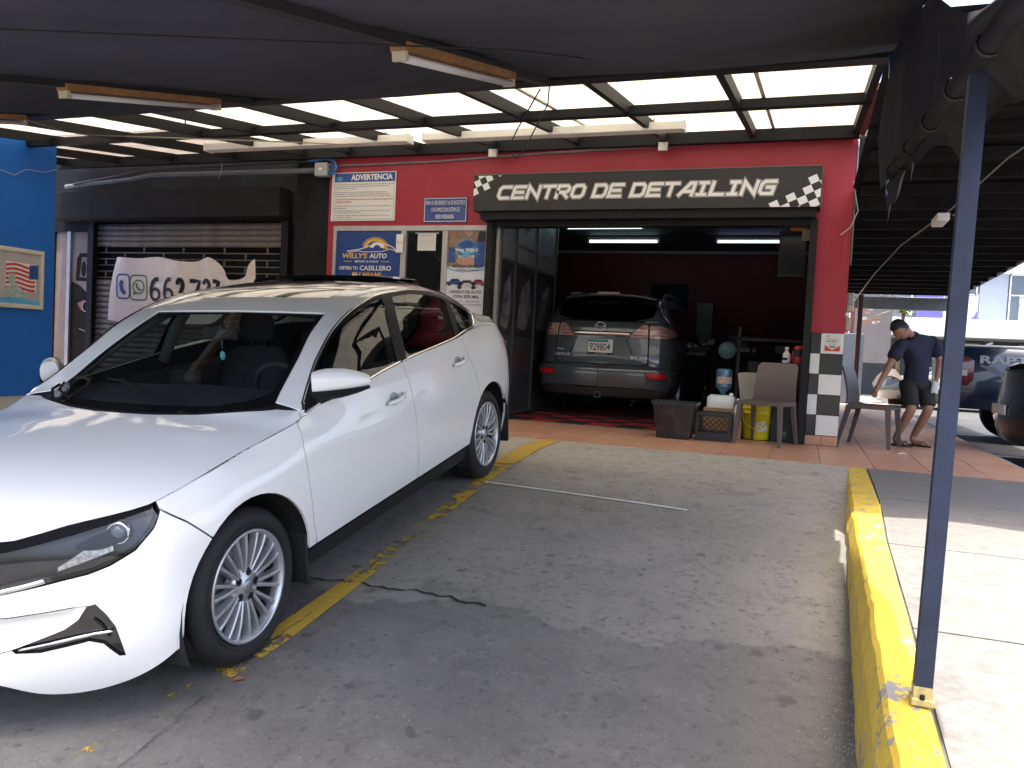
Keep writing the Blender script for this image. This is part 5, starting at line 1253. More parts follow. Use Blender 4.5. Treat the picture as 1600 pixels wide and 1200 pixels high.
# ------------------------------------------------------------------ black shuttered shop on the left
bshop = thing('shuttered_shop', 'black painted shopfront with a closed grey slatted shutter and a deep lintel', 'shop', (-8.4, 9.3, 0))
w = MB()
w.box(-11.2, -10.93, 9.3, 9.44, 0, 3.5); w.box(-10.93, -10.13, 9.3, 9.44, 2.30, 3.5); w.box(-10.93, -10.13, 9.3, 9.44, 0, .02+.12); w.box(-10.13, -6.70, 9.3, 9.44, 2.43, 3.5); w.box(-6.70, -6.46, 9.3, 9.44, 0, 3.5)
w.box(-6.455, -5.935, 9.12, 9.44, 0, 3.45)
w.build('wall', blackp, bshop)
w = MB(); w.box(-10.75, -6.62, 8.98, 9.298, 2.45, 2.84, .012); w.build('lintel', mat('lintel_black', (.016, .0165, .0175), .65, 0, .25, 3, dirt=(.030, .030, .031), dscale=2.5, damt=.5, spec=.15), bshop)
for xg in (-10.16, -6.73):
    w = MB(); w.box(xg, xg+.11, 9.20, 9.298, 0, 2.42); w.build('shutter_guide', darkm, bshop)
w = MB(); w.box(-11.2, -6.70, 9.46, 9.48, 0, 2.5); w.build('dark_void', mat('void_black', (.006, .006, .006), .9, 0, 0), bshop)  # black backing sheet added behind the shutter to stop stray light
slm = mat('shutter_steel', (.20, .175, .14), .55, .0, .25, 5, dirt=(.10, .065, .04), dscale=3, damt=.6)
sl0 = None
zs = [z for z in np.arange(.03, 2.40, .082) if not (1.58 < z < 2.08)]
for z in zs:
    if sl0 is None:
        q = MB(); prof = [(-.0, 0), (-.018, .008), (-.024, .03), (-.018, .056), (0, .066), (.006, .074), (0, .081)]
        q.grid([[(x, py_, pz) for py_, pz in prof] for x in (-1.66, 1.66)], False); sl0 = q.build('shutter_slat', slm, bshop, local=True); o = sl0
    else: o = sl0.copy(); COL.objects.link(o); o.parent = bshop
    o.location = (-8.395-(-8.4), 9.30-9.3, z)
gl = MB()
for z in np.arange(1.62, 2.10, .0925): gl.tube([(-10.05, 9.31, z), (-6.73, 9.31, z)], .010, 6)
k = 0
for i, z in enumerate(np.arange(1.62, 2.05, .0925)):
    for x in np.arange(-9.9+(.36 if i % 2 else 0), -6.75, .72): gl.box(x-.012, x+.012, 9.302, 9.318, z, z+.0925)
gl.build('shutter_grille', mat('grille_steel', (.16, .14, .11), .5, .1, .3, 8), bshop)
pw = MB(); pw.box(-10.93, -10.66, 9.33, 9.35, .14, 2.30); pw.build('poster_pane', mat('poster_beige', (.26, .21, .18), .6, 0, .2, 2, spec=.15), bshop)
pw = MB(); pw.box(-10.60, -10.17, 9.33, 9.35, .14, 2.30); pw.build('poster_pane', MATS['poster_beige'], bshop)
pw = MB(); pw.box(-10.665, -10.60, 9.29, 9.36, .14, 2.30); pw.box(-10.95, -10.13, 9.29, 9.36, .10, .15); pw.build('window_frame', alum, bshop)
yq = 9.33
flat('printed_car_body', mat('print_charcoal', (.022, .016, .014), .7, 0, .3, 3, spec=.1), [[(-10.60, .14), (-10.17, .14), (-10.17, 1.30), (-10.30, 1.45), (-10.60, 1.55)], [(-10.52, 1.55), (-10.17, 1.5), (-10.17, 1.98), (-10.44, 1.98), (-10.5, 1.9)]], bshop, yq)
flat('printed_hood', MATS['poster_beige'], [[(-10.52, 1.56), (-10.17, 1.30), (-10.17, 1.55)]], bshop, yq, .003)
flat('printed_windscreen', mat('print_glassgrey', (.16, .13, .125), .35, 0, .3, 4), [[(-10.44, 1.62), (-10.17, 1.6), (-10.17, 1.92), (-10.40, 1.92)]], bshop, yq, .003)
flat('printed_seat', MATS['print_charcoal'], [ell(-10.36, 1.74, .05, .12), ell(-10.22, 1.70, .06, .08)], bshop, yq, .004)
flat('printed_headlamp', mat('print_copper', (.30, .13, .09), .35, 0, .4, 12), [[(-10.47, 1.22), (-10.35, 1.27), (-10.17, 1.22), (-10.17, 1.08), (-10.40, 1.12)]], bshop, yq, .004)
flat('printed_headlamp_ring', mat('print_pinkwhite', (.50, .36, .33), .4, 0, 0), [ell(-10.31, 1.175, .062, .085), ell(-10.19, 1.165, .022, .075)], bshop, yq, .005)
flat('printed_headlamp_core', MATS['print_charcoal'], [ell(-10.31, 1.175, .048, .068)], bshop, yq, .006)
flat('printed_trim', MATS['print_pinkwhite'], [[(-10.42, .83), (-10.18, .76), (-10.18, .77), (-10.42, .84)]], bshop, yq, .004)
# phone banner tied over the shutter
bn = thing('phone_banner', 'white creased fabric banner with phone icons and a telephone number tied to the shutter', 'banner', (-8.4, 9.1, 1.5))
tops = [(-9.47, 1.90), (-9.1, 1.885), (-8.70, 1.905), (-8.38, 1.855), (-8.1, 1.845), (-7.80, 1.905), (-7.62, 1.80), (-7.52, 1.66), (-7.42, 1.60), (-7.25, 1.70), (-7.05, 1.895)]
bots = [(-9.60, .985), (-9.25, .95), (-8.85, .955), (-8.4, .97), (-8.0, .98), (-7.75, 1.0), (-7.6, 1.1), (-7.5, 1.2), (-7.4, 1.28), (-7.2, 1.32), (-7.05, 1.35)]
def ban(t, v):
    ft = smoothc(np.linspace(0, 1, 11), [p[0] for p in tops])(t), smoothc(np.linspace(0, 1, 11), [p[1] for p in tops])(t)
    fb_ = smoothc(np.linspace(0, 1, 11), [p[0] for p in bots])(t), smoothc(np.linspace(0, 1, 11), [p[1] for p in bots])(t)
    x = ft[0]*(1-v)+fb_[0]*v; z = ft[1]*(1-v)+fb_[1]*v
    fo = .028*math.sin(t*2*PI*4.1+v*1.2)*(1-v*.5)+.018*math.sin(t*41+v*3)*(1-v)**2+.03*math.sin(v*3.0+t*5)
    if t > .66: fo += .06*math.sin((t-.66)*26+v*2.2)
    return (x, 9.13-fo*1.0-.03, z)
q = MB(); q.grid([[ban(i/90, j/26) for j in range(27)] for i in range(91)], True); q.build('banner_cloth', mat('banner_white', (.80, .73, .66), .6, 0, .06, 3, dirt=(.62, .49, .41), dscale=1.2, damt=.5), bn)
_bs = np.array([ban(i/160, j/50) for i in range(161) for j in range(51)])
def on_banner(name, m_, polys, d=.006):
    """flat print draped on the cloth; polygon points are (x, z)"""
    mb = MB()
    for P in polys:
        vs = []
        for x, z in P:
            k = np.argmin((_bs[:, 0]-x)**2+(_bs[:, 2]-z)**2); vs.append((x, _bs[k, 1]-d, z))
        mb.add(vs, [tuple(range(len(P)))])
    return mb.build(name, m_, bn)
def strokes_xz(pts, w, closed=False):
    P = [Vector(p) for p in pts]
    if not closed:
        out = []
        for i in range(len(P)-1): out += [P[i].lerp(P[i+1], f) for f in (0, .5)]
        P = out+[P[-1]]
    n = len(P); res = []
    Ln, Rn = [], []
    for i in range(n):
        a = P[i-1] if (closed or i > 0) else P[i]; c = P[(i+1) % n] if (closed or i < n-1) else P[i]
        d = (c-a).normalized(); nn = Vector((-d.y, d.x))*w; Ln.append(P[i]+nn); Rn.append(P[i]-nn)
    for i in range(n if closed else n-1):
        j = (i+1) % n; res.append([tuple(Ln[i]), tuple(Ln[j]), tuple(Rn[j]), tuple(Rn[i])])
    return res
def rr(cx, cv, w, h, n=6):
    pts = []
    for sx, sy, a0 in ((1, 1, 0), (-1, 1, PI/2), (-1, -1, PI), (1, -1, 1.5*PI)):
        for k in range(n): a = a0+PI/2*k/(n-1); pts.append((cx+sx*w*.55+w*.45*math.cos(a), cv+sy*h*.55+h*.45*math.sin(a)))
    return pts
blu = mat('print_phoneblue', (.04, .08, .34), .5, 0, 0); grn = mat('print_chatgreen', (.10, .22, .03), .5, 0, 0)
def arc(cx, cv, rx, rv, a0, a1, n=12): return [(cx+rx*math.cos(a0+(a1-a0)*k/n), cv+rv*math.sin(a0+(a1-a0)*k/n)) for k in range(n+1)]
on_banner('phone_icon_frame', blu, strokes_xz(rr(-9.30, 1.475, .105, .17), .011, True))
on_banner('phone_icon', blu, strokes_xz([(-9.31, 1.56), (-9.335, 1.50), (-9.315, 1.42), (-9.265, 1.37)], .030))
on_banner('chat_icon_frame', grn, strokes_xz(rr(-9.04, 1.465, .145, .175), .010, True))
on_banner('chat_icon', grn, strokes_xz([(-9.04+.095*math.cos(a), 1.475+.095*math.sin(a)) for a in np.linspace(0, 2*PI, 21)[:-1]], .011, True)+strokes_xz([(-9.11, 1.41), (-9.135, 1.36), (-9.08, 1.385)], .010)+strokes_xz([(-9.075, 1.525), (-9.07, 1.475), (-9.035, 1.435), (-8.99, 1.43)], .016))
D6 = lambda x, s=1: strokes_xz(arc(x, 1.375, .078*s, .078, PI*.0, PI*2, 18)[:-1], .022, True)+strokes_xz([(x-.078*s, 1.37), (x-.075*s, 1.46), (x-.045*s, 1.55), (x+.01*s, 1.592), (x+.06*s, 1.585)], .030)
D2 = lambda x, s=1: strokes_xz(arc(x, 1.52, .07*s, .07, PI*1.0, -PI*.15, 10)+[(x-.07*s, 1.318), (x+.085*s, 1.318)], .030)
D7 = lambda x, s=1: strokes_xz([(x-.08*s, 1.578), (x+.08*s, 1.578), (x-.02*s, 1.30)], .030)
D3 = lambda x, s=1: strokes_xz(arc(x, 1.525, .065*s, .062, PI*.95, -PI*.5, 10)+arc(x, 1.385, .072*s, .078, PI*.5, -PI*.95, 12), .030)
for d_ in (D6(-8.74), D6(-8.49, .9), D2(-8.285, .55), D7(-8.07, 1), D3(-7.86, .85), D7(-7.70, .5)): on_banner('digit', ink, d_, .008)
q = MB()
for t in (0.005, .21, .505, .995): p = ban(t, 0); q.tube([(p[0], p[1], p[2]-.01), (p[0], 9.31, p[2]+.04)], .004, 5)
q.build('tie', darkm, bn)
# ------------------------------------------------------------------ blue building on the far left
bb = thing('blue_building', 'bright blue rendered wall of the neighbouring building at the far left', 'building', (-10, 6, 0))
bluew_ = mat('blue_render', (.003, .125, .50), .6, 0, .08, 2, .1, 30)
w = MB(); w.box(-13, -8.79, 2.0, 7.47, -.9, 3.06); w.build('wall', bluew_, bb)
pf = thing('framed_poster', 'framed poster of a striped flag and a statue on the blue wall', 'picture', (-8.78, 6.9, 1.4))
q = MB(); z0, z1, y0, y1 = 1.04, 1.745, 6.35, 7.31
for (a, b_, c_, d_) in ((y0, y1, z0, z0+.05), (y0, y1, z1-.05, z1), (y0, y0+.045, z0+.05, z1-.05), (y1-.045, y1, z0+.05, z1-.05)): q.box(-8.789, -8.745, a, b_, c_, d_, .006)
q.build('frame', mat('frame_cream', (.58, .55, .47), .5, 0, .08), pf)
q = MB(); q.box(-8.788, -8.765, y0+.045, y1-.045, z0+.05, z1-.05); q.build('picture_sheet', mat('picture_sky', (.42, .40, .40), .5, 0, .1, 2), pf)
def flatx(name, m_, polys, parent, d):
    mb = MB()
    for P in polys: mb.add([(-8.765+d, p[0], p[1]) for p in P], [tuple(range(len(P)))])
    return mb.build(name, m_, parent)
rs_ = []
for k in range(6):
    z = 1.55-.052*k*1.0; P = []
    for y in np.linspace(6.82, 7.20, 9): P.append((y, z+.018*math.sin((y-6.82)*14)))
    P += [(y, zz-.030) for (y, zz) in P[::-1]]; rs_.append(P)
flatx('flag_white', white, [[(6.82, 1.58), (7.20, 1.57), (7.22, 1.24), (6.82, 1.24)]], pf, .001)
flatx('flag_stripes', mat('flag_red', (.50, .05, .06), .5, 0, 0), rs_, pf, .002)
flatx('flag_canton', navy, [[(7.12, 1.56), (7.24, 1.57), (7.24, 1.40), (7.12, 1.39)]], pf, .003)
flatx('statue', mat('statue_green', (.33, .42, .40), .5, 0, .3, 30), [ell(6.90, 1.38, .05, .065), [(6.78, 1.10), (7.1, 1.10), (7.05, 1.25), (6.95, 1.32), (6.84, 1.30)], [(6.55, 1.12), (6.66, 1.12), (6.66, 1.5), (6.62, 1.6), (6.58, 1.5)]]+[[(6.89+.05*math.cos(a)-.006, 1.385+.055*math.sin(a)), (6.89+.11*math.cos(a), 1.39+.12*math.sin(a)), (6.89+.05*math.cos(a)+.006, 1.39+.055*math.sin(a))] for a in (.3, .9, 1.5, 2.1, 2.7)], pf, .004)
flatx('sea', cyan, [[(6.395, 1.09), (7.265, 1.09), (7.265, 1.13), (7.0, 1.17), (6.7, 1.15), (6.395, 1.16)]], pf, .005)
ww = MB(); ww.tube([(-8.78, 5.6, 2.95), (-8.77, 6.2, 2.78), (-8.77, 6.75, 2.60), (-8.765, 6.9, 2.58), (-8.77, 7.05, 2.68), (-8.77, 7.3, 2.70), (-8.77, 7.47, 2.78)], .004, 5); tag(ww.build('stray_wire', mat('wire_dull', (.35, .38, .42), .6, 0, 0)), 'thin pale wire drooping across the upper blue wall', 'wire')
st = MB(); st.box(-8.785, -7.4, 3.0, 7.39, -.7, .0)
tag(st.build('blue_wall_step', mat('step_concrete', (.44, .41, .35), .8, 0, .1, 3, dirt=(.24, .22, .19))), 'pale concrete step along the foot of the blue wall', 'step')
# ------------------------------------------------------------------ lean-to roof of translucent sheets on dark rafters
lr = thing('skylight_roof', 'lean-to roof of translucent cream sheets on dark steel rafters over the shopfronts', 'roof', (-3.5, 7.3, 2.7))
steelm = mat('black_steel', (.0095, .0105, .012), .55, .0, .3, 3, dirt=(.03, .02, .017), dscale=4, damt=.3, spec=.2)
rz = lambda y: 3.2-.133*(9.1-y)
RX = [-10.4, -9.4, -8.4, -7.35, -6.26, -5.58, -4.61, -3.60, -2.585, -1.60, -.665, .345]
for x in RX:
    q = MB(); q.bar((x, 5.36, rz(5.36)+.085), (x, 9.06, rz(9.06)+.085), .055, .10); q.build('rafter', steelm, lr)
for (y, dz, hgt, x1) in ((7.1, .085, .09, .38), (8.99, .05, .14, .38)):
    q = MB(); q.box(-10.6, x1, y-.045, y+.045, rz(y)+dz-.06, rz(y)+dz-.06+hgt-.015); q.build('purlin', steelm, lr)
q = MB(); q.box(-10.6, .41, 5.34, 5.46, 2.70, 2.835); q.build('front_beam', mat('beam_navy', (.006, .008, .014), .5, .1, .3, 3), lr)
def sheet_mat(name, col, t_):
    m = bpy.data.materials.new(name); m.use_nodes = True; N = m.node_tree.nodes; K = m.node_tree.links; N.remove(N['Principled BSDF'])
    geo = N.new('ShaderNodeNewGeometry')
    n = N.new('ShaderNodeTexNoise'); n.inputs['Scale'].default_value = 2.4; n.inputs['Detail'].default_value = 9; n.inputs['Roughness'].default_value = .68; K.new(geo.outputs['Position'], n.inputs['Vector'])
    mr = N.new('ShaderNodeMapRange'); mr.inputs[1].default_value = .3; mr.inputs[2].default_value = .7; mr.inputs[3].default_value = .66; mr.inputs[4].default_value = 1.12; K.new(n.outputs[0], mr.inputs[0])
    vm = N.new('ShaderNodeVectorMath'); vm.operation = 'SCALE'; vm.inputs[0].default_value = col; K.new(mr.outputs[0], vm.inputs['Scale'])
    tr = N.new('ShaderNodeBsdfTranslucent'); K.new(vm.outputs[0], tr.inputs[0])
    df = N.new('ShaderNodeBsdfDiffuse'); K.new(vm.outputs[0], df.inputs[0])
    mx = N.new('ShaderNodeMixShader'); mx.inputs[0].default_value = t_; K.new(df.outputs[0], mx.inputs[1]); K.new(tr.outputs[0], mx.inputs[2]); K.new(mx.outputs[0], N['Material Output'].inputs[0])
    return m
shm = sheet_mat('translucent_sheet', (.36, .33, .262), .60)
for i in range(len(RX)-1):
    for (ya, yb) in ((5.40, 7.1), (7.11, 9.2)):
        q = MB(); x0, x1 = RX[i]+.004, RX[i+1]-.004; n = 40; rows = []
        for y in (ya, yb): rows.append([(x0+(x1-x0)*k/n, y, rz(y)+.146+.009*math.sin(2*PI*(x0+(x1-x0)*k/n)/.076)) for k in range(n+1)])
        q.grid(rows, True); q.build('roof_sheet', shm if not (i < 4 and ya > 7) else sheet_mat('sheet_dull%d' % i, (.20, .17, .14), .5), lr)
# lap strips and a few battens seen through the sheet
q = MB()
for x in (-6.0, -4.95, -.46, -2.3): q.bar((x, 5.5, rz(5.5)+.128), (x, 9.0, rz(9.0)+.128), .03, .012)
q.build('lap_strip', mat('lap_cream', (.5, .46, .36), .6, 0, .1), lr)
q = MB()
for x in (-3.6, -1.6): q.box(x-.05, x+.05, 8.90, 8.944, 3.10, 3.19)
q.build('bracket', alum, lr)
# white lamp channels under the sheets
for (x0, x1, lab) in ((-6.95, -4.22, 'long white unlit lamp channel, left of the two under the translucent roof'), (-4.03, -1.24, 'long white unlit lamp channel, right of the two under the translucent roof')):
    t = thing('lamp_channel', lab, 'lamp', ((x0+x1)/2, 8, 3.1), group='white lamp channels under the skylight')
    q = MB(); q.box(x0, x1, 7.93, 8.07, 3.055, 3.135, .008); q.build('channel', mat('channel_white', (.72, .70, .64), .5, 0, .05), t)
    for k in (0, 1):
        xx = x0 if k == 0 else x1; q = MB(); q.box(xx-.008, xx+.008, 7.925, 8.075, 3.05, 3.14); q.build('end_cap', MATS['channel_white'], t)
    q = MB()
    for xx in (x0+.3, x1-.3): q.tube([(xx, 8, 3.13), (xx, 8, 3.19)], .006, 5)
    q.build('hanger', darkm, t)
# ------------------------------------------------------------------ dark fabric canopy in front
cz_ = lambda y: 2.745-.238*(5.42-y)
cn = thing('fabric_canopy', 'large sagging black fabric canopy stretched over the drive', 'canopy', (-4, 3, 2.2))
fab = mat('canopy_fabric', (.044, .046, .064), .95, 0, .25, 1.1, .2, 25, dirt=(.064, .060, .062), dscale=1.6, damt=.6, spec=.2)
BX = [-9.2, -6.72, -4.25, -1.80, .38]
q = MB(); rows = []; random.seed(9)
for i in range(241):
    x = -9.2+(.38+9.2)*i/240; r = []
    b_ = max(k for k in range(len(BX)-1) if BX[k] <= x+1e-6); f = (x-BX[b_])/(BX[b_+1]-BX[b_]); sag = math.sin(PI*min(max(f, 0), 1))
    for j in range(41):
        y = 1.45+(5.44-1.45)*j/40; e = math.sin(PI*min(1, max(0, (y-1.45)/3.99)))
        hang = .06*sag*(.25+.75*((j/40)**8)) if BX[b_] < -2 else .02*sag
        r.append((x, y, cz_(y)-.07*sag*e-hang+.012*math.sin(x*3.1+y*1.7)*e+.006*math.sin(x*11+2*math.sin(y*2.1))*(1-sag)**2+.004*math.sin(y*13+x*4)*e))
    rows.append(r)
q.grid(rows, True); q.build('canopy_cloth', fab, cn)
for x in BX[1:-1]:
    q = MB(); q.bar((x, 1.45, cz_(1.45)-.03), (x, 5.36, cz_(5.36)-.03), .07, .05); q.build('canopy_pole', mat('pole_black', (.018, .018, .021), .6, .1, .2), cn)
q = MB(); q.tube([(-3.1, 1.6, cz_(1.6)-.085), (-1.3, 3.5, cz_(3.5)-.085), (-.8, 5.3, cz_(5.3)-.04)], .004, 5); q.build('seam', mat('seam_black', (.02, .02, .022), .9, 0, 0), cn)
# valance hanging from the right edge to the pipe
vz0 = lambda y: cz_(y)+.03-pl_interp(y, [(0, .28), (2.3, .275), (2.43, .27), (2.69, .235), (2.95, .18), (3.28, .09), (3.55, .02), (6, 0)])
pz = lambda y: 1.670+.066*(y-2.45)
px_ = lambda y: .387-.018*(y-2.2)
q = MB(); rows = []
for j in range(61):
    y = 1.47+(4.95-1.47)*j/60; r = []
    for k in range(13):
        v = k/12; zt = vz0(y); zb = pz(y)+.0; z = zt*(1-v)+zb*v
        x = .38*(1-v)+px_(y)*v+.03*math.sin(PI*v)*math.sin(y*2.3)+.025*math.sin(y*7+v*2)*v*(1-v)*3
        r.append((x, y, z))
    rows.append(r)
q.grid(rows, True); q.build('valance', mat('valance_fabric', (.034, .034, .040), .95, 0, .15, 2, .15, 25, spec=.1), cn)
# ragged hem flapping below the pipe
q = MB(); rows = []
for j in range(161):
    y = 1.9+(4.72-1.9)*j/160; L = .085+.05*max(0, min(1, 3.2-y))+.03*math.sin(y*9)+.016*math.sin(y*17+1)
    if y > 4.0: L = .20-.16*abs((y-4.36)/.38)**1.4+.022*math.sin(y*26)+.006*math.sin(y*55)
    L = max(L, .03)
    fl_ = .095*max(0, min(1, (3.45-y)/.75))
    rows.append([(px_(y)+fl_*v**.8+.012*math.sin(v*3)+.014*math.sin(y*8+v*2)*v, y+.05*v*math.sin(y*4.3)+.02*v*v*math.sin(y*19), pz(y)-.015-L*v+.01*math.sin(y*27)*v*v) for v in (0, .25, .5, .75, 1.0)])
q.grid(rows, True); q.build('torn_hem', mat('torn_fabric', (.032, .031, .032), .95, 0, .3, 8, spec=.1), cn)
q = MB()
q.tube([(px_(y), y, pz(y)) for y in np.linspace(1.3, 4.40, 12)], .030, 10); q.build('hem_pipe', mat('pipe_wrapped', (.018, .018, .022), .85, 0, .4, 6, spec=.15), cn)
for y in (2.3, 2.75, 3.2, 3.7, 4.05, 4.3):
    q = MB(); q.tube([(px_(y)+.034*math.cos(a), y, pz(y)+.034*math.sin(a)) for a in np.linspace(0, 2*PI, 13)[:-1]], .005, 4, closed=True); q.build('tie', mat('tie_black', (.01, .01, .01), .6, 0, 0), cn)
q = MB(); q.bar((.38, 4.93, 1.80), (.375, 5.30, 2.70), .03, .03); q.build('corner_bar', mat('blue_paint', (.022, .050, .125), .5, .1, .25, 5), cn)
# post
po = thing('blue_post', 'blue painted square steel post standing on the yellow kerb under the canopy edge', 'post', (.365, 2.5, -.08))
q = MB(); q.bar((.3645, 2.49, -.07), (.393, 2.49, 1.69), .046, .042, (0, 1, 0)); q.build('shaft', mat('blue_post_paint', (.011, .020, .050), .55, .0, .4, 6, dirt=(.022, .030, .055), dscale=7, damt=.8), po)
q = MB(); q.box(.335, .395, 2.455, 2.525, -.086, -.066, .003); q.box(.3405, .3893, 2.4675, 2.5125, -.066, -.035); q.build('foot', mat('rusty_yellow', (.50, .40, .16), .7, 0, .4, 30, dirt=(.22, .10, .03), dscale=30, damt=.8), po)
q = MB()
for (x_, y_) in ((.332, 2.447),): q.lathe([(0, .012), (.006, .012), (.007, 0)], (x_+.03, y_+.012, -.066), (0, 0, 1), 8, False)
q.build('bolt', steelm, po)
# wood-backed lamps under the canopy
wood = mat('lamp_wood', (.30, .15, .06), .6, 0, .35, 12, .1, 30); tubew = mat('tube_unlit', (.62, .62, .64), .35, 0, .03); cream = mat('cream_cap', (.55, .50, .36), .5, 0, .1)
def wlamp(x, y0, y1, lab):
    z0, z1 = cz_(y0)-.055, cz_(y1)-.055
    t = thing('wood_lamp', lab, 'lamp', (x, (y0+y1)/2, z0), group='wood-backed tube lamps under the canopy')
    q = MB(); q.bar((x, y0, z0), (x, y1, z1), .085, .04); q.build('board', wood, t)
    d = Vector((0, y1-y0, z1-z0)).normalized(); n_ = Vector((0, -d.z, d.y))
    a = Vector((x, y0, z0)); b_ = Vector((x, y1, z1))
    for sx in (-.019, .019):
        q = MB(); q.tube([a+d*.03-n_*.045+Vector((sx, 0, 0)), b_-d*.03-n_*.045+Vector((sx, 0, 0))], .0145, 10); q.build('tube', tubew, t)
    for p, s_ in ((a, 1), (b_, -1)):
        q = MB(); q.bar(p+d*s_*.0-n_*.04, p+d*s_*.028-n_*.04, .07, .045); q.build('end_cap', cream, t)
wlamp(-1.805, 3.27, 4.68, 'wooden unlit tube lamp under the canopy, top centre, nearest the camera')
wlamp(-4.245, 3.63, 4.96, 'wooden unlit tube lamp under the canopy, left of centre')
wlamp(-6.44, 3.85, 5.14, 'wooden unlit tube lamp cut off by the left picture edge')
hw = MB(); hw.tube([(-1.78, 5.2, 2.60), (-1.95, 5.25, 2.35), (-2.02, 5.27, 2.22), (-1.95, 5.28, 2.16), (-1.88, 5.27, 2.25), (-1.72, 5.2, 2.5), (-1.70, 5.15, 2.62)], .005, 5)
tag(hw.build('hanging_cable', MATS['cable_black']), 'looped black cable hanging below the centre lamp', 'cable')
for k, pts in enumerate(([(-6.6, 5.3, 2.66), (-6.2, 5.35, 2.55), (-5.9, 5.4, 2.52), (-5.2, 6.2, 2.66), (-4.7, 6.6, 2.72), (-4.3, 7.0, 2.78)], [(-5.02, 5.5, 2.70), (-5.03, 5.5, 2.58)], [(-7.5, 8.9, 3.15), (-7.46, 8.85, 3.0), (-7.5, 8.84, 2.93)])):
    q = MB(); q.tube(pts, .006, 5); tag(q.build('roof_wire', mat('wire_tan', (.25, .21, .16), .7, 0, .2) if k != 1 else MATS['cable_black']), ['tan wire sagging along the dark rafters at the left', 'short black wire end hanging by the left lamp', 'short frayed wire hanging below the left roof beam'][k], 'wire')
# red brace and pipe at the right end
rb = MB(); rb.bar((.40, 8.95, 3.22), (.40, 6.6, 2.93), .05, .05); rb.tube([(.42, 9.0, 3.22), (.44, 7.6, 3.12), (.47, 6.9, 3.18), (.49, 6.3, 3.12)], .022, 8)
tag(rb.build('rusty_pipe', mat('rust_red', (.24, .06, .04), .6, .1, .3, 6)), 'rust red pipe rising at the right end of the translucent roof', 'pipe')
gp = MB(); gp.bar((.405, 5.32, 2.72), (.392, 4.98, 1.86), .028, .02); tag(gp.build('grey_strut', mat('strut_grey', (.26, .25, .24), .5, .2, .2)), 'thin grey strut hanging beside the blue corner bar', 'strut')
eb = MB(); eb.box(.375, .47, 8.99, 9.09, 3.19, 3.25); tag(eb.build('conduit_box', mat('box_beige', (.36, .33, .29), .5, 0, .1)), 'small beige conduit box at the top corner of the red wall', 'junction box')
# ------------------------------------------------------------------ dark roof over the right-hand walkway
rr_ = thing('walkway_roof', 'low dark corrugated roof on closely spaced purlins over the right walkway', 'roof', (1.8, 12, 2.4))
drk = mat('dark_roof', (.014, .0135, .0145), .8, 0, .3, 3, spec=.1)
rzz = lambda y: 2.62-.016*(y-4.55)
q = MB(); n = 150; rows = []
for i in range(n+1):
    y = 4.82+(19.4-4.82)*i/n; zz = rzz(y)+.13+.018*math.sin(y*2*PI/.19); rows.append([(.355 if y < 9.0 else .3765, y, zz), (1.5, y, zz), (2.93, y, zz)])
q.grid(rows, True); q.build('roof_sheet', drk, rr_)
y = 4.88
while y < 19.0:
    q = MB(); q.box(.42, 2.92, y-.03, y+.03, rzz(y)+.015, rzz(y)+.11); q.build('purlin', drk, rr_); y += .66
q = MB(); q.bar((2.93, 4.82, rzz(4.82)+.10), (2.93, 19.4, rzz(19.4)+.10), .05, .12); q.build('eaves_trim', mat('eaves_grey', (.16, .16, .17), .5, .1, .1), rr_)
q = MB(); q.box(.40, 2.95, 19.35, 19.5, 2.14, 2.40); q.build('end_beam', mat('beam_bluegrey', (.16, .20, .235), .6, 0, .15), rr_)
dl = thing('pendant_lamp', 'small white lamp fixture on a cable below the dark walkway roof', 'lamp', (1.2, 8.6, 2.1))
q = MB(); q.box(1.02, 1.12, 8.0, 8.38, 2.17, 2.24, .01); q.build('shade', white, dl)
q = MB(); q.tube([(1.07, 8.3, 2.22), (1.3, 6.8, 2.42), (1.5, 5.9, 2.5)], .007, 5); q.tube([(1.05, 8.2, 2.22), (.98, 10.5, 2.3), (.95, 14, 2.33), (.93, 19, 2.28)], .009, 5); q.build('cord', mat('cord_grey', (.2, .2, .2), .6, 0, 0), dl)
for k, (x_, y_, z_) in enumerate(((1.55, 6.6, 2.24), (1.02, 7.2, 2.08))):
    q = MB(); q.add([(x_, y_, z_), (x_+.16, y_+.06, z_+.03), (x_+.13, y_+.03, z_-.03), (x_+.05, y_, z_-.02)], [(0, 1, 2, 3)]); tag(q.build('torn_sheet', mat('torn_cream', (.45, .38, .26), .7, 0, .3, 10)), ['torn cream scrap hanging from the dark walkway roof, upper', 'torn cream scrap hanging from the dark walkway roof, lower'][k], 'scrap')
for k, (x_, y_) in enumerate(((.98, 17.6), (1.03, 21.3), (1.05, 24.7))):
    q = MB(); q.box(x_-.045, x_+.045, y_-.045, y_+.045, 0, 2.3, .004); tag(q.build('walkway_post', mat('maroon_paint', (.10, .030, .028), .5, 0, .2, 3)), ['maroon post nearest, behind the crouching person', 'maroon post second in the row along the walkway', 'maroon post farthest in the row along the walkway'][k], 'post', 'maroon walkway posts')

q = MB(); rows = []
for i in range(41):
    x_ = .42+1.8*i/40; L = 3.15-pl_interp(x_, [(.42, 1.98), (.60, 2.06), (.81, 2.22), (.97, 2.36), (1.3, 2.45), (2.3, 2.5)])+.03*math.sin(x_*17)+.015*math.sin(x_*41)
    rows.append([(x_+.02*math.sin(v*4+x_*9), 4.85+.05*math.sin(x_*6.5+v*2)*v-.03*v, (2.60+.55*min(1, max(0, (x_-.76)/.14)))*(1-v)+(3.15-L)*v) for v in np.linspace(0, 1, 8)])
q.grid(rows, True); q.build('torn_skirt', mat('skirt_fabric', (.014, .014, .016), .95, 0, .2, 3), rr_)
q = MB(); q.box(.375, 3.1, 9.25, 9.30, 2.50, 3.6); q.build('gable_panel', drk, rr_)
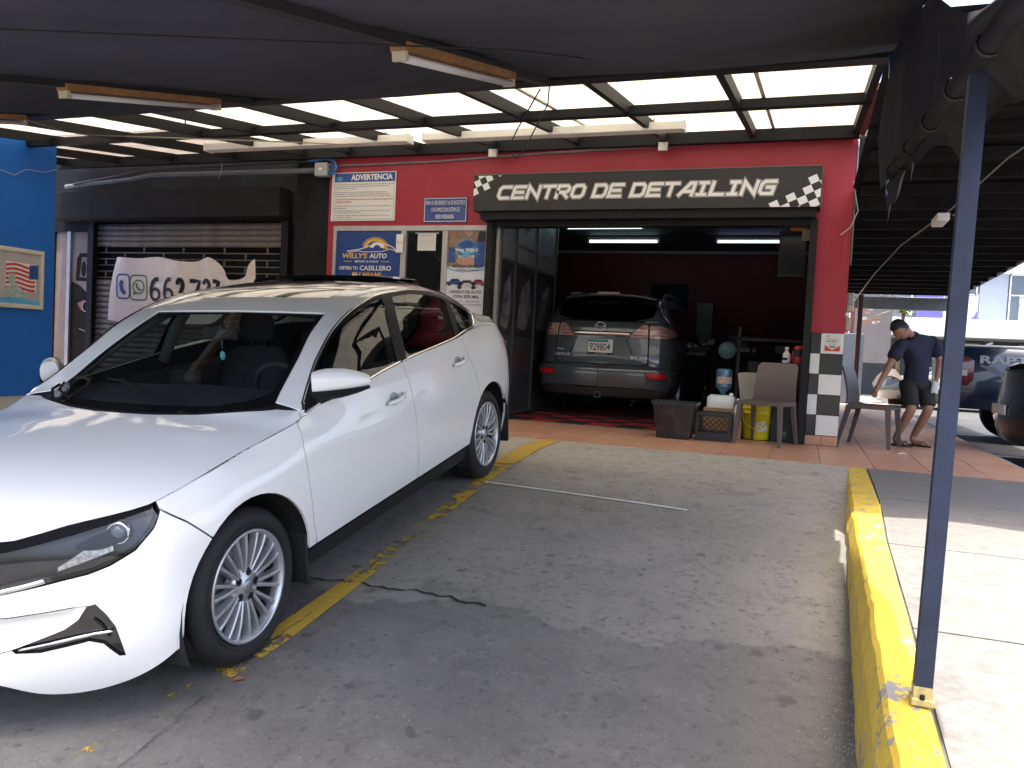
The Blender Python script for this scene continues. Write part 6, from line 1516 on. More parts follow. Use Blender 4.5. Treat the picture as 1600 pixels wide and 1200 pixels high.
# ------------------------------------------------------------------ dark SUV inside the bay
SUV = dict(
  plan=[(-.93,0),(-.90,.3),(-.80,.6),(-.62,.82),(-.42,.90),(0,.935),(.6,.942),(1.4,.942),(2.4,.948),(2.8,.950),(3.1,.950),(3.35,.940),(3.52,.905),(3.64,.82),(3.71,.66),(3.75,.45),(3.775,.22),(3.785,0)],
  insets=[(-1.5,[(.2,.06),(.4,0),(.7,0),(.9,.06),(1.0,.12)]),
          (-.3,[(.2,.05),(.4,0),(.7,0),(.9,.04),(1.02,.14)]),
          (.5,[(.25,.06),(.45,.0),(.75,0),(.92,.02),(1.02,.045),(1.15,.07)]),
          (2.6,[(.25,.06),(.45,.0),(.75,0),(.95,.01),(1.05,.03),(1.2,.07)]),
          (3.2,[(.28,.09),(.42,.02),(.5,0),(.62,0),(.69,.012),(.74,.025),(.95,.022),(1.08,.03),(1.2,.05),(1.3,.09)]),
          (3.7,[(.28,.09),(.38,.035),(.46,.017),(.54,.007),(.62,0),(.67,.004),(.705,.045),(.74,.06),(.85,.062),(1.0,.06),(1.10,.06),(1.2,.08),(1.3,.13)]),
          (4.9,[(.28,.09),(.38,.035),(.46,.017),(.54,.007),(.62,0),(.67,.004),(.705,.08),(.74,.10),(.85,.115),(1.0,.10),(1.10,.08),(1.2,.10),(1.3,.15)])],
  edge=[(-1.7,.86),(-.6,.93),(-.2,.98),(.4,1.03),(1.2,1.06),(2.4,1.11),(3.0,1.17),(3.35,1.25),(3.7,1.28),(5.2,1.285)],
  top=[(-.81,hoodrow(.90)),(-.7,hoodrow(.96)),(-.4,hoodrow(1.02)),(0,hoodrow(1.07)),(.3,hoodrow(1.11)),
       (.5,[None,('r',-.01,.012),('r',-.03,.02),('r',-.05,.03),(.76,1.09),(.4,1.16),(0,1.17)]),
       (.8,cabrow((.80,1.25),(.70,1.27),(.4,1.32),(0,1.33))),
       (1.2,cabrow((.73,1.50),(.63,1.54),(.35,1.57),(0,1.575))),
       (1.6,cabrow((.70,1.59),(.62,1.65),(.35,1.675),(0,1.68))),
       (2.2,cabrow((.70,1.60),(.63,1.675),(.35,1.70),(0,1.705))),
       (2.8,cabrow((.70,1.55),(.63,1.655),(.35,1.695),(0,1.70))),
       (3.15,cabrow((.70,1.48),(.63,1.61),(.35,1.67),(0,1.68))),
       (3.27,cabrow((.715,1.44),(.64,1.575),(.35,1.64),(0,1.65))),
       (3.42,cabrow((.76,1.37),(.68,1.47),(.37,1.515),(0,1.525))),
       (3.55,cabrow((.74,1.315),(.65,1.345),(.36,1.385),(0,1.39))),
       (3.62,[None,('f',.97,1.30),('f',.92,1.30),('f',.85,1.30),('f',.7,1.30),('f',.35,1.30),('f',0,1.305)])])
def build_suv():
    Mx = Matrix(((0, 1, 0, -2.455), (-1, 0, 0, 14.08), (0, 0, 1, 0.0), (0, 0, 0, 1))) @ Matrix.Rotation(math.radians(-1.2), 4, 'Z')
    root = thing('parked_suv', 'dark grey-blue SUV with clear tail lights parked nose-in inside the shop bay', 'car', matrix=Mx)
    b = Body(**SUV); c = CarBuilder(b, root)
    paint = mat('suv_paint', (.080, .098, .115), .22, .35, .05, 30, coat=1.0)
    black = MATS['black_trim']; win = glass('suv_glass', (.03, .035, .04), .9); chrome = MATS['chrome']
    rear = [i for i in range(len(b.A)) if b.Q[i, 0] > 3.0]
    def aR(s):
        i = min(rear, key=lambda k: abs(b.Q[k, 1]-s)); return float(b.A[i])
    E = lambda a0, a1, n: [(a0+(a1-a0)*k/n, b.edge(a0+(a1-a0)*k/n)) for k in range(n+1)]
    fa = arch(0, .42, .36, 16, .37); ra = arch(2.74, .42, .36, 16, .37)
    lampo = [(aR(.645), 1.078), (aR(.645), 1.245), (aR(.80), 1.245), (3.12, 1.20), (3.02, 1.16), (3.16, 1.11), (aR(.84), 1.075)]
    lampi = [(aR(.36), 1.078), (aR(.47), 1.19), (aR(.54), 1.252), (aR(.63), 1.248), (aR(.63), 1.078)]
    refl = [(aR(.60), .63), (aR(.63), .575), (aR(.68), .548), (aR(.83), .548), (aR(.875), .59), (aR(.86), .615), (aR(.80), .632)]
    for sg in (1, -1):
        P = [(.42, .36)]+[p for p in fa][::-1]
        side = [(-.9, .40)]+fa+ra+[(3.02, .68), (aR(.86), .70), (aR(.70), .70), (aR(.645), .74)]+[(aR(.645), 1.282)]+E(aR(.645), -.9, 30)
        c.side('body_side', paint, side, .07, [lampo], sgn=sg)
        c.side('sill', black, [(.42, .35), (2.32, .35), (2.32, .27), (.42, .27)], .1, sgn=sg)
        for L, nm in ((lampo, 'tail_light'), (lampi, 'tail_light')):
            c.side(nm, mat('tail_backing', (.72, .58, .55), .35, .2, .35, 25), L, .05, sgn=sg, off=-.028)
            c.side('tail_lens', glass('tail_cover', (.86, .80, .80), 1.0), L, .05, sgn=sg, off=.004)
            q = MB()
            for k in range(3):
                z = 1.11+.045*k; xs = [p[0] for p in L if abs(p[1]-z) < .1]
                a0 = min(p[0] for p in L)+.04; a1 = max(p[0] for p in L)-.03-.05*k
                c.tube_side([(a0+.02, z), (a1, z+.004)], .006, q, -.012, sg, 5)
            q.build('lamp_rib', mat('lamp_redrib', (.50, .16, .14), .3, .3, .3, 20), root, local=True)
        c.side('reflector', mat('reflector_red', (.55, .012, .02), .2, 0, .15, 80, coat=1), refl, .04, sgn=sg, off=.004)
        q = MB(); c.tube_side(refl+[refl[0]], .006, q, .002, sg, 5, 3); q.build('reflector_rim', black, root, local=True)
        dlo = [(.62, 1.0), (3.0, 1.0), (3.18, 2.2), (3.05, 2.95), (1.0, 2.95)]
        c.top('window_frame', black, dlo, .08, [[(.8, 1.2), (2.9, 1.2), (3.05, 2.2), (2.95, 2.75), (1.1, 2.75)]], both=False, sgn=sg)
        c.top('side_window', win, [(.8, 1.2), (2.9, 1.2), (3.05, 2.2), (2.95, 2.75), (1.1, 2.75)], .08, both=False, sgn=sg, off=-.004)
        rl = MB(); rl.tube([L3(p, sg) for p in [(3.05, .665, 1.60), (2.95, .66, 1.69), (2.6, .655, 1.715), (1.8, .65, 1.705), (1.45, .655, 1.66)]], [.012, .02, .022, .022, .012], 8); rl.build('roof_rail', mat('rail_grey', (.20, .21, .22), .35, .6, .1), root, local=True)
        m_ = MB(); m_.box(.80, .92, -sg*.98, -sg*1.13, 1.06, 1.20, .03); m_.box(.84, .88, -sg*.90, -sg*1.0, 1.07, 1.12); m_.build('door_mirror', paint, root, local=True)
        lin = [(-.9, .36)]+fa+ra+[(3.1, .35), (4.2, .35), (4.2, 1.25)]+E(aR(.3), -.9, 20)
        c.side('body_shell', MATS['shut_line_black'], [p for p in lin], .09, sgn=sg, off=-.03, gap=0)
        for cu in (0, 2.74):
            wl = MB(); rows = [[L3((cu+.43*math.cos(t), s_, .37+.43*math.sin(t)), sg) for t in np.linspace(-.3, PI+.3, 16)] for s_ in (.90, .62)]
            wl.grid(rows, True); wl.build('wheel_well', MATS['shut_line_black'], root, local=True)
    hatch = [(aR(.635), .755), (aR(.56), .722), (b.a1, .722), (b.a1, 1.284), (aR(.635), 1.282)]
    c.side('tailgate', paint, hatch, .05, [lampi], both=True)
    bump = [(3.02, .36), (3.10, .33), (aR(.6), .42), (b.a1, .42), (b.a1, .718), (aR(.56), .718), (aR(.64), .735), (aR(.70), .695), (aR(.86), .695), (3.02, .675)]+[p for p in ra[::-1] if p[0] > 2.99 and p[1] < .67]
    c.side('rear_bumper', paint, bump, .05, both=True)
    c.side('bumper_valance', mat('bumper_dark', (.045, .042, .042), .4, .1, .1, coat=.3), [(3.10, .325), (aR(.6), .415), (b.a1, .415), (b.a1, .30), (3.10, .30)], .06, both=True)
    c.top('bonnet', paint, [(-.80, 0), (.55, 0), (.6, 4), (.45, 6), (-.80, 6)], .1)
    c.top('roof', paint, [(.62, 0), (.62, 4.1), (1.25, 4.1), (1.25, 6), (3.27, 6), (3.27, 4.2), (3.60, 4.05), (3.60, 0)], .06, [[(.62, 1.0), (3.0, 1.0), (3.18, 2.2), (3.05, 2.95), (1.0, 2.95)]])
    c.top('rear_window', glass('rear_privacy', (.02, .022, .022), .55), [(3.275, 4.22), (3.605, 4.07), (3.618, 6), (3.275, 6)], .05, asp=4)
    c.top('window_backing', MATS['void_black'], [(3.0, 1.3), (3.0, 6), (3.605, 6), (3.60, 4.0)], .05, asp=4, off=-.05)
    c.top('windscreen', win, [(.55, 4.15), (1.23, 4.15), (1.23, 6), (.5, 6)], .08)
    sp = MB(); rows = []
    for (u, dz, o_) in ((3.10, .02, 0), (3.25, .035, 0), (3.44, .045, .10), (3.46, .025, .10), (3.30, -.01, 0)):
        r = []
        for s_ in np.linspace(-.63, .63, 17):
            base = 1.690-.055*abs(s_/.63)**2.4; r.append((u-.10*abs(s_/.63)**3, s_, base+dz-.03-(u-3.1)*.10))
        rows.append(r)
    sp.grid(rows, True); spo = sp.build('roof_spoiler', paint, root, local=True)
    q = MB(); q.box(3.425, 3.45, -.15, .15, 1.655, 1.685, .003); q.build('brake_light', mat('third_lamp', (.42, .28, .26), .3, .1, .4, 60), root, local=True)
    # garnish, emblem, plate
    def rp(s, w, off): p = b.side(aR(abs(s)), w, off); return (p[0], s, p[2])
    # (here s runs to the viewer's right)
    q = MB(); rows = [[rp(s, w, o_) for s in np.linspace(-.40+d, .40-d, 13)] for (w, o_, d) in ((1.150, .010, 0), (1.145, .030, .0), (1.115, .036, .02), (1.090, .018, .03), (1.085, .004, .035))]
    q.grid(rows, True); q.build('chrome_garnish', chrome, root, local=True)
    q = MB()
    for s0, s1 in ((.33, .42), (-.33, -.42)):
        q.tube([rp(s0, 1.07, .006), rp(s1, .86, .004)], .010, 6)
    q.build('garnish_leg', paint, root, local=True)
    q = MB(); ec = Vector(rp(-.02, 1.213, .012)); q.tube([ec+Vector((0, .068*math.cos(t), .055*math.sin(t))) for t in np.linspace(0, 2*PI, 29)[:-1]], .0065, 6, closed=True)
    q.tube([ec+Vector((.0, -.02, .045)), ec+Vector((0, -.042, -.012)), ec+Vector((0, .030, -.010)), ec+Vector((0, .055, .012))], .006, 6); q.build('emblem', chrome, root, local=True)
    q = MB(); q.box(3.70, 3.712, -.165, .165, .855, 1.045, .004); pl = q.build('number_plate', mat('plate_white', (.66, .66, .62), .45, 0, .05, 8), root, local=True)
    q = MB(); q.box(3.7122, 3.7135, -.16, .10, 1.003, 1.038); q.build('plate_band', mat('plate_teal', (.02, .20, .24), .45, 0, 0), root, local=True)
    q = MB(); text_mesh(q, '929804', (3.712, -.145, .892), (0, 1, 0), FZ, .098, .275, bold=.012, depth=.002); q.build('plate_number', ink, root, local=True)
    q = MB(); q.box(3.700, 3.718, -.172, .172, .842, .868, .003); q.build('plate_frame', black, root, local=True)
    q = MB(); text_mesh(q, 'AUTO CENTRO', (3.718, -.07, .849), (0, 1, 0), FZ, .012, .16, depth=.002); q.build('frame_lettering', MATS['channel_white'], root, local=True)
    def btxt(s_, sm, w, h, wd, nm, m_):
        q = MB(); p = Vector(rp(sm, w, .008)); r_ = Vector(rp(sm+.05, w, .008))-Vector(rp(sm-.05, w, .008)); text_mesh(q, s_, p, r_, FZ, h, wd, bold=.02, depth=.002, align='C'); q.build(nm, m_, root, local=True)
    sil = mat('letter_chrome', (.62, .63, .65), .35, .3, 0)
    btxt('LEXUS', -.52, .81, .036, .22, 'badge_lettering', sil); btxt('Premium', -.555, .885, .024, .10, 'badge_lettering', white); btxt('RX 350', .515, .80, .040, .215, 'badge_lettering', sil)
    q = MB(); q.box(3.55, 3.76, -.042, .042, .345, .355); q.box(3.55, 3.76, -.042, .042, .275, .285); q.box(3.55, 3.76, -.042, -.032, .285, .345); q.box(3.55, 3.76, .032, .042, .285, .345); q.build('tow_hitch', steelm if False else mat('hitch_steel', (.12, .115, .11), .5, .4, .2), root, local=True)
    q = MB(); q.box(3.3, 3.6, -.6, .6, .27, .33, .02); q.build('tow_bar', black, root, local=True)
    q = MB(); q.tube([(3.2, .42, .27), (3.50, .43, .25), (3.60, .44, .215)], .035, 12, caps=False); q.build('exhaust', mat('exhaust_rust', (.12, .065, .05), .6, .3, .4, 12), root, local=True)
    q = MB(); q.box(-.7, 3.5, -.70, .70, .26, .34); q.build('floor_pan', MATS['shut_line_black'], root, local=True)
    add_wheels(root, [(0, .86, .37), (2.74, .86, .37), (0, -.86, .37), (2.74, -.86, .37)], .37, .245, .235, 8, MATS['rubber_black'], MATS['alloy_silver'], MATS['dull_steel'], MATS['dull_steel'])
build_suv()
# ------------------------------------------------------------------ things in the bay
def lab(o, l, c, g=None): return tag(o, l, c, g)
bt = thing('workbench', 'long dark workbench with bottles along the back wall of the bay', 'bench', (-1.0, 15.9, 0))
q = MB(); q.box(-2.3, .2, 15.4, 16.3, .95, 1.02); q.build('top', mat('bench_dark', (.03, .03, .032), .6, 0, .2), bt)
q = MB(); q.box(-2.25, .15, 15.45, 16.3, .0, .949); q.build('cabinet', mat('bench_body', (.018, .018, .02), .6, 0, .2), bt)
q = MB(); q.box(-2.05, -1.75, 16.2, 16.58, 1.02, 1.95); lab(q.build('locker', mat('locker_grey', (.16, .165, .18), .5, 0, .1), None), 'pale grey locker by the back wall behind the dark SUV', 'locker')
q = MB(); q.box(-1.35, -1.0, 15.5, 15.8, 1.02, 1.32, .01); lab(q.build('carton', mat('carton_grey', (.20, .18, .18), .7, 0, .1)), 'grey carton standing on the bench by the back wall', 'carton')
q = MB(); q.box(-1.45, -.85, 15.45, 15.5, 1.022, 1.09); lab(q.build('paper_stack', MATS['paper']), 'white paper stack on the bench edge', 'papers')
q = MB(); q.box(-.52, -.28, 15.5, 15.8, 1.022, 1.26, .01); lab(q.build('white_box', mat('box_white', (.45, .45, .48), .6, 0, .05)), 'small white box on the right of the bench', 'box')
q = MB(); q.box(-3.05, -2.3, 16.56, 16.6, 1.45, 2.35); o = q.build('dark_window', mat('window_dark', (.008, .014, .018), .1, 0, 0, coat=1)); lab(o, 'dark glossy window in the red back wall above the SUV', 'window')
# cabinet row along the right inside wall with small things
sh = thing('storage_rack', 'black storage rack of dark gear along the right side of the bay', 'rack', (-.45, 12, 0))
for z in (.0, .55, 1.1):
    q = MB(); q.box(-.85, .33, 11.2, 13.8, z+.02, z+.06); q.build('shelf', MATS['bench_dark'], sh)
for (x_, y_) in ((-.84, 11.22), (-.84, 13.78), (.30, 11.22), (.30, 13.78)):
    q = MB(); q.box(x_-.02, x_+.02, y_-.02, y_+.02, 0, 1.3); q.build('upright', MATS['bench_dark'], sh)
random.seed(12)
for k in range(6):
    x_ = -.75+.42*(k % 3)+random.random()*.12; z_ = (.06, .61)[k//3]; s_ = random.uniform(.09, .17); q = MB(); q.box(x_, x_+s_, 11.3, 11.3+s_, z_, z_+s_*1.6, .012)
    lab(q.build('supply_box', mat('supply_%s' % ('black', 'brown', 'slate')[k % 3], [(.03, .03, .035), (.06, .035, .03), (.035, .045, .05)][k % 3], .6, 0, .2)), '%s supply box on the %s shelf of the black rack inside the bay' % (('near black', 'dark brown', 'dark slate')[k % 3], 'lower' if z_ < .3 else 'middle'), 'box', 'dark boxes on the rack')
q = MB(); q.lathe([(0, 0), (.11, .005), (.12, .05), (.10, .075), (0, .08)], (-.98, 11.19, .98), (0, -1, 0), 20); lab(q.build('teal_pad', mat('teal_plastic', (.10, .22, .23), .5, 0, .1)), 'round teal polishing pad hung inside the dark bay', 'pad')
# television on a bracket at the right jamb
tv = thing('television', 'black flat screen hung at the top right of the bay opening', 'television', (-.2, 9.5, 1.8))
q = MB(); q.box(-.345, -.055, 9.44, 9.50, 1.80, 2.30, .006); q.build('case', MATS['black_trim'], tv)
q = MB(); q.box(-.33, -.07, 9.436, 9.441, 1.82, 2.285); q.build('screen', MATS['screen_off'], tv)
q = MB(); q.box(-.22, -.18, 9.46, 9.5, 2.3, 2.9); q.build('bracket', darkm, tv)
q = MB(); q.box(-.235, -.05, 9.42, 9.55, 2.302, 2.395, .004); lab(q.build('orange_carton', mat('orange_card', (.40, .15, .035), .7, 0, .15)), 'small orange carton on top of the hanging black screen', 'carton')
q = MB(); q.box(-.115, -.03, 9.40, 9.412, 2.19, 2.315, .003); lab(q.build('beige_tag', mat('beige_plastic', (.34, .29, .20), .5, 0, .1)), 'small beige tag hanging beside the black screen', 'tag')
# ---- clutter at the bay mouth
bin_ = thing('waste_bin', 'black rectangular plastic tub with water streaks standing at the bay mouth', 'tub', (-1.24, 8.62, 0))
def taper(mb, x0, x1, y0, y1, z0, z1, k, r=.03, n=5):
    rows = []
    for (z, s_) in ((z0, 1-k), (z1, 1)):
        cx, cy = (x0+x1)/2, (y0+y1)/2; hx, hy = (x1-x0)/2*s_, (y1-y0)/2*s_; row = []
        for sx, sy, a0 in ((1, 1, 0), (-1, 1, PI/2), (-1, -1, PI), (1, -1, 1.5*PI)):
            for q_ in range(n): a = a0+PI/2*q_/(n-1); row.append((cx+sx*(hx-r)+r*math.cos(a), cy+sy*(hy-r)+r*math.sin(a), z))
        rows.append(row)
    return rows
binm = mat('bin_black', (.022, .021, .022), .32, 0, .3, 6, .05, 30, dirt=(.10, .075, .065), dscale=7, damt=.5)
q = MB(); R1 = taper(q, -1.47, -1.03, 8.42, 8.82, 0.004, .375, .22); q.grid(R1, True, True); q.add(R1[0], [tuple(range(20))])
R2 = taper(q, -1.46, -1.04, 8.43, 8.81, 0.02, .375, .2); q.grid(R2, True, True); q.add(R2[0], [tuple(range(20))]); q.build('tub_body', binm, bin_)
q = MB(); ro = taper(q, -1.485, -1.015, 8.405, 8.835, .352, .386, .01); ri_ = taper(q, -1.46, -1.04, 8.43, 8.81, .352, .386, .0); q.grid([ro[0], ro[1], ri_[1], ri_[0]], False, True); q.build('rim', binm, bin_)
q = MB()
for (x_, y_) in ((-1.32, 8.452), (-1.19, 8.452)): q.bar((x_+.01, y_+.022, .01), (x_, y_-.012, .35), .02, .012, (0, 1, 0))
q.build('rib', binm, bin_)
ck_ = thing('milk_crate', 'black plastic milk crate with an open lattice front beside the tub', 'crate', (-.85, 8.75, 0))
cm_ = mat('crate_black', (.016, .016, .018), .42, 0, .2, 8)
x0, x1, y0, y1 = -1.03, -.675, 8.57, 8.93
q = MB(); q.box(x0, x1, y0, y0+.012, .004, .085); q.box(x0, x1, y1-.012, y1, .004, .085); q.box(x0, x0+.012, y0+.012, y1-.012, .004, .085); q.box(x1-.012, x1, y0+.012, y1-.012, .004, .085); q.box(x0+.012, x1-.012, y0+.012, y1-.012, .01, .02); q.build('lower_band', cm_, ck_)
q = MB(); q.box(x0-.004, x1+.004, y0-.004, y0+.016, .255, .292, .004); q.box(x0-.004, x1+.004, y1-.016, y1+.004, .255, .292, .004); q.box(x0-.004, x0+.016, y0+.016, y1-.016, .255, .292); q.box(x1-.016, x1+.004, y0+.016, y1-.016, .255, .292); q.build('rim', cm_, ck_)
q = MB()
for (x_, y_) in ((x0, y0), (x1-.03, y0), (x0, y1-.03), (x1-.03, y1-.03)): q = MB(); q.box(x_, x_+.03, y_+.0005, y_+.0295, .086, .254); q.build('corner_post', cm_, ck_)
lat = MB()
for yy in (y0+.006, y1-.006):
    for k in range(-3, 7):
        xa = x0+.03+k*.06
        for d in (1, -1):
            p0 = [xa if d > 0 else xa+.17, .086]; p1 = [xa+.17 if d > 0 else xa, .254]
            def cx_(p, o_, lim): t = (lim-p[0])/(o_[0]-p[0]); return [lim, p[1]+(o_[1]-p[1])*t]
            lo_, hi_ = x0+.03, x1-.03
            if max(p0[0], p1[0]) < lo_ or min(p0[0], p1[0]) > hi_: continue
            for P, Q in ((p0, p1), (p1, p0)):
                if P[0] < lo_: P[:] = cx_(P, Q, lo_)
                if P[0] > hi_: P[:] = cx_(P, Q, hi_)
            lat.bar((p0[0], yy, p0[1]), (p1[0], yy, p1[1]), .006, .008, (0, 1, 0))
lo = lat.build('lattice', cm_, ck_)
q = MB(); q.add([(-.92+.05*math.cos(a)*r, 8.63+.03*math.sin(a*2), .03+.05*abs(math.sin(a*1.5))*r) for r in (1, .5) for a in np.linspace(0, 6, 9)], [(i, i+1, 9+i+1, 9+i) for i in range(8)], True); lab(q.build('rag', mat('rag_white', (.55, .55, .55), .9, 0, .1)), 'crumpled white rag lying in the black milk crate', 'rag')
cb = MB(); cb.box(-1.02, -.62, 9.12, 9.45, .004, .315, .004); cb.box(-.60, -.585, 9.1, 9.3, .2, .33)
lab(cb.build('cardboard_box', mat('cardboard', (.34, .20, .10), .8, 0, .15, 6)), 'brown cardboard box behind the milk crate', 'box')
jg = thing('water_jug', 'white translucent plastic jerrycan on the cardboard box', 'jug', (-.85, 9.3, .315))
q = MB(); R = taper(q, -1.0, -.70, 9.16, 9.42, .317, .43, -.0, .05); R3 = taper(q, -.97, -.73, 9.19, 9.39, .43, .455, 0, .05); q.grid([R[0], R[1], R3[1]], True, True); q.add(R3[1], [tuple(range(20))]); q.build('can', mat('jug_white', (.62, .66, .68), .35, 0, .05), jg)
q = MB(); q.lathe([(0, .035), (.022, .03), (.024, 0)], (-.74, 9.22, .452), n=14); q.build('cap', white, jg)
bw = thing('water_bottle', 'clear blue ribbed water bottle upside down above the white jerrycan', 'bottle', (-.84, 9.32, .45))
q = MB(); pr = [(.025, .0), (.03, .03), (.075, .08)]
for k in range(7): pr += [(.092, .085+.026*k), (.086, .098+.026*k)]
pr += [(.09, .27), (.075, .295), (0, .30)]
q.lathe(pr, (-.84, 9.32, .455), n=20); q.build('bottle_body', mat('bottle_blue', (.035, .13, .20), .12, 0, .3, 20, coat=.8), bw)
q = MB(); q.lathe([(.0935, .13), (.0935, .205)], (-.84, 9.32, .455), n=20, ang=2.0); q.xf(Matrix.Translation((-.84, 9.32, 0)) @ Matrix.Rotation(3.2, 4, 'Z') @ Matrix.Translation((.84, -9.32, 0))); q.build('label_print', mat('label_pink', (.45, .30, .28), .5, 0, .5, 40), bw)
sq = MB(); sq.lathe([(0, 0), (.035, .002), (.038, .12), (.030, .15), (.016, .18), (.014, .20), (.02, .205), (.018, .235), (0, .24)], (-.645, 9.0, .20), n=16); lab(sq.build('squeeze_bottle', white), 'small white squeeze bottle beside the yellow bucket', 'bottle')
bs_ = MB(); bs_.box(-.70, -.60, 8.95, 9.06, .004, .198, .004); lab(bs_.build('small_carton', MATS['cardboard']), 'narrow brown carton under the white squeeze bottle', 'carton')
# bucket
yb_ = thing('yellow_bucket', 'yellow plastic bucket with torn label and wire handle under the brown chair', 'bucket', (-.45, 9.2, 0))
ym = mat('bucket_yellow', (.62, .52, .015), .35, 0, .08, 5)
q = MB(); q.lathe([(.135, .006), (.145, .02), (.158, .28), (.166, .285), (.166, .295), (.160, .30), (.161, .33), (.170, .335), (.170, .35), (.162, .355), (.163, .385), (.172, .388), (.172, .402), (.158, .402), (.150, .30), (.135, .03), (0, .028)], (-.45, 9.2, 0), n=36); q.lathe([(0, .006), (.135, .006)], (-.45, 9.2, 0), n=36); q.build('bucket_body', ym, yb_)
q = MB(); q.tube([(-.45+.178*math.cos(a), 9.2-.10*abs(math.sin(a))-.10*math.sin(a)**2, .34-.21*math.sin(a)) for a in np.linspace(0, PI, 19)], .0045, 6); q.build('handle', mat('handle_yellow', (.55, .46, .05), .4, 0, 0), yb_)
q = MB(); rows = [[(-.45+r_*math.cos(a), 9.2+r_*math.sin(a), z+.012*math.sin(a*9+z*40)) for a in np.linspace(-1.55, -.75, 10)] for z, r_ in ((.10, .1495), (.16, .1520), (.22, .1545))]; q.grid(rows, True); q.build('torn_label', mat('label_torn', (.55, .52, .46), .7, 0, .3, 30, dirt=(.12, .12, .12), dscale=25, damt=.8), yb_)
# resin chairs
cm = mat('resin_brown', (.115, .092, .088), .42, 0, .06, 6, .04, 80)
def resin_chair():
    """chair faces local -y; seat .45 high"""
    t = thing('resin_chair', 'x', 'chair')
    q = MB(); rows = []
    for j in range(9):
        v = j/8; y = -.21+.42*v; z = .445-.018*math.sin(PI*v)+(.0 if v < .9 else .006)-(.02*(1-v/.12)**2 if v < .12 else 0)
        rows.append([(x_, y, z+.010*abs(x_/.21)**2) for x_ in np.linspace(-.225, .225, 9)])
    q.grid(rows, True); rows2 = [[(p[0]*.985, p[1], p[2]-.022) for p in r] for r in rows]; q.grid(rows2, True)
    q.grid([[r[0] for r in rows], [r[0] for r in rows2]], False); q.grid([[r[-1] for r in rows], [r[-1] for r in rows2]], False); q.grid([rows[0], rows2[0]], False); q.grid([rows[-1], rows2[-1]], False)
    q.build('seat', cm, t)
    q = MB(); rows = []
    for j in range(11):
        v = j/10; z = .445+.40*v; y = .20+.03*v+.10*v*v*.6+(.02*(1-v)**4); w_ = .222-.012*v-(.030*max(0, v-.9)/.1)
        rows.append([(x_, y+.018*(1-(x_/.22)**2), z-(.02*max(0, abs(x_/.22)-.8)*5*max(0, v-.85))) for x_ in np.linspace(-w_, w_, 9)])
    q.grid(rows, True); rows2 = [[(p[0], p[1]+.020, p[2]) for p in r] for r in rows]; q.grid(rows2, True); q.grid([[r[0] for r in rows], [r[0] for r in rows2]], False); q.grid([[r[-1] for r in rows], [r[-1] for r in rows2]], False); q.grid([rows[-1], rows2[-1]], False)
    q.build('backrest', cm, t)
    for sx in (-1, 1):
        for (y0, y1, x1) in ((-.185, -.225, .235), (.20, .30, .232)):
            q = MB(); rows = []
            for (f, w_, d_) in ((0, .034, .030), (.12, .026, .026), (1, .018, .018)):
                x_ = sx*(.205+(x1-.205)*f); y = y0+(y1-y0)*f; z = .44*(1-f)
                rows.append([(x_-w_*.8, y-d_, z), (x_+w_*.8, y-d_, z), (x_+w_*.8, y+d_, z), (x_-w_*.8, y+d_, z)])
            q.grid(rows, False, True); q.add(rows[-1], [(0, 1, 2, 3)]); q.build('leg', cm, t)
    for sx in (-1, 1):
        q = MB(); q.box(sx*.222-.012, sx*.222+.012, -.19, .21, .405, .448, .004); q.build('side_rail', cm, t)
    return t
ch1 = resin_chair(); ch1['label'] = 'brown resin chair in front of the yellow bucket, facing the drive'; ch1['group'] = 'brown resin chairs'
ch1.location = (-.345, 8.72, 0); ch1.rotation_euler = (0, 0, math.radians(-17))
ch2 = dup(ch1, 'brown resin chair turned sideways that the person leans over', 'brown resin chairs', (.735, 9.52, 0), math.radians(72))
wc_ = MB(); rows = [[(-.56+.16*math.sin(a)*(.6+.4*v), 9.62+.05*v, .30+.40*v+.02*math.cos(a)) for a in np.linspace(-1.4, 1.4, 7)] for v in np.linspace(0, 1, 6)]; wc_.grid(rows, True); wc_.box(-.70, -.42, 9.35, 9.62, .28, .31, .01)
for (x_, y_) in ((-.69, 9.36), (-.43, 9.36), (-.69, 9.6), (-.43, 9.6)): wc_.box(x_-.015, x_+.015, y_-.015, y_+.015, 0, .28)
lab(wc_.build('white_stool', mat('stool_offwhite', (.42, .40, .36), .5, 0, .08)), 'off-white plastic seat half hidden behind the brown chair', 'seat')
# things on a low cabinet by the jamb
lc = MB(); lc.box(-.32, .0, 9.28, 9.75, .0, .845, .006); lab(lc.build('low_cabinet', mat('cabinet_black', (.014, .014, .016), .55, 0, .2)), 'low black cabinet just inside the right jamb of the bay', 'cabinet')
sb = thing('spray_bottle', 'white spray bottle with black label on the low cabinet behind the chair', 'bottle', (-.19, 9.36, .847))
q = MB(); q.lathe([(0, 0), (.042, .0), (.044, .01), (.044, .085), (.036, .105), (.018, .125), (.015, .145), (.022, .147), (.02, .175), (0, .178)], (-.19, 9.36, .848), n=18); q.build('bottle_body', white, sb)
q = MB(); q.lathe([(.0445, .03), (.0445, .06)], (-.19, 9.36, .848), n=14, ang=1.6); q.xf(Matrix.Translation((-.19, 9.36, 0)) @ Matrix.Rotation(2.6, 4, 'Z') @ Matrix.Translation((.19, -9.36, 0))); q.build('label_print', ink, sb)
rc = MB(); rc.lathe([(0, 0), (.055, 0), (.057, .01), (.057, .17), (.045, .19), (.02, .20), (0, .2)], (-.065, 9.37, .847), n=18); lab(rc.build('red_tin', mat('red_tin_paint', (.40, .03, .03), .35, 0, .3, 20)), 'red and black tin beside the white spray bottle', 'tin')
rb2 = MB(); rb2.lathe([(.0575, .075), (.0575, .155)], (-.065, 9.37, .848), n=18); o = rb2.build('tin_band', ink); o.parent = bpy.data.objects['red_tin']
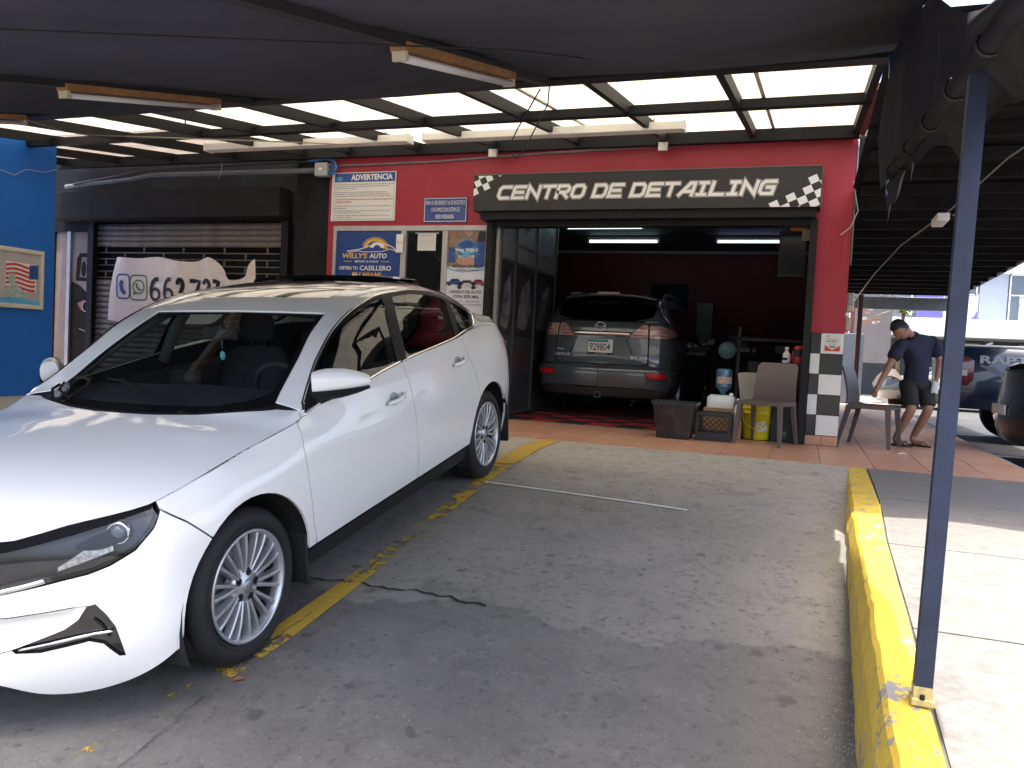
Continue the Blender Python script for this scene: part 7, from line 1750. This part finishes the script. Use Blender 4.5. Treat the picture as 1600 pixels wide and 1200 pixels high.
sr = MB(); sr.lathe([(0, 0), (.018, 0), (.018, .11), (.01, .125), (.012, .14), (0, .142)], (-.125, 9.40, .847), n=12); lab(sr.build('red_bottle', MATS['red_tin_paint']), 'small red bottle between the spray bottle and the tin', 'bottle')
gb = MB(); gb.lathe([(0, 0), (.10, 0), (.11, .02), (.10, .14), (.05, .2), (0, .21)], (-.17, 9.2, .02), n=12); lab(gb.build('green_bag', mat('green_plastic', (.06, .10, .03), .4, 0, .4, 12)), 'crumpled dark green bag on the floor behind the brown chair', 'bag')
rg_ = MB(); rg_.box(-.30, .0, 9.10, 9.16, .004, .44); 
lab(rg_.build('leaning_board', MATS['cabinet_black']), 'dark upright panel leaning low behind the brown chair legs', 'panel')
fl_ = MB(); fl_.add([(.92, 8.84, .003), (1.02, 8.86, .003), (1.01, 8.90, .004), (.93, 8.89, .006), (.97, 8.87, .012)], [(0, 1, 4), (1, 2, 4), (2, 3, 4), (3, 0, 4)]); lab(fl_.build('paper_scrap', MATS['paper']), 'white paper scrap on the tiles under the sideways chair', 'scrap')
mt = thing('utility_meter', 'cream electric meter box high beside the red pillar edge', 'meter', (.42, 9.3, 1.45))
q = MB(); q.box(.376, .452, 9.2, 9.36, 1.42, 1.62, .012); q.build('case', mat('meter_cream', (.48, .43, .32), .5, 0, .08), mt)
q = MB(); q.box(.392, .440, 9.194, 9.2, 1.49, 1.60, .002); q.build('dial_window', mat('meter_glass', (.12, .14, .15), .1, 0, .2, 30, coat=1), mt)
q = MB(); q.box(.376, .425, 9.2, 9.33, 1.22, 1.36, .01); lab(q.build('switch_box', MATS['meter_cream']), 'cream switch box below the electric meter beside the pillar', 'switch box')
# ------------------------------------------------------------------ the person bending over the chair
def skin(name, nodes, edges, m, parent, root=0, sub=2):
    me = bpy.data.meshes.new(name); me.from_pydata([n[:3] for n in nodes], edges, []); o = bpy.data.objects.new(name, me); COL.objects.link(o)
    bm = bmesh.new(); bm.from_mesh(me); ly = bm.verts.layers.skin.verify(); bm.verts.ensure_lookup_table()
    for i, n in enumerate(nodes):
        r = n[3]; bm.verts[i][ly].radius = r if isinstance(r, tuple) else (r, r)
        bm.verts[i][ly].use_root = (i == root)
    bm.to_mesh(me); bm.free()
    sk = o.modifiers.new('skin', 'SKIN'); sk.use_smooth_shade = True; sk.branch_smoothing = .5
    sb_ = o.modifiers.new('sub', 'SUBSURF'); sb_.levels = sub; sb_.render_levels = sub
    dg = bpy.context.evaluated_depsgraph_get(); m2 = bpy.data.meshes.new_from_object(o.evaluated_get(dg)); bpy.data.objects.remove(o)
    m2.name = name; m2.materials.clear(); m2.materials.append(m)
    if parent is not None:
        inv = root_mat(parent).inverted(); m2.transform(inv)
    q = bpy.data.objects.new(name, m2); COL.objects.link(q); q.parent = parent
    for p in m2.polygons: p.use_smooth = True
    return q
pe = thing('person', 'person in navy t-shirt and dark shorts bending over the sideways chair', 'person', (1.15, 9.85, 0))
sk = mat('skin_tan', (.30, .155, .095), .5, 0, .08, 8); hairm = mat('hair_black', (.010, .009, .009), .55, 0, .4, 60, .4, 120)
shirtm = mat('shirt_navy', (.012, .014, .040), .85, 0, .15, 8, .2, 25); shortm = mat('shorts_black', (.016, .016, .017), .85, 0, .2, 8, .2, 20)
N = []; Ed = []
def nd(x, y, z, r): N.append((x, y, z, r)); return len(N)-1
def ln_(*ids):
    for a, c in zip(ids, ids[1:]): Ed.append((a, c))
pel = nd(1.16, 9.92, .74, (.11, .085)); bel = nd(1.18, 9.91, .90, (.095, .08)); chs = nd(1.14, 9.86, 1.09, (.10, .08)); upc = nd(1.10, 9.82, 1.19, (.065, .06)); nk = nd(1.045, 9.76, 1.245, .050); hd0 = nd(1.0, 9.72, 1.255, .062)
ln_(pel, bel, chs, upc, nk, hd0)
hd1 = nd(.965, 9.69, 1.272, .066); hd2 = nd(.945, 9.675, 1.262, .05); ln_(hd0, hd1, hd2)
rs0 = nd(.975, 9.72, 1.12, .062); re = nd(.865, 9.62, .88, .040); rw = nd(.765, 9.54, .655, .026); rh = nd(.74, 9.52, .60, .030); ln_(chs, rs0, re, rw, rh)
ls0 = nd(1.295, 9.95, 1.165, .052); le = nd(1.405, 9.98, .965, .040); lw = nd(1.375, 9.90, .775, .026); lh = nd(1.362, 9.885, .72, .030); ln_(chs, ls0, le, lw, lh)
rhp = nd(1.09, 9.86, .68, .085); rk = nd(1.125, 9.72, .42, .055); rc1 = nd(1.07, 9.78, .28, .052); ra1 = nd(1.0, 9.86, .085, .034); ln_(pel, rhp, rk, rc1, ra1)
lhp = nd(1.25, 9.98, .68, .085); lk = nd(1.31, 9.85, .43, .055); lc1 = nd(1.26, 9.92, .28, .052); la1 = nd(1.185, 10.0, .09, .034); ln_(pel, lhp, lk, lc1, la1)
rf1 = nd(1.0, 9.83, .045, .038); rf2 = nd(1.075, 9.77, .030, .034); rf3 = nd(1.12, 9.74, .028, .022); ln_(ra1, rf1, rf2, rf3)
lf1 = nd(1.19, 9.97, .045, .038); lf2 = nd(1.27, 9.91, .030, .034); lf3 = nd(1.315, 9.88, .028, .022); ln_(la1, lf1, lf2, lf3)
# fingers
for (h_, dirs, th) in ((rh, [(-.035, -.02, -.055), (-.022, -.03, -.062), (-.006, -.036, -.062), (.010, -.036, -.052)], (-.035, .015, -.02)), (lh, [(-.02, -.02, -.055), (-.005, -.025, -.062), (.010, -.025, -.06), (.022, -.018, -.05)], (-.03, .0, -.02))):
    hx, hy, hz, _ = N[h_]
    for d in dirs:
        a = nd(hx+d[0]*.45, hy+d[1]*.45, hz+d[2]*.4, .0095); c_ = nd(hx+d[0]*.9, hy+d[1]*.9, hz+d[2]*.85, .0085); e_ = nd(hx+d[0]*.75, hy+d[1]*.75, hz+d[2]*1.25, .007); ln_(h_, a, c_, e_)
    a = nd(hx+th[0]*.6, hy+th[1]*.6, hz+th[2]*.3, .011); c_ = nd(hx+th[0]*1.1, hy+th[1]*1.1, hz+th[2]*1.6, .009); ln_(h_, a, c_)
skin('body', N, Ed, sk, pe)
# head details: nose, ears, hair
face = Vector((-.42, -.62, -.66)).normalized(); hc = Vector((.955, 9.685, 1.268))
q = MB(); ax = face
up_ = Vector((-.60, -.36, .70)).normalized(); sd_ = ax.cross(up_).normalized(); up_ = sd_.cross(ax).normalized()
def hp(f, s_, u_): return hc+ax*f+sd_*s_+up_*u_
q.grid([[hp(.092*math.cos(a)*math.sin(b_)*(1-.12*(b_ > 2.0)), .074*math.sin(a)*math.sin(b_)*(1-.22*max(0, b_-1.9)), .112*math.cos(b_)) for a in np.linspace(0, 2*PI, 17)[:-1]] for b_ in np.linspace(.02, PI-.02, 13)], True, True); q.build('head', sk, pe)
q = MB(); q.add([hp(.086, -.014, -.030), hp(.086, .014, -.030), hp(.116, 0, -.028), hp(.088, 0, .018)], [(0, 1, 2), (0, 2, 3), (1, 3, 2)], True); q.build('nose', sk, pe)
for s_ in (-1, 1):
    q = MB(); q.lathe([(0, .012), (.014, .010), (.020, .004), (.016, -.006)], hp(-.008, s_*.072, -.015), sd_*s_, 12); q.build('ear', sk, pe)
    q = MB(); q.lathe([(0, .004), (.007, .002), (.010, -.003)], hp(.079, s_*.030, .010), ax, 10); q.build('eye', hairm, pe)
q = MB(); q.box(-.002, .002, -.02, .02, -.002, .003); q.v = [tuple(hp(.079+v[0], v[1], -.058+v[2])) for v in q.v]; q.build('mouth', mat('lip', (.22, .08, .065), .5, 0, 0), pe)
q = MB(); rows = []
random.seed(31); jit = [[random.uniform(.985, 1.05) for _ in range(28)] for _ in range(12)]
for i in range(12):
    row = []
    for k in range(28):
        a = 2*PI*k/28; fr_ = math.cos(a); bm_ = 1.08 if fr_ > .55 else (1.08+(.55-fr_)/.75*.72 if fr_ > -.2 else 1.95)
        b_ = .03+(bm_-.03)*i/11; kk = jit[i][k]*(1.10 if i < 11 else 1.02)
        row.append(hp(.094*fr_*math.sin(b_)*kk-.003, .076*math.sin(a)*math.sin(b_)*kk, .113*math.cos(b_)*kk+.004))
    rows.append(row)
q.grid(rows, True, True)
for k in range(260):
    a = random.random()*2*PI; fr_ = math.cos(a); bm_ = 1.05 if fr_ > .55 else (1.75 if fr_ > -.2 else 1.9); b_ = random.random()*bm_
    p = hp(.101*fr_*math.sin(b_), .082*math.sin(a)*math.sin(b_), .122*math.cos(b_)); d = (p-hc).normalized(); t_ = d.orthogonal().normalized()*.005
    q.add([p-t_, p+t_, p+d*.010+Vector((random.uniform(-.012, .012), random.uniform(-.012, .012), random.uniform(-.014, .002)))], [(0, 1, 2)])
q.build('hair', hairm, pe)
# t-shirt and shorts
N, Ed = [], []
az = nd(1.163, 9.918, .66, (.165, .135)); a0 = nd(1.168, 9.915, .77, (.165, .135)); a1 = nd(1.18, 9.91, .92, (.160, .130)); a2 = nd(1.14, 9.86, 1.08, (.165, .128)); a3 = nd(1.10, 9.82, 1.20, (.10, .092)); a4 = nd(1.055, 9.77, 1.24, .066); ln_(az, a0, a1, a2, a3, a4)
b0 = nd(.975, 9.72, 1.125, .085); b1 = nd(.885, 9.64, .925, .078); ln_(a2, b0, b1); c0 = nd(1.302, 9.95, 1.175, .096); c1 = nd(1.395, 9.98, .995, .078); ln_(a2, c0, c1)
skin('t_shirt', N, Ed, shirtm, pe)
N, Ed = [], []
a0 = nd(1.165, 9.92, .76, (.142, .112)); ln_(a0, nd(1.09, 9.86, .67, .105)); ln_(1, nd(1.12, 9.76, .47, .088), nd(1.12, 9.75, .43, .086)); i0 = nd(1.25, 9.98, .67, .105); ln_(a0, i0, nd(1.30, 9.88, .48, .088), nd(1.30, 9.87, .44, .086))
skin('shorts', N, Ed, shortm, pe)
for (x_, y_) in ((1.055, 9.79), (1.25, 9.93)):
    q = MB(); d = Vector((.77, -.63, 0)).normalized(); n_ = Vector((-d.y, d.x, 0)); P = [(-.125, 0), (-.10, .035), (.0, .036), (.09, .046), (.125, .02), (.13, 0), (.125, -.02), (.09, -.042), (0, -.034), (-.10, -.034)]
    q.prism([(p[0], p[1]) for p in P], Vector((x_, y_, .002)), d, n_, .016); q.tube([Vector((x_, y_, .02))+d*.02+n_*.04, Vector((x_, y_, .06))+d*.045+n_*.012, Vector((x_, y_, .022))+d*.09], .006, 5); q.tube([Vector((x_, y_, .02))+d*.02-n_*.04, Vector((x_, y_, .06))+d*.045-n_*.012, Vector((x_, y_, .022))+d*.09], .006, 5); q.build('flip_flop', mat('sandal_black', (.02, .02, .022), .7, 0, .1), pe)
q = MB(); random.seed(6); rows = []
for j in range(6):
    v = j/5; rows.append([(1.352+.035*math.cos(a)*(1+.3*math.sin(a*3+j)), 9.872+.025*math.sin(a), .735-.14*v+.015*math.sin(a*2+j)) for a in np.linspace(0, 2*PI, 11)[:-1]])
q.grid(rows, True, True); tag(q.build('cleaning_cloth', mat('cloth_white', (.66, .66, .68), .9, 0, .06)), 'white crumpled cloth held in the bending person\'s lowered hand', 'cloth')
# ------------------------------------------------------------------ cars in the lot
def plain_car(name, lab_, u_dir, origin, paint, grp=None):
    U = Vector(u_dir).normalized(); W = Vector((0, 0, 1)); Sn = W.cross(U)
    Mx = Matrix([[U[i], Sn[i], W[i], origin[i]] for i in range(3)]+[[0, 0, 0, 1]])
    root = thing(name, lab_, 'car', matrix=Mx, group=grp)
    b = Body(**SEDAN); c = CarBuilder(b, root); win = MATS['suv_glass']
    fa = arch(-.025, .385, .30, 14); ra = arch(2.66, .38, .30, 14)
    E = lambda a0, a1, n: [(a0+(a1-a0)*k/n, b.edge(a0+(a1-a0)*k/n)) for k in range(n+1)]
    tail = [(3.16, .995), (3.22, .84), (3.35, .81), (3.75, .83), (3.75, .94), (3.45, .97)]
    lampP = [(-.983, .553), (-.786, .588), (-.548, .662), (-.435, .772), (-.65, .768), (-.98, .713)]
    c.side('body_side', paint, [(b.a0, .2), (-.45, .24)]+fa+ra+[(3.1, .26), (b.a1, .26)]+E(b.a1, b.a0, 40), .1, [tail, lampP], both=True)
    for sg in (1, -1):
        c.side('tail_light', MATS['red_lens'], tail, .08, sgn=sg, off=.004)
        c.side('reversing_lamp', mat('lamp_clear', (.5, .46, .45), .2, 0, .1, coat=1), [(3.40, .85), (3.70, .86), (3.70, .90), (3.42, .90)], .08, sgn=sg, off=.008)
        c.side('headlight', MATS['lamp_grey'], lampP, .08, sgn=sg)
        dlo = [(.52, .8), (2.4, .8), (2.66, 2.2), (2.70, 2.9), (.7, 2.9)]
        c.top('side_window', win, dlo, .12, both=False, sgn=sg)
        q = MB(); q.box(.48, .62, -sg*.88, -sg*1.05, .97, 1.09, .03); q.build('door_mirror', paint, root, local=True)
    c.top('body_top', paint, [(-.774, 0), (3.63, 0), (3.63, 6), (-.774, 6)], .09, [[(.52, .8), (2.4, .8), (2.66, 2.2), (2.70, 2.9), (.7, 2.9)], [(.475, 4.09), (1.125, 4.09), (1.125, 6.3), (.3, 6.3)], [(2.45, 4.3), (3.185, 4.3), (3.185, 6.3), (2.45, 6.3)]])
    c.top('windscreen', win, [(.475, 4.09), (1.125, 4.09), (1.125, 6), (.3, 6)], .1); c.top('rear_window', win, [(2.45, 4.3), (3.185, 4.3), (3.185, 6), (2.45, 6)], .1)
    q = MB(); q.box(-.6, 3.4, -.65, .65, .2, .8); q.build('inner_block', MATS['void_black'], root, local=True)
    q = MB(); q.box(3.68, 3.70, -.26, .26, .55, .66); q.build('number_plate', MATS['plate_white'], root, local=True)
    add_wheels(root, [(0, .83, .318), (2.68, .83, .318), (0, -.83, .318), (2.68, -.83, .318)], .318, .228, .205, 6, MATS['rubber_black'], MATS['alloy_silver'], MATS['dull_steel'], MATS['dull_steel'])
    return root
dkp = mat('dark_car_paint', (.006, .0055, .006), .25, .2, .05, coat=1)
plain_car('dark_car', 'near black car at the right picture edge, tail towards the walkway', (-1, -.03, 0), (5.78, 10.55, -.15), dkp)
plain_car('far_car', 'dark car with silver wheels parked across the lot behind the bending person', (1, .06, 0), (2.72, 23.6, -.15), mat('far_car_paint', (.035, .033, .032), .3, .2, .1, coat=1))
# pickup
pk = thing('pickup_truck', 'blue pickup truck with pale RAPTOR decal on its bed side, tail to the left', 'truck', (3.9, 13.6, -.15))
pb = mat('pickup_blue', (.007, .018, .040), .3, .3, .06, coat=1)
def rbox(mb, pts, y0, y1, r=.03):
    mb.prism([(p[0], p[1]) for p in pts], (0, y1, 0), FX, FZ, y1-y0)
q = MB(); rows = []
for (z, dy) in ((.33, .05), (.42, .01), (.62, .0), (.80, .02), (.98, .025), (1.10, .06), (1.19, .085), (1.215, .12)):
    rows.append([(1.96+.05*(1 if z > 1.1 else 0)+dx_, 13.0+dy+cy_, z) for dx_, cy_ in ((.0, 1.7), (.0, .12), (.03, .03), (.09, .0), (.6, .0), (1.2, -.0), (1.75, 0))])
q.grid(rows, True); q.build('bed_side', pb, pk)
q = MB(); q.box(1.955, 3.7, 13.1, 14.72, 1.20, 1.225, .01); q.box(1.97, 3.7, 14.6, 14.75, .35, 1.2, .03); q.build('bed', pb, pk)
q = MB(); q.box(2.05, 3.6, 13.12, 13.2, 1.226, 1.25, .006); q.bar((2.42, 13.16, 1.25), (2.5, 13.16, 1.285), .03, .03); q.build('bed_rail', MATS['channel_white'], pk)
q = MB(); P = [(3.7, .35), (3.7, 1.22), (3.85, 1.70), (4.5, 1.78), (5.2, 1.75), (5.85, 1.22), (6.9, 1.12), (7.05, .9), (7.05, .4)]; q.prism(P, (0, 14.72, 0), FX, FZ, 1.66); q.build('cab', pb, pk)
q = MB(); q.prism([(3.92, 1.25), (3.98, 1.62), (5.12, 1.66), (5.6, 1.25)], (0, 13.062, 0), FX, FZ, .01); q.build('side_window', mat('pickup_glass', (.01, .012, .014), .08, 0, 0, coat=1), pk)
q = MB(); rows = [[(1.965+.30*t, 13.0+.12*(1-min(1, t/.18))**2+.0-.008+dyy, z) for t in np.linspace(0, 1, 7)] for z, dyy in ((.66, .01), (.75, .01), (.9, .012), (1.02, .02), (1.08, .04))]
rows = [[(p[0] if i not in (0, 4) else min(p[0], 2.19), p[1], p[2]) for p in r] for i, r in enumerate(rows)]; q.grid(rows, True); q.build('tail_light', mat('pickup_lamp', (.10, .012, .015), .2, 0, .3, 12, coat=1), pk)
q = MB(); q.box(2.0, 2.18, 12.985, 12.992, .80, .88, .003); q.build('reversing_lamp', MATS['lamp_clear'], pk)
dc = MB()
text_mesh(dc, 'RAPTOR', (2.335, 13.024, .985), FX, FZ, .115, .98, bold=.035, depth=.004); dc.build('decal_lettering', mat('decal_grey', (.30, .32, .34), .5, 0, .05), pk)
dc = MB()
for P in ([(2.34, .97), (2.55, .93), (2.75, .72), (2.68, .70), (2.56, .84), (2.33, .95)], [(2.86, .98), (2.95, .90), (3.3, .74), (3.0, .80), (2.80, .73), (2.86, .85)]): dc.add([(p[0], 13.012, p[1]) for p in P], [tuple(range(6))])
dc.build('decal_claw', mat('decal_claw', (.10, .12, .145), .5, 0, .05), pk)
q = MB(); q.box(1.86, 1.98, 13.08, 14.7, .36, .56, .03); q.build('rear_bumper', MATS['black_trim'], pk)
for (x_, y_) in ((3.05, 13.0), (6.3, 13.0), (3.05, 14.6), (6.3, 14.6)):
    T = wheel_mesh_parts(.40, .25, .26, 6); Mx = Matrix.Translation((x_-3.9, y_-13.6, .255+.15-.0))
    if (y_ > 14): Mx = Mx @ Matrix.Rotation(PI, 4, 'Z')
    w_ = T[0].build('wheel', MATS['rubber_black'], pk, local=True); w_.matrix_basis = Mx; T[1].build('rim', MATS['alloy_silver'], w_, local=True)
q = MB(); q.lathe([(.0, -.02), (.46, -.02)], (3.05, 12.99, .25), (0, -1, 0), 20); q.build('wheel_arch', MATS['void_black'], pk)
# ------------------------------------------------------------------ far side of the lot
fb_ = thing('office_building', 'pale two-storey commercial building with glass upper floor and white fascia across the lot', 'building', (8, 34.5, 0))
pale = mat('pale_render', (.40, .42, .45), .7, 0, .05)
q = MB(); q.box(-3, 16, 34.3, 40, 2.05, 8.5); q.build('upper_wall', mat('bluegrey_wall', (.19, .22, .27), .6, 0, .08, .6), fb_)
q = MB(); q.box(-3, 16, 34.5, 40, -.2, 2.05); q.build('ground_floor_wall', mat('shopfront_grey', (.05, .053, .06), .6, 0, .2, .5), fb_)
q = MB(); q.box(-3, 16, 31.8, 34.3, 2.08, 2.72); q.build('fascia', mat('fascia_white', (.62, .62, .61), .7, 0, .03), fb_)
q = MB(); q.box(-3, 16, 34.1, 34.3, 4.55, 5.0); q.build('upper_band', pale, fb_)
gls = mat('far_glass', (.09, .115, .15), .12, .2, .15, 1); 
for k in range(11):
    x0 = -.6+1.08*k
    if 5.95 < x0 < 6.9: continue
    for (z0, z1) in ((2.75, 3.75), (3.80, 4.5)):
        f_ = MB(); f_.box(x0, x0+1.0, 34.22, 34.30, z0, z1); w_ = f_.build('window', gls, fb_)
        f_ = MB(); f_.box(x0-.04, x0, 34.2, 34.28, z0-.02, z1); f_.box(x0, x0+1.0, 34.2, 34.28, z1, z1+.04); f_.build('window_frame', MATS['fascia_white'], w_)
q = MB(); q.box(5.95, 6.85, 34.15, 34.3, 2.72, 4.55); q.build('grey_panel', mat('panel_bluegrey', (.19, .225, .28), .5, 0, .08, 2), fb_)
q = MB(); q.box(7.25, 7.75, 34.19, 34.21, 2.75, 3.75); q.build('curtain', mat('curtain_grey', (.30, .31, .30), .8, 0, .5, 14), fb_)
vb = thing('window_banner', 'purple and white advertising banner with smiling faces across upper windows', 'banner', (4.9, 34.1, 2.8))
q = MB(); q.box(3.85, 4.75, 34.12, 34.16, 2.76, 3.72); q.build('purple_panel', mat('banner_purple', (.07, .06, .32), .5, 0, .1, 2), vb)
q = MB(); q.box(4.79, 5.92, 34.12, 34.16, 2.76, 3.72); q.build('white_panel', mat('banner_pale', (.36, .40, .48), .5, 0, .05), vb)
def flatb(name, m_, polys, d):
    mb = MB()
    for P in polys: mb.add([(p[0], 34.12-d, p[1]) for p in P], [tuple(range(len(P)))])
    return mb.build(name, m_, vb)
flatb('purple_corner', MATS['banner_purple'], [[(4.8, 3.71), (5.3, 3.71), (4.8, 3.45)], [(5.55, 2.77), (5.91, 2.77), (5.91, 3.2), (5.8, 2.95)]], .004)
flatb('faces', mat('banner_skin', (.42, .30, .26), .6, 0, .2, 9), [ell(4.98, 3.08, .11, .14), ell(5.2, 3.04, .10, .14), ell(4.90, 2.88, .09, .1), ell(5.22, 2.85, .1, .09)], .006)
flatb('face_hair', mat('banner_hair', (.07, .05, .06), .6, 0, .2), [ell(4.98, 3.19, .12, .06), ell(5.2, 3.10, .14, .15)], .005)
q = MB()
for k in range(5): text_mesh(q, 'servicios y consultas', (5.42, 34.12, 3.60-.07*k), FX, FZ, .03, .42, depth=.004)
q.build('lettering', mat('banner_ink', (.25, .28, .42), .6, 0, 0), vb)
fs = thing('far_shop_sign', 'pale rooftop sign with red lettering on the building across the lot', 'sign', (7.8, 33.9, 4.6))
q = MB(); q.box(6.95, 9.2, 33.95, 34.05, 4.55, 5.15); q.build('board', mat('sign_cream', (.58, .58, .52), .6, 0, .06), fs)
q = MB(); text_mesh(q, 'Fa', (7.32, 33.95, 4.78), FX, FZ, .26, .34, bold=.03, depth=.004); q.build('lettering', mat('sign_red', (.55, .06, .03), .6, 0, 0), fs)
for (x0, x1, m_, l_, t_) in ((5.35, 6.1, mat('board_olive', (.20, .19, .08), .6, 0, .15, 3), 'olive shop board under the white fascia across the lot', None), (7.4, 8.4, mat('board_tan', (.42, .33, .22), .6, 0, .1), 'tan shop board with orange lettering under the white fascia', 'rma')):
    t = thing('shop_board', l_, 'sign', ((x0+x1)/2, 34.4, 1.6), group='boards under the far fascia'); q = MB(); q.box(x0, x1, 34.35, 34.45, 1.45, 1.98); q.build('board', m_, t)
    if t_: q = MB(); text_mesh(q, t_, (x0+.1, 34.35, 1.58), FX, FZ, .26, .7, bold=.03, depth=.004); q.build('lettering', mat('orange_letter', (.55, .12, .03), .6, 0, 0), t)
# planter and clutter at the end of the walkway
ca = MB(); ca.box(.80, 1.26, 20.3, 20.7, 0, 1.62, .01); lab(ca.build('metal_cabinet', mat('cabinet_bluegrey', (.10, .125, .15), .5, .1, .1, 2)), 'tall blue-grey metal cabinet standing behind the checkered pillar', 'cabinet')
gw = MB(); gw.box(1.2, 2.35, 26.2, 26.5, 1.0, 3.0); lab(gw.build('grey_wall', mat('grey_render', (.10, .095, .10), .8, 0, .08)), 'short grey wall hanging over the far end of the walkway', 'wall')
mb_ = thing('menu_boards', 'cluster of small hanging picture cards under the far end of the walkway roof', 'display', (1.2, 20, 2.0))
random.seed(17)
for k in range(22):
    x_ = .62+random.random()*.85; z_ = 1.75+random.random()*.55; q = MB(); q.box(x_, x_+.09, 19.75, 19.77, z_, z_+.06); q.build('card', [mat('card_white', (.55, .52, .50), .6, 0, .2, 30), mat('card_orange', (.42, .20, .10), .6, 0, .4, 30)][k % 2], mb_)
bl_ = thing('string_lights', 'string of small bulbs hanging at the end of the walkway', 'lights', (2.3, 22, 2.7))
q = MB(); q.tube([(1.6, 22, 2.75), (2.2, 22, 2.62), (2.9, 22, 2.62), (3.6, 22, 2.72)], .008, 4); q.build('cord', MATS['cable_black'], bl_)
for k in range(11):
    x_ = 1.7+.18*k; z_ = 2.62+.1*((x_-2.55)/.95)**2; q = MB(); q.lathe([(0, -.10), (.022, -.08), (.026, -.05), (.012, 0)], (x_, 22, z_), n=8); q.build('bulb', mat('bulb_grey', (.14, .12, .10), .3, 0, .1), bl_)
pt_ = thing('potted_palm', 'yellow-green palm with narrow fronds at the end of the walkway', 'palm', (2.35, 24, .5))
q = MB(); random.seed(40)
leafm = mat('palm_leaf', (.16, .22, .035), .5, 0, .3, 3)
lv = MB()
for k in range(46):
    a = random.random()*2*PI; L = random.uniform(.55, 1.0); e = random.uniform(.2, 1.2); base = Vector((2.42, 24, 2.35)); d = Vector((math.cos(a)*math.cos(e), math.sin(a)*math.cos(e), math.sin(e)))
    prev = base; w_ = .05
    for s_ in range(5):
        f = (s_+1)/5; p = base+d*L*f+Vector((0, 0, -.35*L*f*f)); n_ = d.cross(Vector((0, 0, 1))).normalized()*w_*(1-f*.85); n0 = d.cross(Vector((0, 0, 1))).normalized()*w_*(1-(f-.2)*.85)
        lv.add([prev-n0, prev+n0, p+n_, p-n_], [(0, 1, 2, 3)], False); prev = p
lv.build('fronds', leafm, pt_)
q = MB(); q.tube([(2.35, 24, .3), (2.36, 24, 1.2), (2.42, 24, 2.37)], [.06, .05, .045], 8); q.build('trunk', mat('palm_trunk', (.12, .09, .05), .8, 0, .3, 12), pt_)
q = MB(); q.lathe([(0, 0), (.16, 0), (.2, .35), (.18, .35), (.17, .3), (0, .3)], (2.35, 24, -.1), n=18); q.build('pot', mat('pot_clay', (.25, .12, .07), .8, 0, .1), pt_)
tp_ = MB(); random.seed(3); tp_.grid([[(1.62+.75*i/6, 21.6+.9*j/5, .12+.75*math.sin(PI*(i+.6)/7.2)**.6*(1-.25*(j/5-.5)**2*4)+random.uniform(-.02, .02)) for j in range(6)] for i in range(7)], True)
lab(tp_.build('tarp_heap', mat('tarp_tan', (.05, .04, .027), .8, 0, .15, 4)), 'tan tarpaulin draped over a heap behind the sideways chair', 'tarpaulin')
